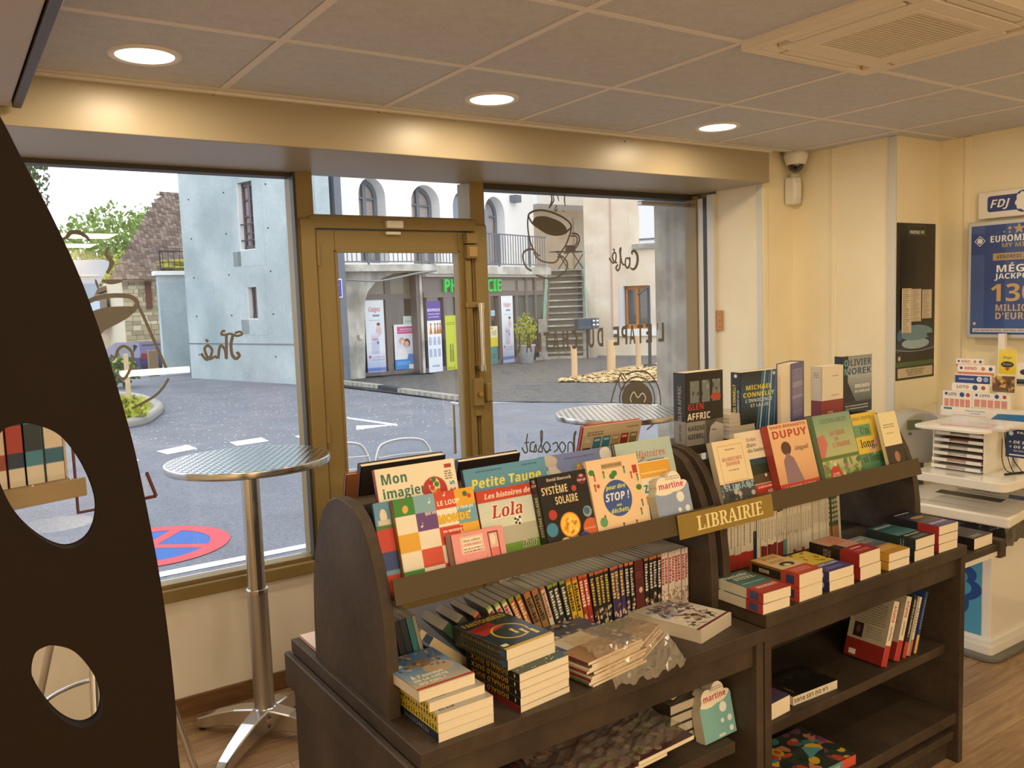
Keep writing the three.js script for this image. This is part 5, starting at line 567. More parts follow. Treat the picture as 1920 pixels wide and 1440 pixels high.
  for (const [n, u0, v0, u1, v1, label, t, h, sc, bc, fd, sd] of defs) {
    const a = fl(u0, v0, Y2), b = fl(u1, v1, Y2), w = Math.min(0.125, Math.max(0.1, b.x - a.x)), f = cover(w, h, fd), s = cover(t, h, sd);
    a.z = Math.min(a.z, 0.872); stack(n, { label, group: 'pocket novels stacked on the counter, ' + label.split(' ')[0], w, h, f, s, b: solid(bc), edge: solid(sc), turn: rnd(-0.04, 0.02) }, a, Y2, () => ({ t }));
  }
  const eb = book({ label: 'lilac paperback lying behind the night blue stack', w: 0.12, h: 0.178, t: 0.03, f: cover(0.12, 0.178, (x, w, h) => { bg(x, w, h, '#8d78a8', '#b59ac0'); G(x, w * 0.5, h * 0.3, w * 0.7, 3, '#e8dce8', 10); }), s: solid('#7a6a98'), b: solid('#8d78a8'), edge: solid('#8d78a8') }); eb.position.set(1.93, 0.775 + 0.016, 0.56); eb.quaternion.setFromEuler(new THREE.Euler(-Math.PI / 2, 0, 0)); eb.position.x = 2.01; eb.position.y = 0.741; eb.position.z = 0.63;
  const kb = book({ label: 'black paperback lying on the short end shelf', w: 0.125, h: 0.2, t: 0.04, f: cover(0.125, 0.2, (x, w, h) => { R(x, '#22201f', 0, 0, w, h); G(x, w * 0.5, h * 0.3, w * 0.7, 4, '#6a6660', 9); G(x, w * 0.4, h * 0.85, w * 0.5, 2, '#c8c2b4', 9); }), s: solid('#1c1a19'), b: solid('#22201f'), edge: solid('#22201f') }); kb.quaternion.setFromEuler(new THREE.Euler(-Math.PI / 2, 0, 0)); kb.position.set(2.1, 0.7465, 0.845);
  // comics on the first counter
  const Y1 = 0.74, c1 = fl(813, 1397, Y1);
  const ducks = (x, w, h) => { bg(x, w, h, '#4a6fa0', '#6f8fb0', '#c8b48a'); O(x, '#2e6f86', w * 0.2, h * 0.08, w * 0.18, h * 0.05);  O(x, '#efe6d2', w * 0.14, h * 0.28, w * 0.1, h * 0.04); O(x, '#b9a282', w * 0.7, h * 0.55, w * 0.26, h * 0.16); O(x, '#8a6a4a', w * 0.5, h * 0.35, w * 0.2, h * 0.1); blobs(x, w * 0.9, h * 0.5, ['#8a9ab4', '#c8a482', '#5a4a44', '#3a5a7a', '#b07a4a'], 40, w * 0.05); R(x, '#b5302a', 0, h * 0.93, w, h * 0.04); T(x, "À l'assaut", w * 0.4, h * 0.66, h * 0.1, '#f6eedc', { fit: w * 0.56 }); T(x, 'DE LA CRÊTE', w * 0.4, h * 0.76, h * 0.075, '#f6eedc', { fit: w * 0.6 }); T(x, 'DU CIEL !', w * 0.36, h * 0.85, h * 0.075, '#f6eedc', { fit: w * 0.46 }); };
  const fA = cover(0.14, 0.187, ducks), sA = solid('#e0d6c2'), fB = cover(0.14, 0.187, (x, w, h) => { bg(x, w, h, '#9a9a92', '#a9a59a'); O(x, '#d08a3a', w * 0.55, h * 0.5, w * 0.2, h * 0.06); O(x, '#3a5a8a', w * 0.8, h * 0.7, w * 0.16, h * 0.05); R(x, '#2a2a30', w * 0.1, h * 0.82, w * 0.26, h * 0.1); G(x, w * 0.23, h * 0.85, w * 0.2, 2, '#d8d4c8', 6); }), sB = spine(0.022, 0.187, '#d9c23c', (x, w, hh) => { G(x, w / 2, hh * 0.06, w * 0.55, 15, '#33302a', 10); }), sC = spine(0.022, 0.187, '#1c2036', (x, w, hh) => G(x, w / 2, hh * 0.2, w * 0.5, 12, '#9a9ab0', 8));
  const wA = fl(967, 1345, Y1).x - c1.x;
  stack(5, { w: 0.14, h: 0.187, b: solid('#ccc2b0'), edge: solid('#d8cebc'), turn: 0.02 }, c1, Y1, (i) => (i === 4 ? { t: 0.024, f: fA, s: sA, label: 'blue pocket comic on top of the yellow-spined stack', solo: 1, group: null, dx: -0.012, dz: -0.035 } : { t: 0.02, f: fB, s: i ? sB : sC, label: i ? 'grey-covered pocket comic with yellow spine' : 'navy-spined pocket comic under the yellow-spined ones', group: i ? 'yellow-spined pocket comics in a stack' : null, dx: i === 3 ? 0.004 : 0.012, dz: i > 2 ? -0.02 : 0 }), 0.004);
  const c2 = fl(977, 1337, Y1), fD = cover(0.145, 0.2, (x, w, h) => { R(x, '#2a4238', 0, 0, w, h); for (let i = 0; i < 20; i++) O(x, '#e6e2d2', rnd(0, w), rnd(h * 0.75, h), 1.6); }), sD = spine(0.021, 0.2, '#18150f', (x, w, hh) => { T(x, 'DONALD DUCK', w / 2, hh * 0.45, w * 0.8, '#c8952c', { rot: -1.57, fit: hh * 0.7 }); R(x, '#e6e0d0', w * 0.3, hh * 0.9, w * 0.4, hh * 0.02); });
  const fF = cover(0.145, 0.2, (x, w, h) => { R(x, '#26302c', 0, 0, w, h); T(x, 'FANTOMIALD', w * 0.5, h * 0.12, h * 0.15, '#e6c340', { fit: w * 0.88 }); P(x, '#a8352a', [[0, h * 0.25], [w * 0.5, h * 0.2], [w * 0.62, h * 0.42], [w * 0.1, h * 0.52]]); x.strokeStyle = '#d8b43a'; x.lineWidth = 5; x.beginPath(); x.arc(w * 0.55, h * 0.58, w * 0.3, 0, 6.3); x.stroke(); for (let i = 0; i < 6; i++) R(x, i % 2 ? '#e6c84a' : '#1a1816', w * (0.5 + i * 0.06), h * (0.5 + i * 0.04), w * 0.07, h * 0.16); R(x, '#d8b43a', 0, h * 0.94, w, h * 0.06); R(x, '#e6e0cc', w * 0.05, h * 0.84, w * 0.12, h * 0.07); });
  const sF = spine(0.026, 0.2, '#3a3a34', (x, w, hh) => { G(x, w / 2, hh * 0.15, w * 0.3, 16, '#8a7a3a', 8); R(x, '#3a5a8a', w * 0.2, hh * 0.88, w * 0.6, hh * 0.09); });
  let yy = stack(5, { w: 0.15, h: 0.2, f: fD, b: solid('#2a4238'), edge: solid('#c8beac'), turn: 0.1 }, c2, Y1, (i) => (i ? { t: 0.0185, s: sD, label: 'black-spined pocket comic with golden spine letters', group: 'black-spined pocket comics in a stack' } : { t: 0.014, s: solid('#7a1f22'), label: 'dark red paperback under the black-spined comics' }), 0.003);
  stack(2, { w: 0.145, h: 0.2, f: fF, s: sF, b: solid('#3a3a34'), edge: solid('#c8beac'), turn: 0.1, label: 'thick dark comic with red cape and golden title', group: 'thick dark comics on the middle stack' }, V(c2.x - 0.012, 0, c2.z - 0.03), yy, () => ({ t: 0.024 }), 0.003);
  // magazines in clear wrap
  const c3 = V(0.345, 0, 0.868), magCols = [['#b5502c', '#c87a4a', '#3a6a86', '#d8b48a'], ['#7a2f2a', '#c8a48a', '#4a6a3a', '#d8d0c0'], ['#4a5a7a', '#b58a5a', '#c8c0b0', '#6a3a30']];
  const mags = magCols.map((c) => cover(0.2, 0.25, (x, w, h) => { R(x, c[0], 0, 0, w, h); blobs(x, w, h, c.concat(['#e0c8a0', '#3a2a24']), 110, w * 0.06); R(x, c[2], w * 0.1, h * 0.4, w * 0.55, h * 0.25); R(x, '#9a7a5a', 0, h * 0.66, w * 0.7, h * 0.34); blobs(x, w * 0.5, h * 0.5, c, 10, w * 0.06); }));
  stack(9, { name: 'magazine', category: 'magazine', w: 0.2, h: 0.25, b: solid('#e0d8cc'), edge: solid('#e6ddd0'), label: 'glossy magazine beside the dark comics', group: 'wrapped magazines in a pile', turn: 0.16 }, c3, Y1, (i) => ({ t: 0.0065, f: mags[i % 3], s: solid(['#d8cfc4', '#4a6a3a', '#7a2f2a'][i % 3]), dx: rnd(-0.01, 0.01), dz: rnd(-0.012, 0) }), 0.012);
  stack(4, { name: 'magazine', category: 'magazine', w: 0.19, h: 0.24, b: solid('#c8beb0'), edge: solid('#c8beb0'), label: 'dark glossy magazine before the black comics', group: 'dark magazines spread on the counter', turn: 0.5 }, V(0.53, 0, 0.83), Y1, (i) => ({ t: 0.005, f: mags[(i + 1) % 3], s: solid('#4a4038'), dx: i * 0.025, dz: i * -0.02 }), 0.02);
  const wrapMat = phys(0xf4ead8, 0.16, { transmission: 0.82, thickness: 0, ior: 1.5, side: THREE.DoubleSide });
  const film = (label, x0, x1, z0, z1, y, drop, parent) => { const n = 22, g = new THREE.PlaneGeometry(x1 - x0, z1 - z0, n, n); g.rotateX(-Math.PI / 2); const p = g.attributes.position; for (let i = 0; i < p.count; i++) { const u = p.getX(i) / (x1 - x0) + 0.5, v = p.getZ(i) / (z1 - z0) + 0.5, e = Math.max(0, v - 0.45) / 0.55; p.setY(i, 0.006 * fbm(u, v, 9, 9, 3, 5) + 0.014 * (hash(i, 3, 9) - 0.5) * (0.3 + e) - drop * e * e); p.setX(i, p.getX(i) + 0.006 * (hash(i, 7, 2) - 0.5)); } g.computeVertexNormals(); g.translate((x0 + x1) / 2, y, (z0 + z1) / 2); return single('clear_film', g.toNonIndexed(), wrapMat, label, 'film'); };
  film('crumpled clear plastic film spilling over the counter edge', 0.37, 0.6, 0.72, 0.925, 0.812, 0.06).geometry.computeVertexNormals();
  // thick magazine, page side up
  const fM = cover(0.2, 0.28, (x, w, h) => { R(x, '#d8d2c4', 0, 0, w, h); T(x, 'FAIRY TAIL', w * 0.45, h * 0.1, h * 0.11, '#6a2a2c', { fit: w * 0.8 }); R(x, '#8f97b4', w * 0.1, h * 0.28, w * 0.75, h * 0.3); for (let i = 0; i < 150; i++) O(x, ['#3a342f', '#e8e2d4', '#7a5a4a', '#a89a88', '#5a4a58', '#c8beb0'][i % 6], rnd(w * 0.08, w * 0.92), rnd(h * 0.24, h * 0.9), rnd(1.5, 7), rnd(4, 14), rnd(0, 3)); T(x, 'FAIRY TAIL', w * 0.45, h * 0.12, h * 0.13, '#5a2024', { fit: w * 0.84 }); R(x, '#6a2a35', 0, h * 0.94, w, h * 0.03); });
  const tm = book({ name: 'magazine', category: 'magazine', label: 'thick black-and-white comic magazine at the counter corner', w: 0.165, h: 0.26, t: 0.036, f: fM, s: solid('#c8bfae'), b: solid('#c8bfae'), edge: solid('#d8d0c0'), grey: true }); { const c = fl(1340, 1207, Y1); tm.quaternion.copy(new THREE.Quaternion().setFromAxisAngle(V(0, 1, 0), 0.24).multiply(new THREE.Quaternion().setFromAxisAngle(V(1, 0, 0), -Math.PI / 2))); tm.position.set(0.735, Y1 + 0.0185, 0.845); }
  const pk = book({ name: 'booklet', label: 'pale booklet lying behind the curved side panel', w: 0.1, h: 0.14, t: 0.008, f: solid('#e6d2cc'), s: solid('#d8a8a0'), b: solid('#e6d2cc') }); pk.rotation.set(-Math.PI / 2, 0, 0); { const c = fl(580, 1205, Y1); pk.position.set(c.x - 0.01, Y1 + 0.0045, c.z + 0.09); }
}
// --- lower shelves of the second unit
{
  const YS = 0.424, zf = 0.80, lean = -0.34;
  const dp = spine(0.03, 0.215, '#e6dcc8', (x, w, hh) => { R(x, '#b8342c', 0, hh * 0.68, w, hh * 0.32); T(x, 'DUPUY', w / 2, hh * 0.2, w * 0.66, '#b8342c', { rot: -1.57, fit: hh * 0.26 }); T(x, 'Abigaël', w / 2, hh * 0.5, w * 0.42, '#4a3a30', { rot: -1.57, font: 'serif' }); });
  const backCover = cover(0.14, 0.215, (x, w, h) => { R(x, '#a39a88', 0, 0, w, h); G(x, w * 0.5, h * 0.12, w * 0.8, 9, '#6a6254', 7); R(x, '#2a1f1a', w * 0.14, h * 0.46, w * 0.24, h * 0.22); O(x, '#5c4236', w * 0.26, h * 0.56, w * 0.06, h * 0.06); G(x, w * 0.66, h * 0.48, w * 0.4, 5, '#7a7264', 7); R(x, '#7e211d', 0, h * 0.72, w, h * 0.28); R(x, '#d8cfc0', w * 0.12, h * 0.88, w * 0.18, h * 0.08); });
  const put = (o, u, v, le) => { const g = book(o), b = onZ(u, v, zf + 0.02), q = new THREE.Quaternion().setFromAxisAngle(V(0, 0, 1), le), r = new THREE.Quaternion().setFromAxisAngle(V(0, 1, 0), Math.PI / 2); g.quaternion.copy(q).multiply(r); const off = V(-o.t / 2, 0, 0).applyQuaternion(q); g.position.set(b.x + off.x, YS + off.y + 0.0005, zf + 0.02); return g; };
  const gp = 'novels leaning on the middle shelf';
  put({ label: 'white and red novel leaning with its back cover showing', group: gp, w: 0.14, h: 0.215, t: 0.03, f: solid('#caa'), s: dp, b: backCover, edge: solid('#e6dcc8') }, 1662, 1248, lean); put({ label: 'second white and red novel leaning on the middle shelf', group: gp, w: 0.14, h: 0.215, t: 0.03, f: solid('#caa'), s: dp, b: backCover, edge: solid('#e6dcc8') }, 1686, 1240, lean);
  put({ label: 'dark green novel with red foot leaning on the middle shelf', group: gp, w: 0.13, h: 0.21, t: 0.022, f: solid('#233'), s: spine(0.022, 0.21, '#1d2422', (x, w, hh) => { R(x, '#c43a2c', 0, hh * 0.74, w, hh * 0.26); T(x, "L'HORIZON D'UNE NUIT", w / 2, hh * 0.36, w * 0.5, '#e6dcc8', { rot: -1.57, fit: hh * 0.6 }); }), b: solid('#2a2f2c'), edge: solid('#1d2422') }, 1698, 1232, lean);
  put({ label: 'slim white novel with orange foot leaning on the middle shelf', group: gp, w: 0.12, h: 0.2, t: 0.014, f: solid('#ddd'), s: spine(0.014, 0.2, '#e6dcc4', (x, w, hh) => { R(x, '#d8654a', 0, hh * 0.72, w, hh * 0.28); G(x, w / 2, hh * 0.2, w * 0.4, 9, '#8a3a30', 8); }), b: solid('#e6dcc4'), edge: solid('#e6dcc4') }, 1707, 1228, lean);
  put({ label: 'blue novel with yellow foot leaning on the middle shelf', group: gp, w: 0.13, h: 0.21, t: 0.017, f: solid('#26477d'), s: spine(0.017, 0.21, '#26406f', (x, w, hh) => { R(x, '#e2b42c', 0, hh * 0.7, w, hh * 0.3); G(x, w / 2, hh * 0.1, w * 0.4, 12, '#8fa8c8', 8); }), b: solid('#26406f'), edge: solid('#26406f') }, 1718, 1222, lean);
  const flat = (o, x, y, z, turn) => { const g = book(o); g.quaternion.copy(new THREE.Quaternion().setFromAxisAngle(V(0, 1, 0), turn).multiply(new THREE.Quaternion().setFromAxisAngle(V(1, 0, 0), -Math.PI / 2))); g.position.set(x, y + o.t / 2 + 0.0005, z); return g; };
  const wsp = spine(0.026, 0.2, '#e3d8c2', (x, w, hh) => { T(x, 'LA OÙ LES RUES', w / 2, hh * 0.4, w * 0.55, '#4a4438', { rot: -1.57, fit: hh * 0.75 }); });
  { const c = onZ(1562, 1287, 0.80), d = onZ(1634, 1253, 0.8); flat({ label: 'black-covered novel with white spine lying on the middle shelf', w: 0.135, h: 0.2, t: 0.028, f: cover(0.135, 0.2, (x, w, h) => { R(x, '#1d1a18', 0, 0, w, h); blobs(x, w, h, ['#26221f', '#2e2924', '#171412'], 16, w * 0.2); G(x, w * 0.3, h * 0.12, w * 0.3, 1, '#8a8278', 8); }), s: wsp, b: solid('#1d1a18'), edge: solid('#24201d') }, c.x, YS, 0.815, Math.PI / 2 - 0.05); }
  flat({ label: 'violet-covered thick paperback lying at the divider', w: 0.12, h: 0.18, t: 0.05, f: cover(0.12, 0.18, (x, w, h) => { bg(x, w, h, '#3a3044', '#6a2f36', '#55507a'); blobs(x, w, h * 0.7, ['#7a3a36', '#9a6a50', '#4a2c30'], 12, w * 0.16); }), s: solid('#3a3458'), b: solid('#3a3458'), edge: solid('#4a4468') }, 1.01, YS, 0.825, 0.06);
  const YB = 0.182;
  flat({ name: 'activity_book', label: 'colourful patterned activity book with teal and coral spine', hard: true, w: 0.21, h: 0.27, t: 0.034, f: cover(0.21, 0.27, (x, w, h) => { R(x, '#3a4438', 0, 0, w, h); blobs(x, w, h, ['#c8503c', '#4a8a90', '#e2b93c', '#2c3a34', '#7a4a6a', '#d88a6a', '#2a5a56'], 60, w * 0.14); O(x, '#e2b93c', w * 0.7, h * 0.3, w * 0.12, h * 0.07); O(x, '#c46a3a', w * 0.7, h * 0.3, w * 0.06, h * 0.035); P(x, '#5fa0b0', [[w * 0.3, h * 0.5], [w * 0.6, h * 0.62], [w * 0.4, h * 0.8]]); }), s: spine(0.034, 0.27, '#5f9aa0', (x, w, hh) => { R(x, '#d8543f', 0, hh * 0.76, w, hh * 0.24); T(x, 'Création en atelier de peinture', w / 2, hh * 0.38, w * 0.5, '#e6e6dc', { rot: -1.57, fit: hh * 0.66 }); }), b: solid('#5f9aa0'), edge: solid('#c86a50') }, onZ(1602, 1437, 0.85).x, YB, 0.855, Math.PI / 2 - 0.03);
  flat({ name: 'activity_book', label: 'black paperback with yellow capital title on the bottom shelf', w: 0.14, h: 0.2, t: 0.02, f: cover(0.14, 0.2, (x, w, h) => { R(x, '#1a1c22', 0, 0, w, h); T(x, 'GÉNIES', w * 0.4, h * 0.16, h * 0.14, '#c8b03a', { fit: w * 0.7 }); blobs(x, w, h, ['#1f2230', '#26222a'], 8, w * 0.1); O(x, '#a8452f', w * 0.6, h * 0.4, w * 0.12); R(x, '#8a2c28', w * 0.4, h * 0.6, w * 0.3, h * 0.3); }), s: solid('#15161c'), b: solid('#1a1c22'), edge: solid('#1a1c22') }, 1.015, YB, 0.855, 0.02);
  // first unit: lower shelf
  const cb = cloudBook('cloud-topped turquoise board book on the lower shelf', 0.125, 0.155, 0.035, '#7fb5b4'); { const c = onZ(1322, 1402, 0.8); cb.position.set(c.x - 0.005, 0.424, 0.79); cb.rotation.set(-0.2, 0, 0.02); }
  for (let i = 0; i < 2; i++) { const g = new THREE.ExtrudeGeometry(new THREE.Shape(cloudPts(0.15, 0.15).map((p) => new THREE.Vector2(...p))), { depth: 0.02, bevelEnabled: true, bevelSize: 0.003, bevelThickness: 0.003, bevelSegments: 1 }); g.rotateX(-Math.PI / 2); const m = single('board_book', g, std(0xd8cbb0, 0.6), ['lower', 'upper'][i] + ' of the pale cloud-shaped board books lying flat', 'book', 'pale cloud-shaped board books'); m.rotation.y = 0.3 + i * 0.1; m.position.set(0.73, 0.55 + i * 0.028, 0.74); }
  const lowBlock = (n, x0, y0) => { for (let i = 0; i < n; i++) flat({ name: 'board_book', label: 'dark box-like board book behind the turquoise cloud book, ' + ['bottom', 'second up', 'third up', 'top'][i] + ' of its stack', group: 'board books stacked at the back of the lower shelf', hard: true, w: 0.16, h: 0.16, t: 0.03, f: solid('#2c2823'), s: solid('#38322b'), b: solid('#2c2823'), edge: solid('#2c2823'), grey: true }, x0, y0 + i * 0.0305, 0.76, 0); }; lowBlock(4, 0.7, 0.424);
  const pm = [['POUPÉES', ['#2c2c34', '#6a2c2a', '#8a5a3a', '#26402f'], '#8a7a3a'], ['EXTRA', ['#5a2a2a', '#8a4a2a', '#c8a08a', '#3a2a30'], '#b5803a'], ['', ['#6a3a34', '#8a6a5a', '#4a2a3a', '#7a8a3a'], '#ddd'], ['', ['#5a3a3a', '#7a8a4a', '#4a3a5a', '#a89888'], '#eee']];
  pm.forEach(([txt, cs, ink], i) => { const f = cover(0.21, 0.28, (x, w, h) => { R(x, cs[0], 0, 0, w, h); blobs(x, w, h, cs, 70, w * 0.08); if (i === 0) R(x, '#2c5a8a', w * 0.2, 0, w * 0.8, h * 0.1); if (i === 0) T(x, 'EXCLUSIF !', w * 0.65, h * 0.05, h * 0.06, '#c8d0d8'); T(x, txt, w * 0.5, h * 0.25, h * 0.12, ink, { fit: txt ? w * 0.6 : undefined }); }); const g = flat({ name: 'magazine', category: 'magazine', label: ['lowest', 'second lowest', 'second highest', 'topmost'][i] + ' wrapped toy magazine on the lower shelf', group: 'wrapped toy magazines on the lower shelf', w: 0.21, h: 0.28, t: 0.012, f, s: solid('#6a5a58'), b: solid('#888'), edge: solid('#9a9088') }, 0.22 + i * 0.1, 0.424 + i * 0.0005, 0.83, 0.05); g.position.y = 0.424 + 0.0125 + i * 0.013; g.rotation.z += 0; });
  const wm = phys(0xf4ead8, 0.16, { transmission: 0.86, thickness: 0, ior: 1.5, side: THREE.DoubleSide });
  { const g = new THREE.PlaneGeometry(0.42, 0.26, 20, 16); g.rotateX(-Math.PI / 2); const p = g.attributes.position; for (let i = 0; i < p.count; i++) p.setY(i, 0.02 * fbm(p.getX(i) * 2 + 1, p.getZ(i) * 2 + 1, 7, 7, 3, 8) + 0.012 * (hash(i, 1, 4) - 0.5) + Math.max(0, p.getX(i)) * 0.12); g.computeVertexNormals(); g.translate(0.48, 0.487, 0.71); single('clear_film', g.toNonIndexed(), wm, 'crinkled clear wrap over the toy magazines on the lower shelf', 'film').geometry.computeVertexNormals(); }
}
// --- books on the tray behind the dark panel
{
  const p0 = onZ(143, 897, 1.12), q = new THREE.Quaternion().setFromAxisAngle(V(0, 1, 0), 0.35), cols = [['#3a6f8a', '#e0d4c0', 0.024], ['#4a8aa4', '#2c3a44', 0.022], ['#2a3a55', '#b0423a', 0.02], ['#9a4a3a', '#d8c8b0', 0.02], ['#c8653a', '#6a2f48', 0.022], ['#5a3a6a', '#d88a3a', 0.022]];
  let x = -0.006; cols.forEach(([a, b, t], i) => { const g = book({ label: ['blue and cream', 'light blue and dark', 'navy and red', 'brick and beige', 'orange and plum', 'violet and orange'][i] + ' paperback in the tray behind the oval hole', group: 'paperbacks in the tray behind the holed panel', w: 0.11, h: 0.175, t, f: solid(a), s: spine(t, 0.175, a, (c, w, hh) => { R(c, b, 0, hh * 0.55, w, hh * 0.2); R(c, '#e6dac6', 0, hh * 0.86, w, hh * 0.14); }), b: solid(b), edge: solid(a) }); x -= t + 0.002; g.quaternion.copy(q).multiply(new THREE.Quaternion().setFromAxisAngle(V(0, 1, 0), Math.PI / 2)).multiply(new THREE.Quaternion().setFromAxisAngle(V(1, 0, 0), 0)); const o = V(x + t / 2, 0.0005, -0.012).applyQuaternion(q); g.position.copy(p0.clone().setZ(1.12)).add(o); });
}
{ // gold sign on the lip
  const s = thing('shelf_sign', 'gold metallic sign plate with pale lettering on the shelf edge', 'sign');
  const nd = DN.clone(), p0 = DISP.clone().addScaledVector(DN, 0.0255), a = onP(1267, 972, p0, nd), b = onP(1444, 931, p0, nd), w = b.x - a.x, hh = 0.068;
  const g = new THREE.BoxGeometry(w, hh, 0.0012); part('plate', g, std(0xa48c4a, 0.32, { metalness: 0.6 }), s);
  const lg = new THREE.ExtrudeGeometry(fontSerif.generateShapes('LIBRAIRIE', 0.04), { depth: 0.0006, bevelEnabled: false, curveSegments: 6 }); lg.computeBoundingBox(); const bw = lg.boundingBox.max.x; lg.scale(w * 0.7 / bw, 1, 1); lg.translate(-w * 0.32, -0.02, 0.0007); part('lettering', lg, std(0xf0e0a4, 0.5), s, 'pale gold capital letters');
  s.position.set((a.x + b.x) / 2, 0, 0); s.position.y = DISP.y + 0.006 * ct; s.position.z = DISP.z + 0.0275; s.rotation.x = -TILT * 0.55;
}

// ---------------------------------------------------------------- gaming stand and posters on the right wall
{
  const clover = (x, cx, cy, r, c, rot = 0) => { x.save(); x.translate(cx, cy); x.rotate(rot); x.fillStyle = c; for (let i = 0; i < 4; i++) { x.rotate(Math.PI / 2); x.beginPath(); x.moveTo(0, 0); x.bezierCurveTo(-r * 0.9, -r * 0.35, -r * 0.6, -r * 1.15, 0, -r * 0.75); x.bezierCurveTo(r * 0.6, -r * 1.15, r * 0.9, -r * 0.35, 0, 0); x.fill(); } x.restore(); };
  const rrect = (x0, x1, z0, z1, r, y, t) => { const s = new THREE.Shape(); s.moveTo(x0 + r, z0); s.lineTo(x1, z0); s.lineTo(x1, z1); s.lineTo(x0 + r, z1); s.quadraticCurveTo(x0, z1, x0, z1 - r); s.lineTo(x0, z0 + r); s.quadraticCurveTo(x0, z0, x0 + r, z0); const g = new THREE.ExtrudeGeometry(s, { depth: t, bevelEnabled: true, bevelSize: 0.003, bevelThickness: 0.003, bevelSegments: 2, curveSegments: 10 }); g.rotateX(Math.PI / 2); g.translate(0, y, 0); return g; };
  const st = thing('gaming_stand', 'white gaming counter stand with blue clover panel by the side wall', 'stand'), W = M.whiteGloss;
  part('floor_plate', rrect(2.84, 3.48, 0.02, 0.56, 0.07, 0.018, 0.012), std(0x6f6c66, 0.5), st); part('plinth', rrect(2.88, 3.47, 0.06, 0.525, 0.02, 0.058, 0.035), M.whitePlastic, st); part('column', RB(2.93, 3.40, 0.055, 0.62, 0.12, 0.495, 0.006), W, st);
  const clv = canvasTex(256, 512, (x, w, h) => { R(x, '#4d9fcb', 0, 0, w, h); clover(x, w * 0.42, h * 0.6, w * 0.62, '#1f4b94', 0.5); clover(x, w * 0.42, h * 0.6, w * 0.47, '#4d9fcb', 0.5); clover(x, w * 0.9, h * 0.1, w * 0.4, '#1f4b94', 0.2); P(x, '#7fb9da', [[w * 0.6, h * 0.62], [w * 0.7, h * 0.58], [w * 0.66, h * 0.7]]); });
  const cp = new THREE.PlaneGeometry(0.33, 0.52); cp.rotateY(-Math.PI / 2); cp.translate(2.9285, 0.34, 0.29); part('clover_panel', cp, std(0xffffff, 0.4, { map: clv }), st, 'light blue panel with dark blue clover');
  part('counter', rrect(2.70, 3.49, 0.25, 0.655, 0.05, 0.838, 0.032), W, st); part('upper_shelf', rrect(2.72, 3.47, 0.235, 0.56, 0.06, 1.043, 0.008), W, st); part('back_post', RB(3.3, 3.36, 0.62, 1.06, 0.3, 0.42, 0.005), W, st);
  part('rear_support', RB(3.1, 3.3, 0.838, 1.036, 0.26, 0.52, 0.004), W, st);
  part('poster_post', RB(3.4, 3.43, 1.04, 1.42, 0.27, 0.30, 0.003), W, st);
  // stack of slip trays
  const tr = thing('tray_stack', 'stack of white slip trays on the gaming counter', 'tray'); 
  part('tray_side', RB(2.84, 3.08, 0.84, 1.03, 0.27, 0.275, 0.001), W, tr); part('tray_side', RB(2.84, 3.08, 0.84, 1.03, 0.495, 0.5, 0.001), W, tr);
  for (let i = 0; i < 6; i++) { const y = 0.848 + i * 0.029; part('tray', merge([B(2.82 + i * 0.006, 3.06, y, y + 0.003, 0.276, 0.494), RB(2.815 + i * 0.006, 2.821 + i * 0.006, y, y + 0.015, 0.276, 0.345, 0.001), RB(2.815 + i * 0.006, 2.821 + i * 0.006, y, y + 0.015, 0.43, 0.494, 0.001)]), W, tr); part('slip_bundle', B(2.85, 3.05, y + 0.003, y + 0.009, 0.29, 0.48), std([0xd8cfc4, 0xc9a79c, 0xcfc8bc][i % 3], 0.8), tr); }
  // papers bin
  const bin = thing('paper_bin', 'white waste-paper bin lid with black slot and dark liner bag', 'bin', null, V(3.0, 0.655, 0.37)); bin.rotation.set(0.02, 0.12, 0.03);
  const lidT = canvasTex(512, 320, (x, w, h) => { R(x, '#e9e6df', 0, 0, w, h); R(x, '#1a1817', w * 0.22, h * 0.5, w * 0.56, h * 0.16); T(x, 'PAPIERS', w * 0.55, h * 0.3, h * 0.1, '#2c4a80'); x.strokeStyle = '#6a5a86'; x.lineWidth = 6; x.beginPath(); x.moveTo(w * 0.3, h * 0.32); x.quadraticCurveTo(w * 0.55, h * 0.5, w * 0.9, h * 0.4); x.stroke(); P(x, '#3a5a92', [[w * 0.74, h * 0.28], [w * 0.98, h * 0.26], [w * 0.98, h * 0.44], [w * 0.78, h * 0.44]]); G(x, w * 0.5, h * 0.75, w * 0.4, 2, '#8a8886', 8); clover(x, w * 0.28, h * 0.2, h * 0.09, '#3a4a7a', 0.4); });
  part('lid', RB(-0.28, 0.3, 0, 0.05, -0.25, 0.25, 0.012, 2), W, bin); const lp = new THREE.PlaneGeometry(0.5, 0.42); lp.rotateX(-Math.PI / 2); lp.rotateY(-Math.PI / 2); lp.translate(0.0, 0.0512, 0); part('lid_print', lp, std(0xffffff, 0.35, { map: lidT }), bin, 'printed lid face with black slot');
  const bag = new THREE.BoxGeometry(0.54, 0.09, 0.46, 20, 4, 20), bp = bag.attributes.position; for (let i = 0; i < bp.count; i++) { const a = hash(Math.round(bp.getX(i) * 400), Math.round(bp.getZ(i) * 400 + bp.getY(i) * 900), 3) - 0.5; bp.setXYZ(i, bp.getX(i) * (1 + a * 0.07), bp.getY(i) + a * 0.02, bp.getZ(i) * (1 - a * 0.07)); } bag.computeVertexNormals(); bag.translate(0, -0.045, 0); part('liner_bag', bag, phys(0x1d1b1a, 0.35, { clearcoat: 0.3 }), bin, 'crumpled black liner bag');
  // leaflet holder with gaming slips
  const lh = thing('slip_holder', 'clear tiered holder for gaming slips on the upper shelf', 'holder'), clearM = phys(0xffffff, 0.04, { transmission: 1, thickness: 0, ior: 1.49 });
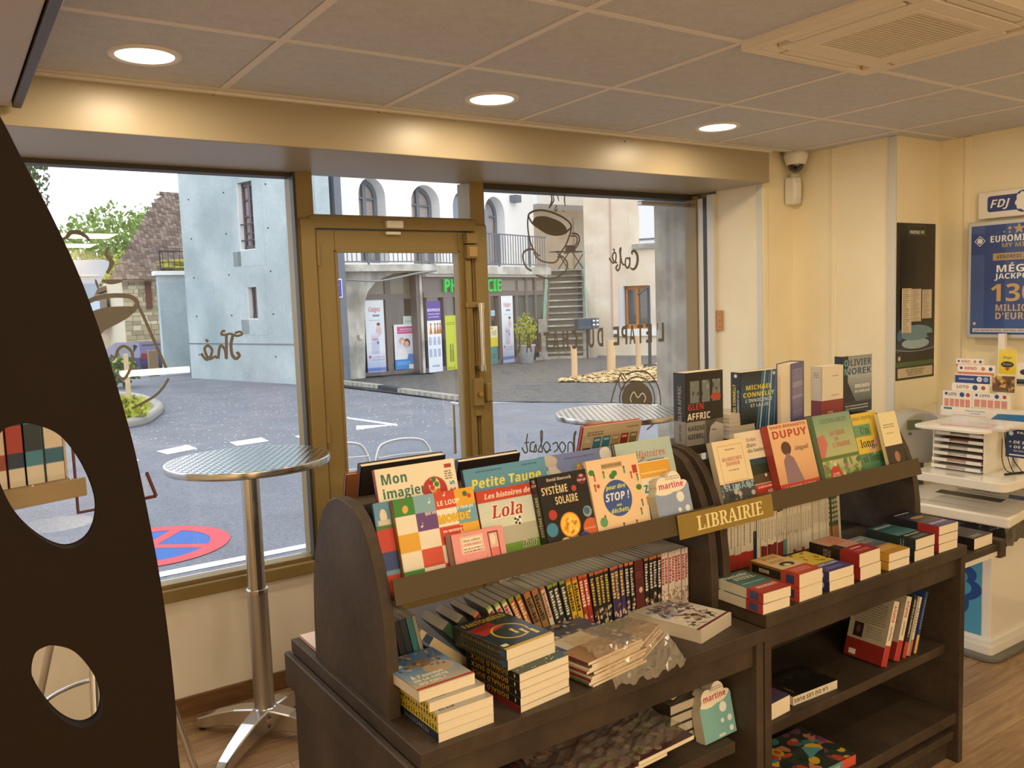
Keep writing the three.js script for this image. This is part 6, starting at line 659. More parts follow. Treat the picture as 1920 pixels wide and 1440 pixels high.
  const X = 2.80, q = (u, v, x) => onX(u, v, x), zone = (u0, v0, u1, v1, x) => { const a = q(u0, v0, x), b = q(u1, v1, x); return [a.z, b.z, b.y, a.y]; };
  part('base', RB(2.77, 3.2, 1.045, 1.055, 0.27, 0.62, 0.002), clearM, lh); part('front_panel', B(2.772, 2.775, 1.05, 1.115, 0.27, 0.62), clearM, lh);
  for (let i = 0; i < 4; i++) part('tier', B(2.82 + i * 0.06, 2.823 + i * 0.06, 1.05, 1.13 + i * 0.035, 0.27, 0.6), clearM, lh);
  const slip = (name, label, box, x, t, draw, group) => { const [z0, z1, y0, y1] = box, r = cover(Math.abs(z1 - z0), Math.abs(y1 - y0), draw, 1300); return single(name, printBox(x, x + t, Math.min(y0, y1), Math.max(y0, y1), Math.min(z0, z1), Math.max(z0, z1), { nx: r }, solid('#e9e4da')), coverMat, label, 'leaflet', group); };
  slip('header_card', 'white and blue printed header card on the slip holder', zone(1764, 760, 1925, 792, 2.779), 2.779, 0.002, (x, w, h) => { R(x, '#efeae0', 0, 0, w, h); T(x, 'Préparez vos grilles,', w * 0.42, h * 0.34, h * 0.22, '#5a8ab0', { skew: -0.15 }); T(x, "c'est facile !", w * 0.42, h * 0.58, h * 0.2, '#5a8ab0', { skew: -0.15 }); R(x, '#3f7fa8', w * 0.04, h * 0.12, w * 0.1, h * 0.22); P(x, '#2f78b4', [[w * 0.6, h], [w * 0.68, h * 0.4], [w, h * 0.3], [w, h]]); G(x, w * 0.35, h * 0.84, w * 0.4, 1, '#a8645a', 6); });
  const loto = (x, w, h) => { R(x, '#f0ebe0', 0, 0, w, h); clover(x, w * 0.12, h * 0.16, h * 0.1, '#2c3a7a', 0.4); T(x, 'LOTO', w * 0.34, h * 0.18, h * 0.24, '#2c3a7a', { fit: w * 0.28 }); O(x, '#2c4a8a', w * 0.66, h * 0.18, h * 0.14); O(x, '#b54a3c', w * 0.86, h * 0.18, h * 0.12); for (let i = 0; i < 5; i++) R(x, '#d8948a', w * (0.06 + i * 0.18), h * 0.45, w * 0.15, h * 0.5); };
  slip('slip_pack', 'pack of pink-columned gaming slips in the lowest tier', zone(1768, 732, 1822, 768, 2.80), 2.80, 0.012, loto, 'pink-columned slip packs'); slip('slip_pack', 'pack of pink-columned gaming slips in the lowest tier', zone(1823, 736, 1893, 769, 2.80), 2.80, 0.012, loto, 'pink-columned slip packs');
  slip('slip_pack', 'pack of white gaming slips with blue roundel behind the pink ones', zone(1785, 717, 1853, 740, 2.84), 2.84, 0.012, (x, w, h) => { R(x, '#f0ebe0', 0, 0, w, h); T(x, 'LOTO', w * 0.3, h * 0.4, h * 0.4, '#6a3a5a', { fit: w * 0.34 }); O(x, '#2c4a8a', w * 0.64, h * 0.4, h * 0.25); O(x, '#a84a44', w * 0.86, h * 0.4, h * 0.2); });
  slip('slip_pack', 'pack of navy gaming slips in the middle tier', zone(1791, 701, 1856, 725, 2.88), 2.88, 0.012, (x, w, h) => { R(x, '#24408a', 0, 0, w, h); R(x, '#f0ebe0', 0, 0, w, h * 0.1); T(x, 'EUROMILLIONS', w * 0.33, h * 0.4, h * 0.2, '#e6e6ea', { fit: w * 0.44 }); O(x, '#e9e6e0', w * 0.7, h * 0.4, h * 0.24); T(x, '17', w * 0.7, h * 0.4, h * 0.2, '#24408a'); O(x, '#9aa4c0', w * 0.88, h * 0.4, h * 0.22); G(x, w * 0.5, h * 0.8, w * 0.8, 1, '#8a9ac8', 6); });
  const keno = (x, w, h) => { R(x, '#f0ebe0', 0, 0, w, h); clover(x, w * 0.1, h * 0.3, h * 0.14, '#2c3a7a', 0.4); T(x, 'KENO', w * 0.36, h * 0.32, h * 0.34, '#b53a2c', { fit: w * 0.34 }); O(x, '#c87a6a', w * 0.7, h * 0.32, h * 0.16); O(x, '#2c4a8a', w * 0.9, h * 0.32, h * 0.16); R(x, '#d8825a', 0, h * 0.62, w, h * 0.3); };
  slip('slip_pack', 'pack of white and orange gaming slips in the upper tier', zone(1796, 683, 1864, 708, 2.93), 2.93, 0.012, keno); slip('slip_pack', 'topmost pack of gaming slips with red lettering', zone(1793, 672, 1843, 690, 2.98), 2.98, 0.012, keno);
  slip('yellow_leaflet', 'yellow leaflet with blue lettering below the blue poster', zone(1873, 655, 1905, 703, 3.1), 3.1, 0.003, (x, w, h) => { R(x, '#e6cf3c', 0, 0, w, h); T(x, 'Bingo', w * 0.5, h * 0.32, h * 0.12, '#2c6a9a', { skew: -0.2 }); O(x, '#2a2f50', w * 0.5, h * 0.6, w * 0.36, h * 0.12); G(x, w * 0.5, h * 0.56, w * 0.5, 2, '#e6cf3c', 7); P(x, '#b5402c', [[w * 0.35, h * 0.74], [w * 0.65, h * 0.74], [w * 0.5, h * 0.86]]); });
  slip('photo_leaflet', 'colour photo leaflet below the yellow leaflet', zone(1861, 704, 1902, 737, 3.02), 3.02, 0.003, (x, w, h) => { R(x, '#7a5a3a', 0, 0, w, h); blobs(x, w, h, ['#c8a080', '#4a3a30', '#8a3a2c', '#d8b86a', '#5a6a3a'], 40, w * 0.14); });
  slip('small_leaflet', 'white leaflet with dark figure at the poster post', zone(1907, 680, 1935, 725, 3.0), 3.0, 0.003, (x, w, h) => { R(x, '#e9e4da', 0, 0, w, h); O(x, '#2a2c34', w * 0.5, h * 0.4, w * 0.3, h * 0.12); R(x, '#33445a', 0, h * 0.7, w, h * 0.2); });
  slip('counter_card', 'black and blue sports betting card standing on the counter', zone(1886, 803, 1960, 865, 2.92), 2.92, 0.006, (x, w, h) => { R(x, '#22345e', 0, 0, w, h); clover(x, w * 0.14, h * 0.16, h * 0.09, '#c8cede', 0.4); T(x, 'PARIONS', w * 0.56, h * 0.12, h * 0.11, '#e6e6ea', { fit: w * 0.55 }); T(x, '+ DE SPORTS', w * 0.5, h * 0.45, h * 0.14, '#eceae4', { skew: -0.15, fit: w * 0.84 }); T(x, '+ DE PARIS', w * 0.46, h * 0.62, h * 0.13, '#eceae4', { skew: -0.15, fit: w * 0.74 }); T(x, 'DES SERVICES', w * 0.4, h * 0.76, h * 0.08, '#c8cede'); R(x, '#d8d8d8', w * 0.1, h * 0.88, w * 0.8, h * 0.05); });
  { const a = onY(1765, 800, 1.046), g = new THREE.BoxGeometry(0.11, 0.0015, 0.2); g.rotateY(0.2); g.translate(2.86, 1.047, 0.42); single('loose_slip', g, std(0xd8a596, 0.7), 'loose pink slip lying on the upper shelf', 'leaflet'); }
  { const g = merge([tube([V(2.98, 0.98, 0.505), V(2.95, 0.9, 0.52), V(2.93, 0.85, 0.55), V(2.95, 0.842, 0.6), V(3.0, 0.842, 0.58), V(3.02, 0.9, 0.53), V(3.04, 1.03, 0.52)], 0.002, 40, 6), tube([V(2.99, 1.01, 0.51), V(2.985, 0.93, 0.52), V(2.97, 0.842, 0.56), V(2.99, 0.841, 0.61)], 0.002, 30, 6)]); single('coiled_cord', g, M.black, 'thin black coiled cords hanging on the tray side', 'cord'); }
  { const pen = thing('pen', 'black pen on the gaming counter', 'pen', null, V(2.97, 0.8455, 0.6)); pen.rotation.y = -0.3; const b = cyl(0.005, 0.005, 0.1, 0, 0, 0, 10); b.rotateZ(Math.PI / 2); part('barrel', b, M.black, pen); const t = cyl(0.001, 0.005, 0.012, 0, 0, 0, 10); t.rotateZ(Math.PI / 2); part('tip', t, M.metal, pen); }
  // wall signs
  const sg = thing('logo_sign', 'white sign with blue logo bar above the blue poster', 'sign'), fz = canvasTex(512, 140, (x, w, h) => { R(x, '#ece7df', 0, 0, w, h); x.fillStyle = '#26347a'; x.beginPath(); x.roundRect(w * 0.11, h * 0.16, w * 0.8, h * 0.62, 16); x.fill(); T(x, 'FDJ', w * 0.27, h * 0.47, h * 0.44, '#f4f2ee', { skew: -0.25, fit: w * 0.25 }); O(x, '#26347a', w * 0.56, h * 0.47, h * 0.42); clover(x, w * 0.56, h * 0.47, h * 0.4, '#f4f2ee', 0.3); });
  { const a = onX(1834, 362, 3.47), b = onX(1834, 412, 3.47); const yt = a.y, yb = b.y; part('board', RB(3.472, 3.484, yb, yt, a.z, a.z + 0.38, 0.004), M.whitePlastic, sg); const p = new THREE.PlaneGeometry(0.37, yt - yb - 0.008); p.rotateY(-Math.PI / 2); p.translate(3.4715, (yt + yb) / 2, a.z + 0.19); part('print', p, std(0xffffff, 0.4, { map: fz }), sg, 'blue logo bar print'); }
  const eu = thing('jackpot_poster', 'large blue jackpot poster in a silver rounded frame', 'poster'), et = canvasTex(480, 620, (x, w, h) => {
    bg(x, w, h, '#2b4386', '#243a78', '#2c4a92'); const L = (s, px, py, sz, c, fit) => T(x, s, px, py, sz, c, { align: 'left', fit: fit ? w * fit : undefined });
    x.save(); x.translate(w * 0.1, h * 0.14); x.rotate(Math.PI / 4); x.strokeStyle = '#e6e6ee'; x.lineWidth = 4; x.strokeRect(-20, -20, 40, 40); x.restore(); clover(x, w * 0.1, h * 0.14, 17, '#e9e6e8', 0.4);
    L('EUROMILLIONS', w * 0.21, h * 0.13, h * 0.08, '#f0eeec', 0.74); L('MY MILLION', w * 0.34, h * 0.19, h * 0.055, '#b99a5c', 0.5); P(x, '#b99a5c', Array.from({ length: 10 }, (_, i) => { const a = -Math.PI / 2 + i * Math.PI / 5, r = i % 2 ? 14 : 34; return [w * 0.53 + Math.cos(a) * r, h * 0.05 + Math.sin(a) * r]; })); for (const [a, b, r] of [[0.43, 0.04, 9], [0.37, 0.07, 5], [0.43, 0.075, 6]]) O(x, '#b99a5c', w * a, h * b, r);
    R(x, '#b49458', w * 0.25, h * 0.26, w * 0.6, h * 0.065); T(x, 'VENDREDI 29 AVRIL', w * 0.55, h * 0.293, h * 0.045, '#3a3348', { fit: w * 0.52 }); L('MÉGA', w * 0.28, h * 0.4, h * 0.09, '#efeee9', 0.42); L('JACKPOT', w * 0.28, h * 0.47, h * 0.07, '#efeee9', 0.42); L('130', w * 0.22, h * 0.62, h * 0.22, '#c8a05a', 0.52); L('MILLIONS', w * 0.28, h * 0.755, h * 0.085, '#c8a878', 0.5); L("D'EUROS", w * 0.28, h * 0.83, h * 0.085, '#c8a878', 0.46); x.fillStyle = '#d6d4d2'; x.fillRect(w * 0.03, h * 0.945, w * 0.94, h * 0.035); T(x, 'JOUER COMPORTE DES RISQUES : ENDETTEMENT, DÉPENDANCE... APPELEZ LE 09 74 75 13 13', w * 0.5, h * 0.963, h * 0.022, '#3a3f58', { fit: w * 0.9 }); O(x, '#d8b4a8', w * 0.05, h * 0.9, 9); });
  { const a = onX(1818, 420, 3.44), b = onX(1812, 632, 3.44), z0 = Math.min(a.z, b.z), pw = 0.46; part('frame', RB(3.443, 3.457, b.y - 0.005, a.y + 0.005, z0 - 0.004, z0 + pw, 0.006, 2), std(0xc6c4c0, 0.4, { metalness: 0.3 }), eu); const p = new THREE.PlaneGeometry(pw - 0.035, a.y - b.y - 0.03); p.rotateY(-Math.PI / 2); p.translate(3.4425, (a.y + b.y) / 2, z0 + pw / 2 - 0.002); part('print', p, phys(0xffffff, 0.3, { map: et, clearcoat: 0.3 }), eu, 'blue jackpot print'); part('mount', RB(3.457, 3.50, b.y + 0.1, a.y - 0.1, z0 + 0.1, z0 + pw - 0.1, 0.003), M.metalRough, eu); }
  // stadium poster on the pier
  const sp = thing('stadium_poster', 'tall black poster with a floodlit stadium at its foot', 'poster'), stx = canvasTex(300, 700, (x, w, h) => {
    bg(x, w, h, '#15110f', '#14100e', '#16161c', '#223246', '#3a5a76'); R(x, '#16120f', 0, 0, w, h * 0.42); x.strokeStyle = '#5a6a6a'; x.lineWidth = 2; x.strokeRect(w * 0.3, h * 0.015, w * 0.42, h * 0.06); T(x, 'PARIONS', w * 0.45, h * 0.055, h * 0.03, '#f4f4ee', { skew: -0.15, fit: w * 0.26 }); R(x, '#8fb84a', w * 0.6, h * 0.044, w * 0.1, h * 0.022); O(x, '#9fb6c4', w * 0.5, h * 0.77, w * 0.36, h * 0.035); O(x, '#6f93a8', w * 0.5, h * 0.7, w * 0.45, h * 0.05); O(x, '#15130f', w * 0.5, h * 0.86, w * 0.62, h * 0.055); x.strokeStyle = '#8aa0ac'; x.lineWidth = 4; x.beginPath(); x.ellipse(w * 0.5, h * 0.78, w * 0.6, h * 0.04, 0, 0, 3.14); x.stroke(); R(x, '#3f5f2c', 0, h * 0.885, w, h * 0.04); R(x, '#14110e', 0, h * 0.915, w, h * 0.085); x.fillStyle = '#cdbfa0'; x.beginPath(); x.roundRect(w * 0.04, h * 0.925, w * 0.92, h * 0.062, 6); x.fill(); T(x, 'JOUER COMPORTE DES RISQUES :', w * 0.5, h * 0.94, h * 0.014, '#4a4030'); T(x, 'ISOLEMENT, ENDETTEMENT...', w * 0.5, h * 0.956, h * 0.014, '#4a4030'); T(x, 'APPELEZ LE 09 74 75 13 13', w * 0.5, h * 0.972, h * 0.014, '#4a4030'); O(x, '#d0c0b4', w * 0.08, h * 0.86, w * 0.035); T(x, '10', w * 0.22, h * 0.34, h * 0.026, '#2c2c40'); O(x, '#3f6a94', w * 0.08, h * 0.72, w * 0.06, h * 0.03); R(x, '#1c1a1a', w * 0.8, h * 0.71, w * 0.2, h * 0.02); });
  part('sheet', new THREE.BoxGeometry(0.345, 0.79, 0.002).translate(3.295, 1.585, -0.0882), std(0x14110e, 0.5), sp); const pp = new THREE.PlaneGeometry(0.345, 0.79); pp.translate(3.295, 1.585, -0.0868); part('print', pp, phys(0xffffff, 0.35, { map: stx, clearcoat: 0.3 }), sp, 'poster print');
  const slipT = canvasTex(64, 256, (x, w, h) => { R(x, '#d9cdb4', 0, 0, w, h); for (let y = 8; y < h; y += 12) { R(x, '#8a8070', 6, y, rnd(20, 50), 3); R(x, '#a89e8c', 6, y + 5, rnd(10, 40), 2); } }), sm = std(0xffffff, 0.8, { map: slipT, side: THREE.DoubleSide });
  for (const [u0, v0, u1, v1, k] of [[1692, 541, 1709, 624, 'longest'], [1710, 542, 1727, 602, 'middle'], [1730, 543, 1747, 596, 'shortest']]) { const a = onZ(u0, v0, -0.08), b = onZ(u1, v1, -0.08), g = new THREE.BoxGeometry(b.x - a.x, a.y - b.y, 0.001); g.translate((a.x + b.x) / 2, (a.y + b.y) / 2, -0.082 + (k === 'middle' ? 0.0015 : 0)); single('receipt_strip', g, sm, k + ' of the printed receipt strips hanging on the stadium poster', 'receipt', 'receipt strips on the stadium poster'); }
  // grey terminal behind the counter
  const te = thing('display_terminal', 'grey rounded terminal with small green screen behind the bookshelf', 'terminal', null, V(2.98, 0, 0.06)); te.rotation.y = -0.5; const a = onP(1705, 872, te.position, V(0, 0, 1)), s = new THREE.Shape();
  s.moveTo(-0.1, 0); s.lineTo(0.08, 0.0); s.quadraticCurveTo(0.15, 0.1, 0.11, 0.2); s.quadraticCurveTo(0.08, 0.235, 0.02, 0.225); s.quadraticCurveTo(-0.05, 0.21, -0.07, 0.14); s.closePath(); const tg = new THREE.ExtrudeGeometry(s, { depth: 0.1, bevelEnabled: true, bevelSize: 0.012, bevelThickness: 0.012, bevelSegments: 3, curveSegments: 12 }); tg.translate(0, 0.83, -0.05); part('housing', tg, std(0xaaa69d, 0.45), te); part('screen', RB(-0.035, 0.035, 0.985, 1.03, 0.062, 0.066, 0.001), std(0x66704c, 0.3), te, 'small green display'); part('key', cyl(0.007, 0.007, 0.004, -0.02, 0, 0, 12).rotateX(Math.PI / 2).translate(0, 0.965, 0.063), std(0x5a6270, 0.5), te); part('pedestal', RB(-0.06, 0.06, 0, 0.83, -0.05, 0.05, 0.005), std(0x55514b, 0.6), te);
}

// ---------------------------------------------------------------- street outside
const GY = -0.15, gnd = (u, v) => onY(u, v, GY);
{
  const gr = struct('ground', 'grey asphalt street outside'); gr.userData.category = 'street';
  part('road', B(-30, 45, GY - 0.3, GY, -24, -1.42), M.asphalt, gr);
  const sl = new THREE.BufferGeometry(); sl.setAttribute('position', new THREE.Float32BufferAttribute([-40, GY, -24, 60, GY, -24, 60, GY - 3.4, -90, -40, GY - 3.4, -90], 3)); sl.setIndex([0, 1, 2, 0, 2, 3]); sl.computeVertexNormals(); part('sloping_road', uvm(sl), M.asphalt, gr);
  const quad = (l, y = GY + 0.004) => { const p = l.map(([u, v]) => onY(u, v, y)), g = new THREE.BufferGeometry(); g.setAttribute('position', new THREE.Float32BufferAttribute(p.flatMap((k) => [k.x, y, k.z]), 3)); const I = []; for (let i = 1; i < p.length - 1; i++) I.push(0, i, i + 1); g.setIndex(I); g.computeVertexNormals(); return uvm(g); };
  const paint = M.paint, mk = (l) => part('road_marking', quad(l), paint, gr);
  mk([[293, 846], [352, 834], [371, 841], [314, 852]]); mk([[430, 829], [490, 820], [504, 827], [444, 836]]); mk([[552, 818], [575, 812], [580, 820], [566, 823]]); mk([[650, 782], [652, 785], [745, 799], [745, 795]]); mk([[668, 806], [745, 796], [668, 798]]); mk([[200, 866], [245, 857], [262, 863], [215, 873]]);
  part('road_marking', quad([[920, 752], [1000, 752], [1250, 757], [1250, 759.5], [1000, 754.5], [920, 754.5]]), paint, gr); part('road_marking', quad([[250, 1082], [590, 1016], [590, 1024], [250, 1092]]), paint, gr); part('road_marking', quad([[618, 1005], [870, 965], [870, 971], [618, 1013]]), paint, gr);
  // painted no-stopping disc
  const c = V(0.36, GY + 0.003, -4.62), flat = (g, y) => { g.rotateX(-Math.PI / 2); g.translate(c.x, GY + y, c.z); return g; }, red = std(0xc9525a, 0.8), blue = std(0x3c66b0, 0.8), nd = thing('road_emblem', 'round red and blue no-stopping emblem painted on the road', 'marking');
  part('blue_disc', flat(new THREE.CircleGeometry(0.48, 48), 0.004), blue, nd); part('red_ring', flat(new THREE.RingGeometry(0.46, 0.61, 64), 0.006), red, nd);
  for (const a of [0.9, -0.67]) { const g = new THREE.PlaneGeometry(0.94, 0.1); g.rotateZ(a); part('red_bar', flat(g, 0.0055), red, nd); }
  // kerbs and pavement in front of the shops
  const kp = [[560, 716], [640, 721], [715, 730], [752, 737], [862, 752]].map(([u, v]) => gnd(u, v)), far = struct('pavement', 'pale pavement before the shops'); far.userData.category = 'pavement';
  for (let i = 0; i < kp.length - 1; i++) { const a = kp[i], b = kp[i + 1], d = b.clone().sub(a), g = new THREE.BoxGeometry(d.length(), 0.1, 0.16); const m = part('kerb_stone', uvm(g), i === 2 ? M.iron : M.conc, far); m.position.copy(a.clone().add(b).multiplyScalar(0.5)).setY(GY + 0.05); m.rotation.y = Math.atan2(-d.z, d.x); }
  part('paving', quad([[560, 716], [640, 721], [715, 730], [752, 737], [862, 752], [922, 752], [1245, 756], [1245, 668], [1100, 668], [960, 680], [860, 692], [800, 703], [640, 704], [560, 706]], GY + 0.02), std(0xffffff, 0.9, { map: tConc, color: 0x9a9aa0 }), far);
  // fallen petals near the traffic island: tiny, uncountable
  const pg = new THREE.CircleGeometry(0.018, 5); pg.rotateX(-Math.PI / 2); const pet = new THREE.InstancedMesh(pg, std(0xe8e4dc, 0.9), 900), m4 = new THREE.Matrix4(); for (let i = 0; i < 900; i++) { const r = Math.sqrt(rnd()) * 5, a = rnd(0, 6.28); m4.makeScale(rnd(0.5, 1.3), 1, rnd(0.5, 1.3)); m4.setPosition(3.6 + Math.cos(a) * r * 0.75, GY + 0.006, -13 + Math.sin(a) * r); pet.setMatrixAt(i, m4); } pet.name = 'fallen_petals'; scene.add(pet); tag(pet, 'white petals scattered over the road', 'petals', null, 'stuff');
  // island with kerb at the left
  const is = thing('traffic_island', 'planted traffic island with rounded pale kerb', 'island'), ip = [[200, 745], [262, 752], [292, 764], [297, 775], [270, 795], [235, 803], [180, 812], [120, 800], [120, 748]].map(([u, v]) => gnd(u, v)); const isS = new THREE.Shape(new THREE.CatmullRomCurve3(ip, true).getPoints(60).map((p) => new THREE.Vector2(p.x, -p.z))); const ig = new THREE.ExtrudeGeometry(isS, { depth: 0.1, bevelEnabled: false }); ig.rotateX(-Math.PI / 2); ig.translate(0, GY, 0); part('soil', ig, std(0x8a7f52, 0.95), is); part('kerb', tube(ip.map((p) => V(p.x, GY + 0.07, p.z)), 0.09, 80, 8, true), M.conc, is);
}
const sq = new THREE.PlaneGeometry(1, 1);
function foliage(name, label, center, rad, n, size, material, group, trunkTo, shapeFn) {  // leaves of one crown are too many to count
  const t = thing(name, label, name.includes('tree') ? 'tree' : 'plant', group), leafG = new THREE.CircleGeometry(0.5, 5); leafG.scale(1, 0.55, 1);
  const im = new THREE.InstancedMesh(leafG, material, n), m = new THREE.Matrix4(), q = new THREE.Quaternion(), col = new THREE.Color(); let k = 0;
  while (k < n) { const p = V(rnd(-1, 1), rnd(-1, 1), rnd(-1, 1)), l = p.length(); if (l > 1) continue; if (rnd() > 0.25 + 0.75 * l) continue; const bump = 0.75 + 0.4 * vnoise(p.x * 3 + 9, p.y * 3 + p.z * 2 + 9, 64, 64, 5); p.multiply(rad).multiplyScalar(bump).add(center); q.setFromEuler(new THREE.Euler(rnd(0, 6), rnd(0, 6), rnd(0, 6))); const s = size * rnd(0.6, 1.4); m.compose(p, q, V(s, s, s)); im.setMatrixAt(k, m); const b = rnd(0.75, 1.25); col.setRGB(b, b * rnd(0.95, 1.05), b * 0.95); im.setColorAt(k, col); k++; }
  im.name = 'foliage'; im.userData.kind = 'stuff'; t.add(shade(im)); if (trunkTo) part('trunk', tube([trunkTo, trunkTo.clone().lerp(center, 0.5).add(V(0.1, 0, 0)), center], rad.x * 0.05, 8, 7), std(0x5a4a3c, 0.9), t); return t;
}
function plane(px, pz, dx, dz) { const l = Math.hypot(dx, dz), d = V(dx / l, 0, dz / l), n = V(-d.z, 0, d.x), p = V(px, 0, pz), rot = Math.atan2(-d.z, d.x); return { p, d, n, rot, at: (u, v, off = 0) => { const q = onP(u, v, p.clone().addScaledVector(n, off), n); return [q.clone().sub(p).dot(d), q.y]; } }; }
function facade(pl, outline, holes, depth) { const s = new THREE.Shape(outline.map((p) => new THREE.Vector2(...p))); for (const h of holes) s.holes.push(new THREE.Path(h.map((p) => new THREE.Vector2(...p)))); const g = new THREE.ExtrudeGeometry(s, { depth, bevelEnabled: false }); g.translate(0, 0, -depth); return uvm(g); }
const rect = (a, b) => [[a[0], b[1]], [b[0], b[1]], [b[0], a[1]], [a[0], a[1]]];
function rail(g, a, b, y0, y1, step, z, mt, name = 'baluster') { const len = b - a; part('top_rail', B(a, b, y1 - 0.03, y1, z - 0.02, z + 0.02), mt, g); part('bottom_rail', B(a, b, y0 + 0.06, y0 + 0.09, z - 0.012, z + 0.012), mt, g); for (let s = a + step / 2; s < b; s += step) part(name, B(s - 0.009, s + 0.009, y0 + 0.07, y1 - 0.02, z - 0.009, z + 0.009), mt, g); for (let s = a; s < b; s += 1.5) part('rail_post', B(s - 0.02, s + 0.02, y0, y1, z - 0.02, z + 0.02), mt, g); }
function building(name, label, pl) { const g = thing(name, label, 'building', null, V(pl.p.x, 0, pl.p.z)); g.rotation.y = pl.rot; return g; }
{ // grey rendered building
  const pl = plane(6.35, -17.2, 0.271, 0.963), g = building('rendered_building', 'tall pale blue-grey rendered building across the street', pl), L = pl.at(352, 600)[0], Rr = pl.at(604, 600)[0];
  const w1a = pl.at(443, 344), w1b = pl.at(479, 466), w2a = pl.at(463, 539), w2b = pl.at(484, 597), h1 = rect(w1a, w1b), h2 = rect(w2a, w2b);
  part('wall', facade(pl, [[L, -1.5], [Rr, -1.5], [Rr, 10], [L, 10]], [h1, h2], 0.4), M.render, g); part('gable_wall', B(L, L + 0.3, -1.5, 10, -0.75, -0.4), M.render, g); part('core', B(L + 0.2, Rr, -1.5, 9.9, -0.75, -0.55), M.slate, g);
  const base = pl.at(460, 646)[1]; part('base_line', B(L, Rr, base, base + 0.03, 0, 0.012), M.slate, g);
  for (const [a, b, n] of [[w1a, w1b, 4], [w2a, w2b, 1]]) {
    const w = new THREE.Group(); w.name = 'window'; g.add(w); const x0 = a[0], x1 = b[0], y0 = b[1], y1 = a[1], fm = std(0x5b5257, 0.5);
    part('frame', merge([B(x0, x0 + 0.08, y0, y1, -0.2, -0.13), B(x1 - 0.08, x1, y0, y1, -0.2, -0.13), B(x0, x1, y1 - 0.1, y1, -0.2, -0.13), B(x0, x1, y0, y0 + 0.1, -0.2, -0.13), B((x0 + x1) / 2 - 0.05, (x0 + x1) / 2 + 0.05, y0, y1, -0.2, -0.12)]), fm, w); for (let i = 0; i < n; i++) { part('pane', B(x0 + 0.06, x1 - 0.06, y0 + (y1 - y0) * i / n + 0.03, y0 + (y1 - y0) * (i + 1) / n - 0.03, -0.19, -0.18), std(0x9b949b, 0.15), w); part('glazing_bar', B(x0, x1, y0 + (y1 - y0) * i / n - 0.02, y0 + (y1 - y0) * i / n + 0.02, -0.18, -0.14), fm, w); }
    part('reveal', merge([B(x0 - 0.01, x0 + 0.01, y0, y1, -0.13, 0.003), B(x0, x1, y0 - 0.02, y0, -0.13, 0.004)]), M.white, w); part('surround', merge([B(x0 - 0.35, x0, y0 - 0.4, y0 + 0.0, 0, 0.004), B(x0 - 0.35, x1 + 0.4, y0 - 0.42, y0 - 0.03, 0, 0.004), B(x1, x1 + 0.4, y0 - 0.4, y1 + 0.3, 0, 0.003), B(x0 - 0.35, x0, y0 - 0.4, y1 + 0.3, 0, 0.003)]), M.render, w);
    if (n > 1) for (const yy of [0.22, 0.62]) part('guard_rail', B(x0 - 0.02, x1 + 0.02, y0 + yy, y0 + yy + 0.03, -0.06, -0.03), M.iron, w);
  }
  for (const sx2 of [L + 0.5, w1a[0] - 0.6, w1b[0] + 0.6]) for (let y = 0.5; y < 9; y += 1.05) part('wall_hook', B(sx2 - 0.02, sx2 + 0.015, y, y + 0.03, 0, 0.02), M.iron, g);
}
{ // annex with balcony railing
  const pl = plane(3, -24, 1, 0), g = building('annex', 'low pale blue annex wall with iron railing on top', pl), a = pl.at(296, 516), b = pl.at(362, 700); part('wall', B(a[0], b[0] + 1.5, -2, a[1], -0.3, 0), M.render, g); part('coping', B(a[0] - 0.1, b[0] + 1.5, a[1], a[1] + 0.12, -0.35, 0.08), M.white, g); rail(g, pl.at(303, 515)[0], b[0] + 1, a[1] + 0.12, pl.at(320, 470)[1], 0.16, -0.1, M.iron);
}
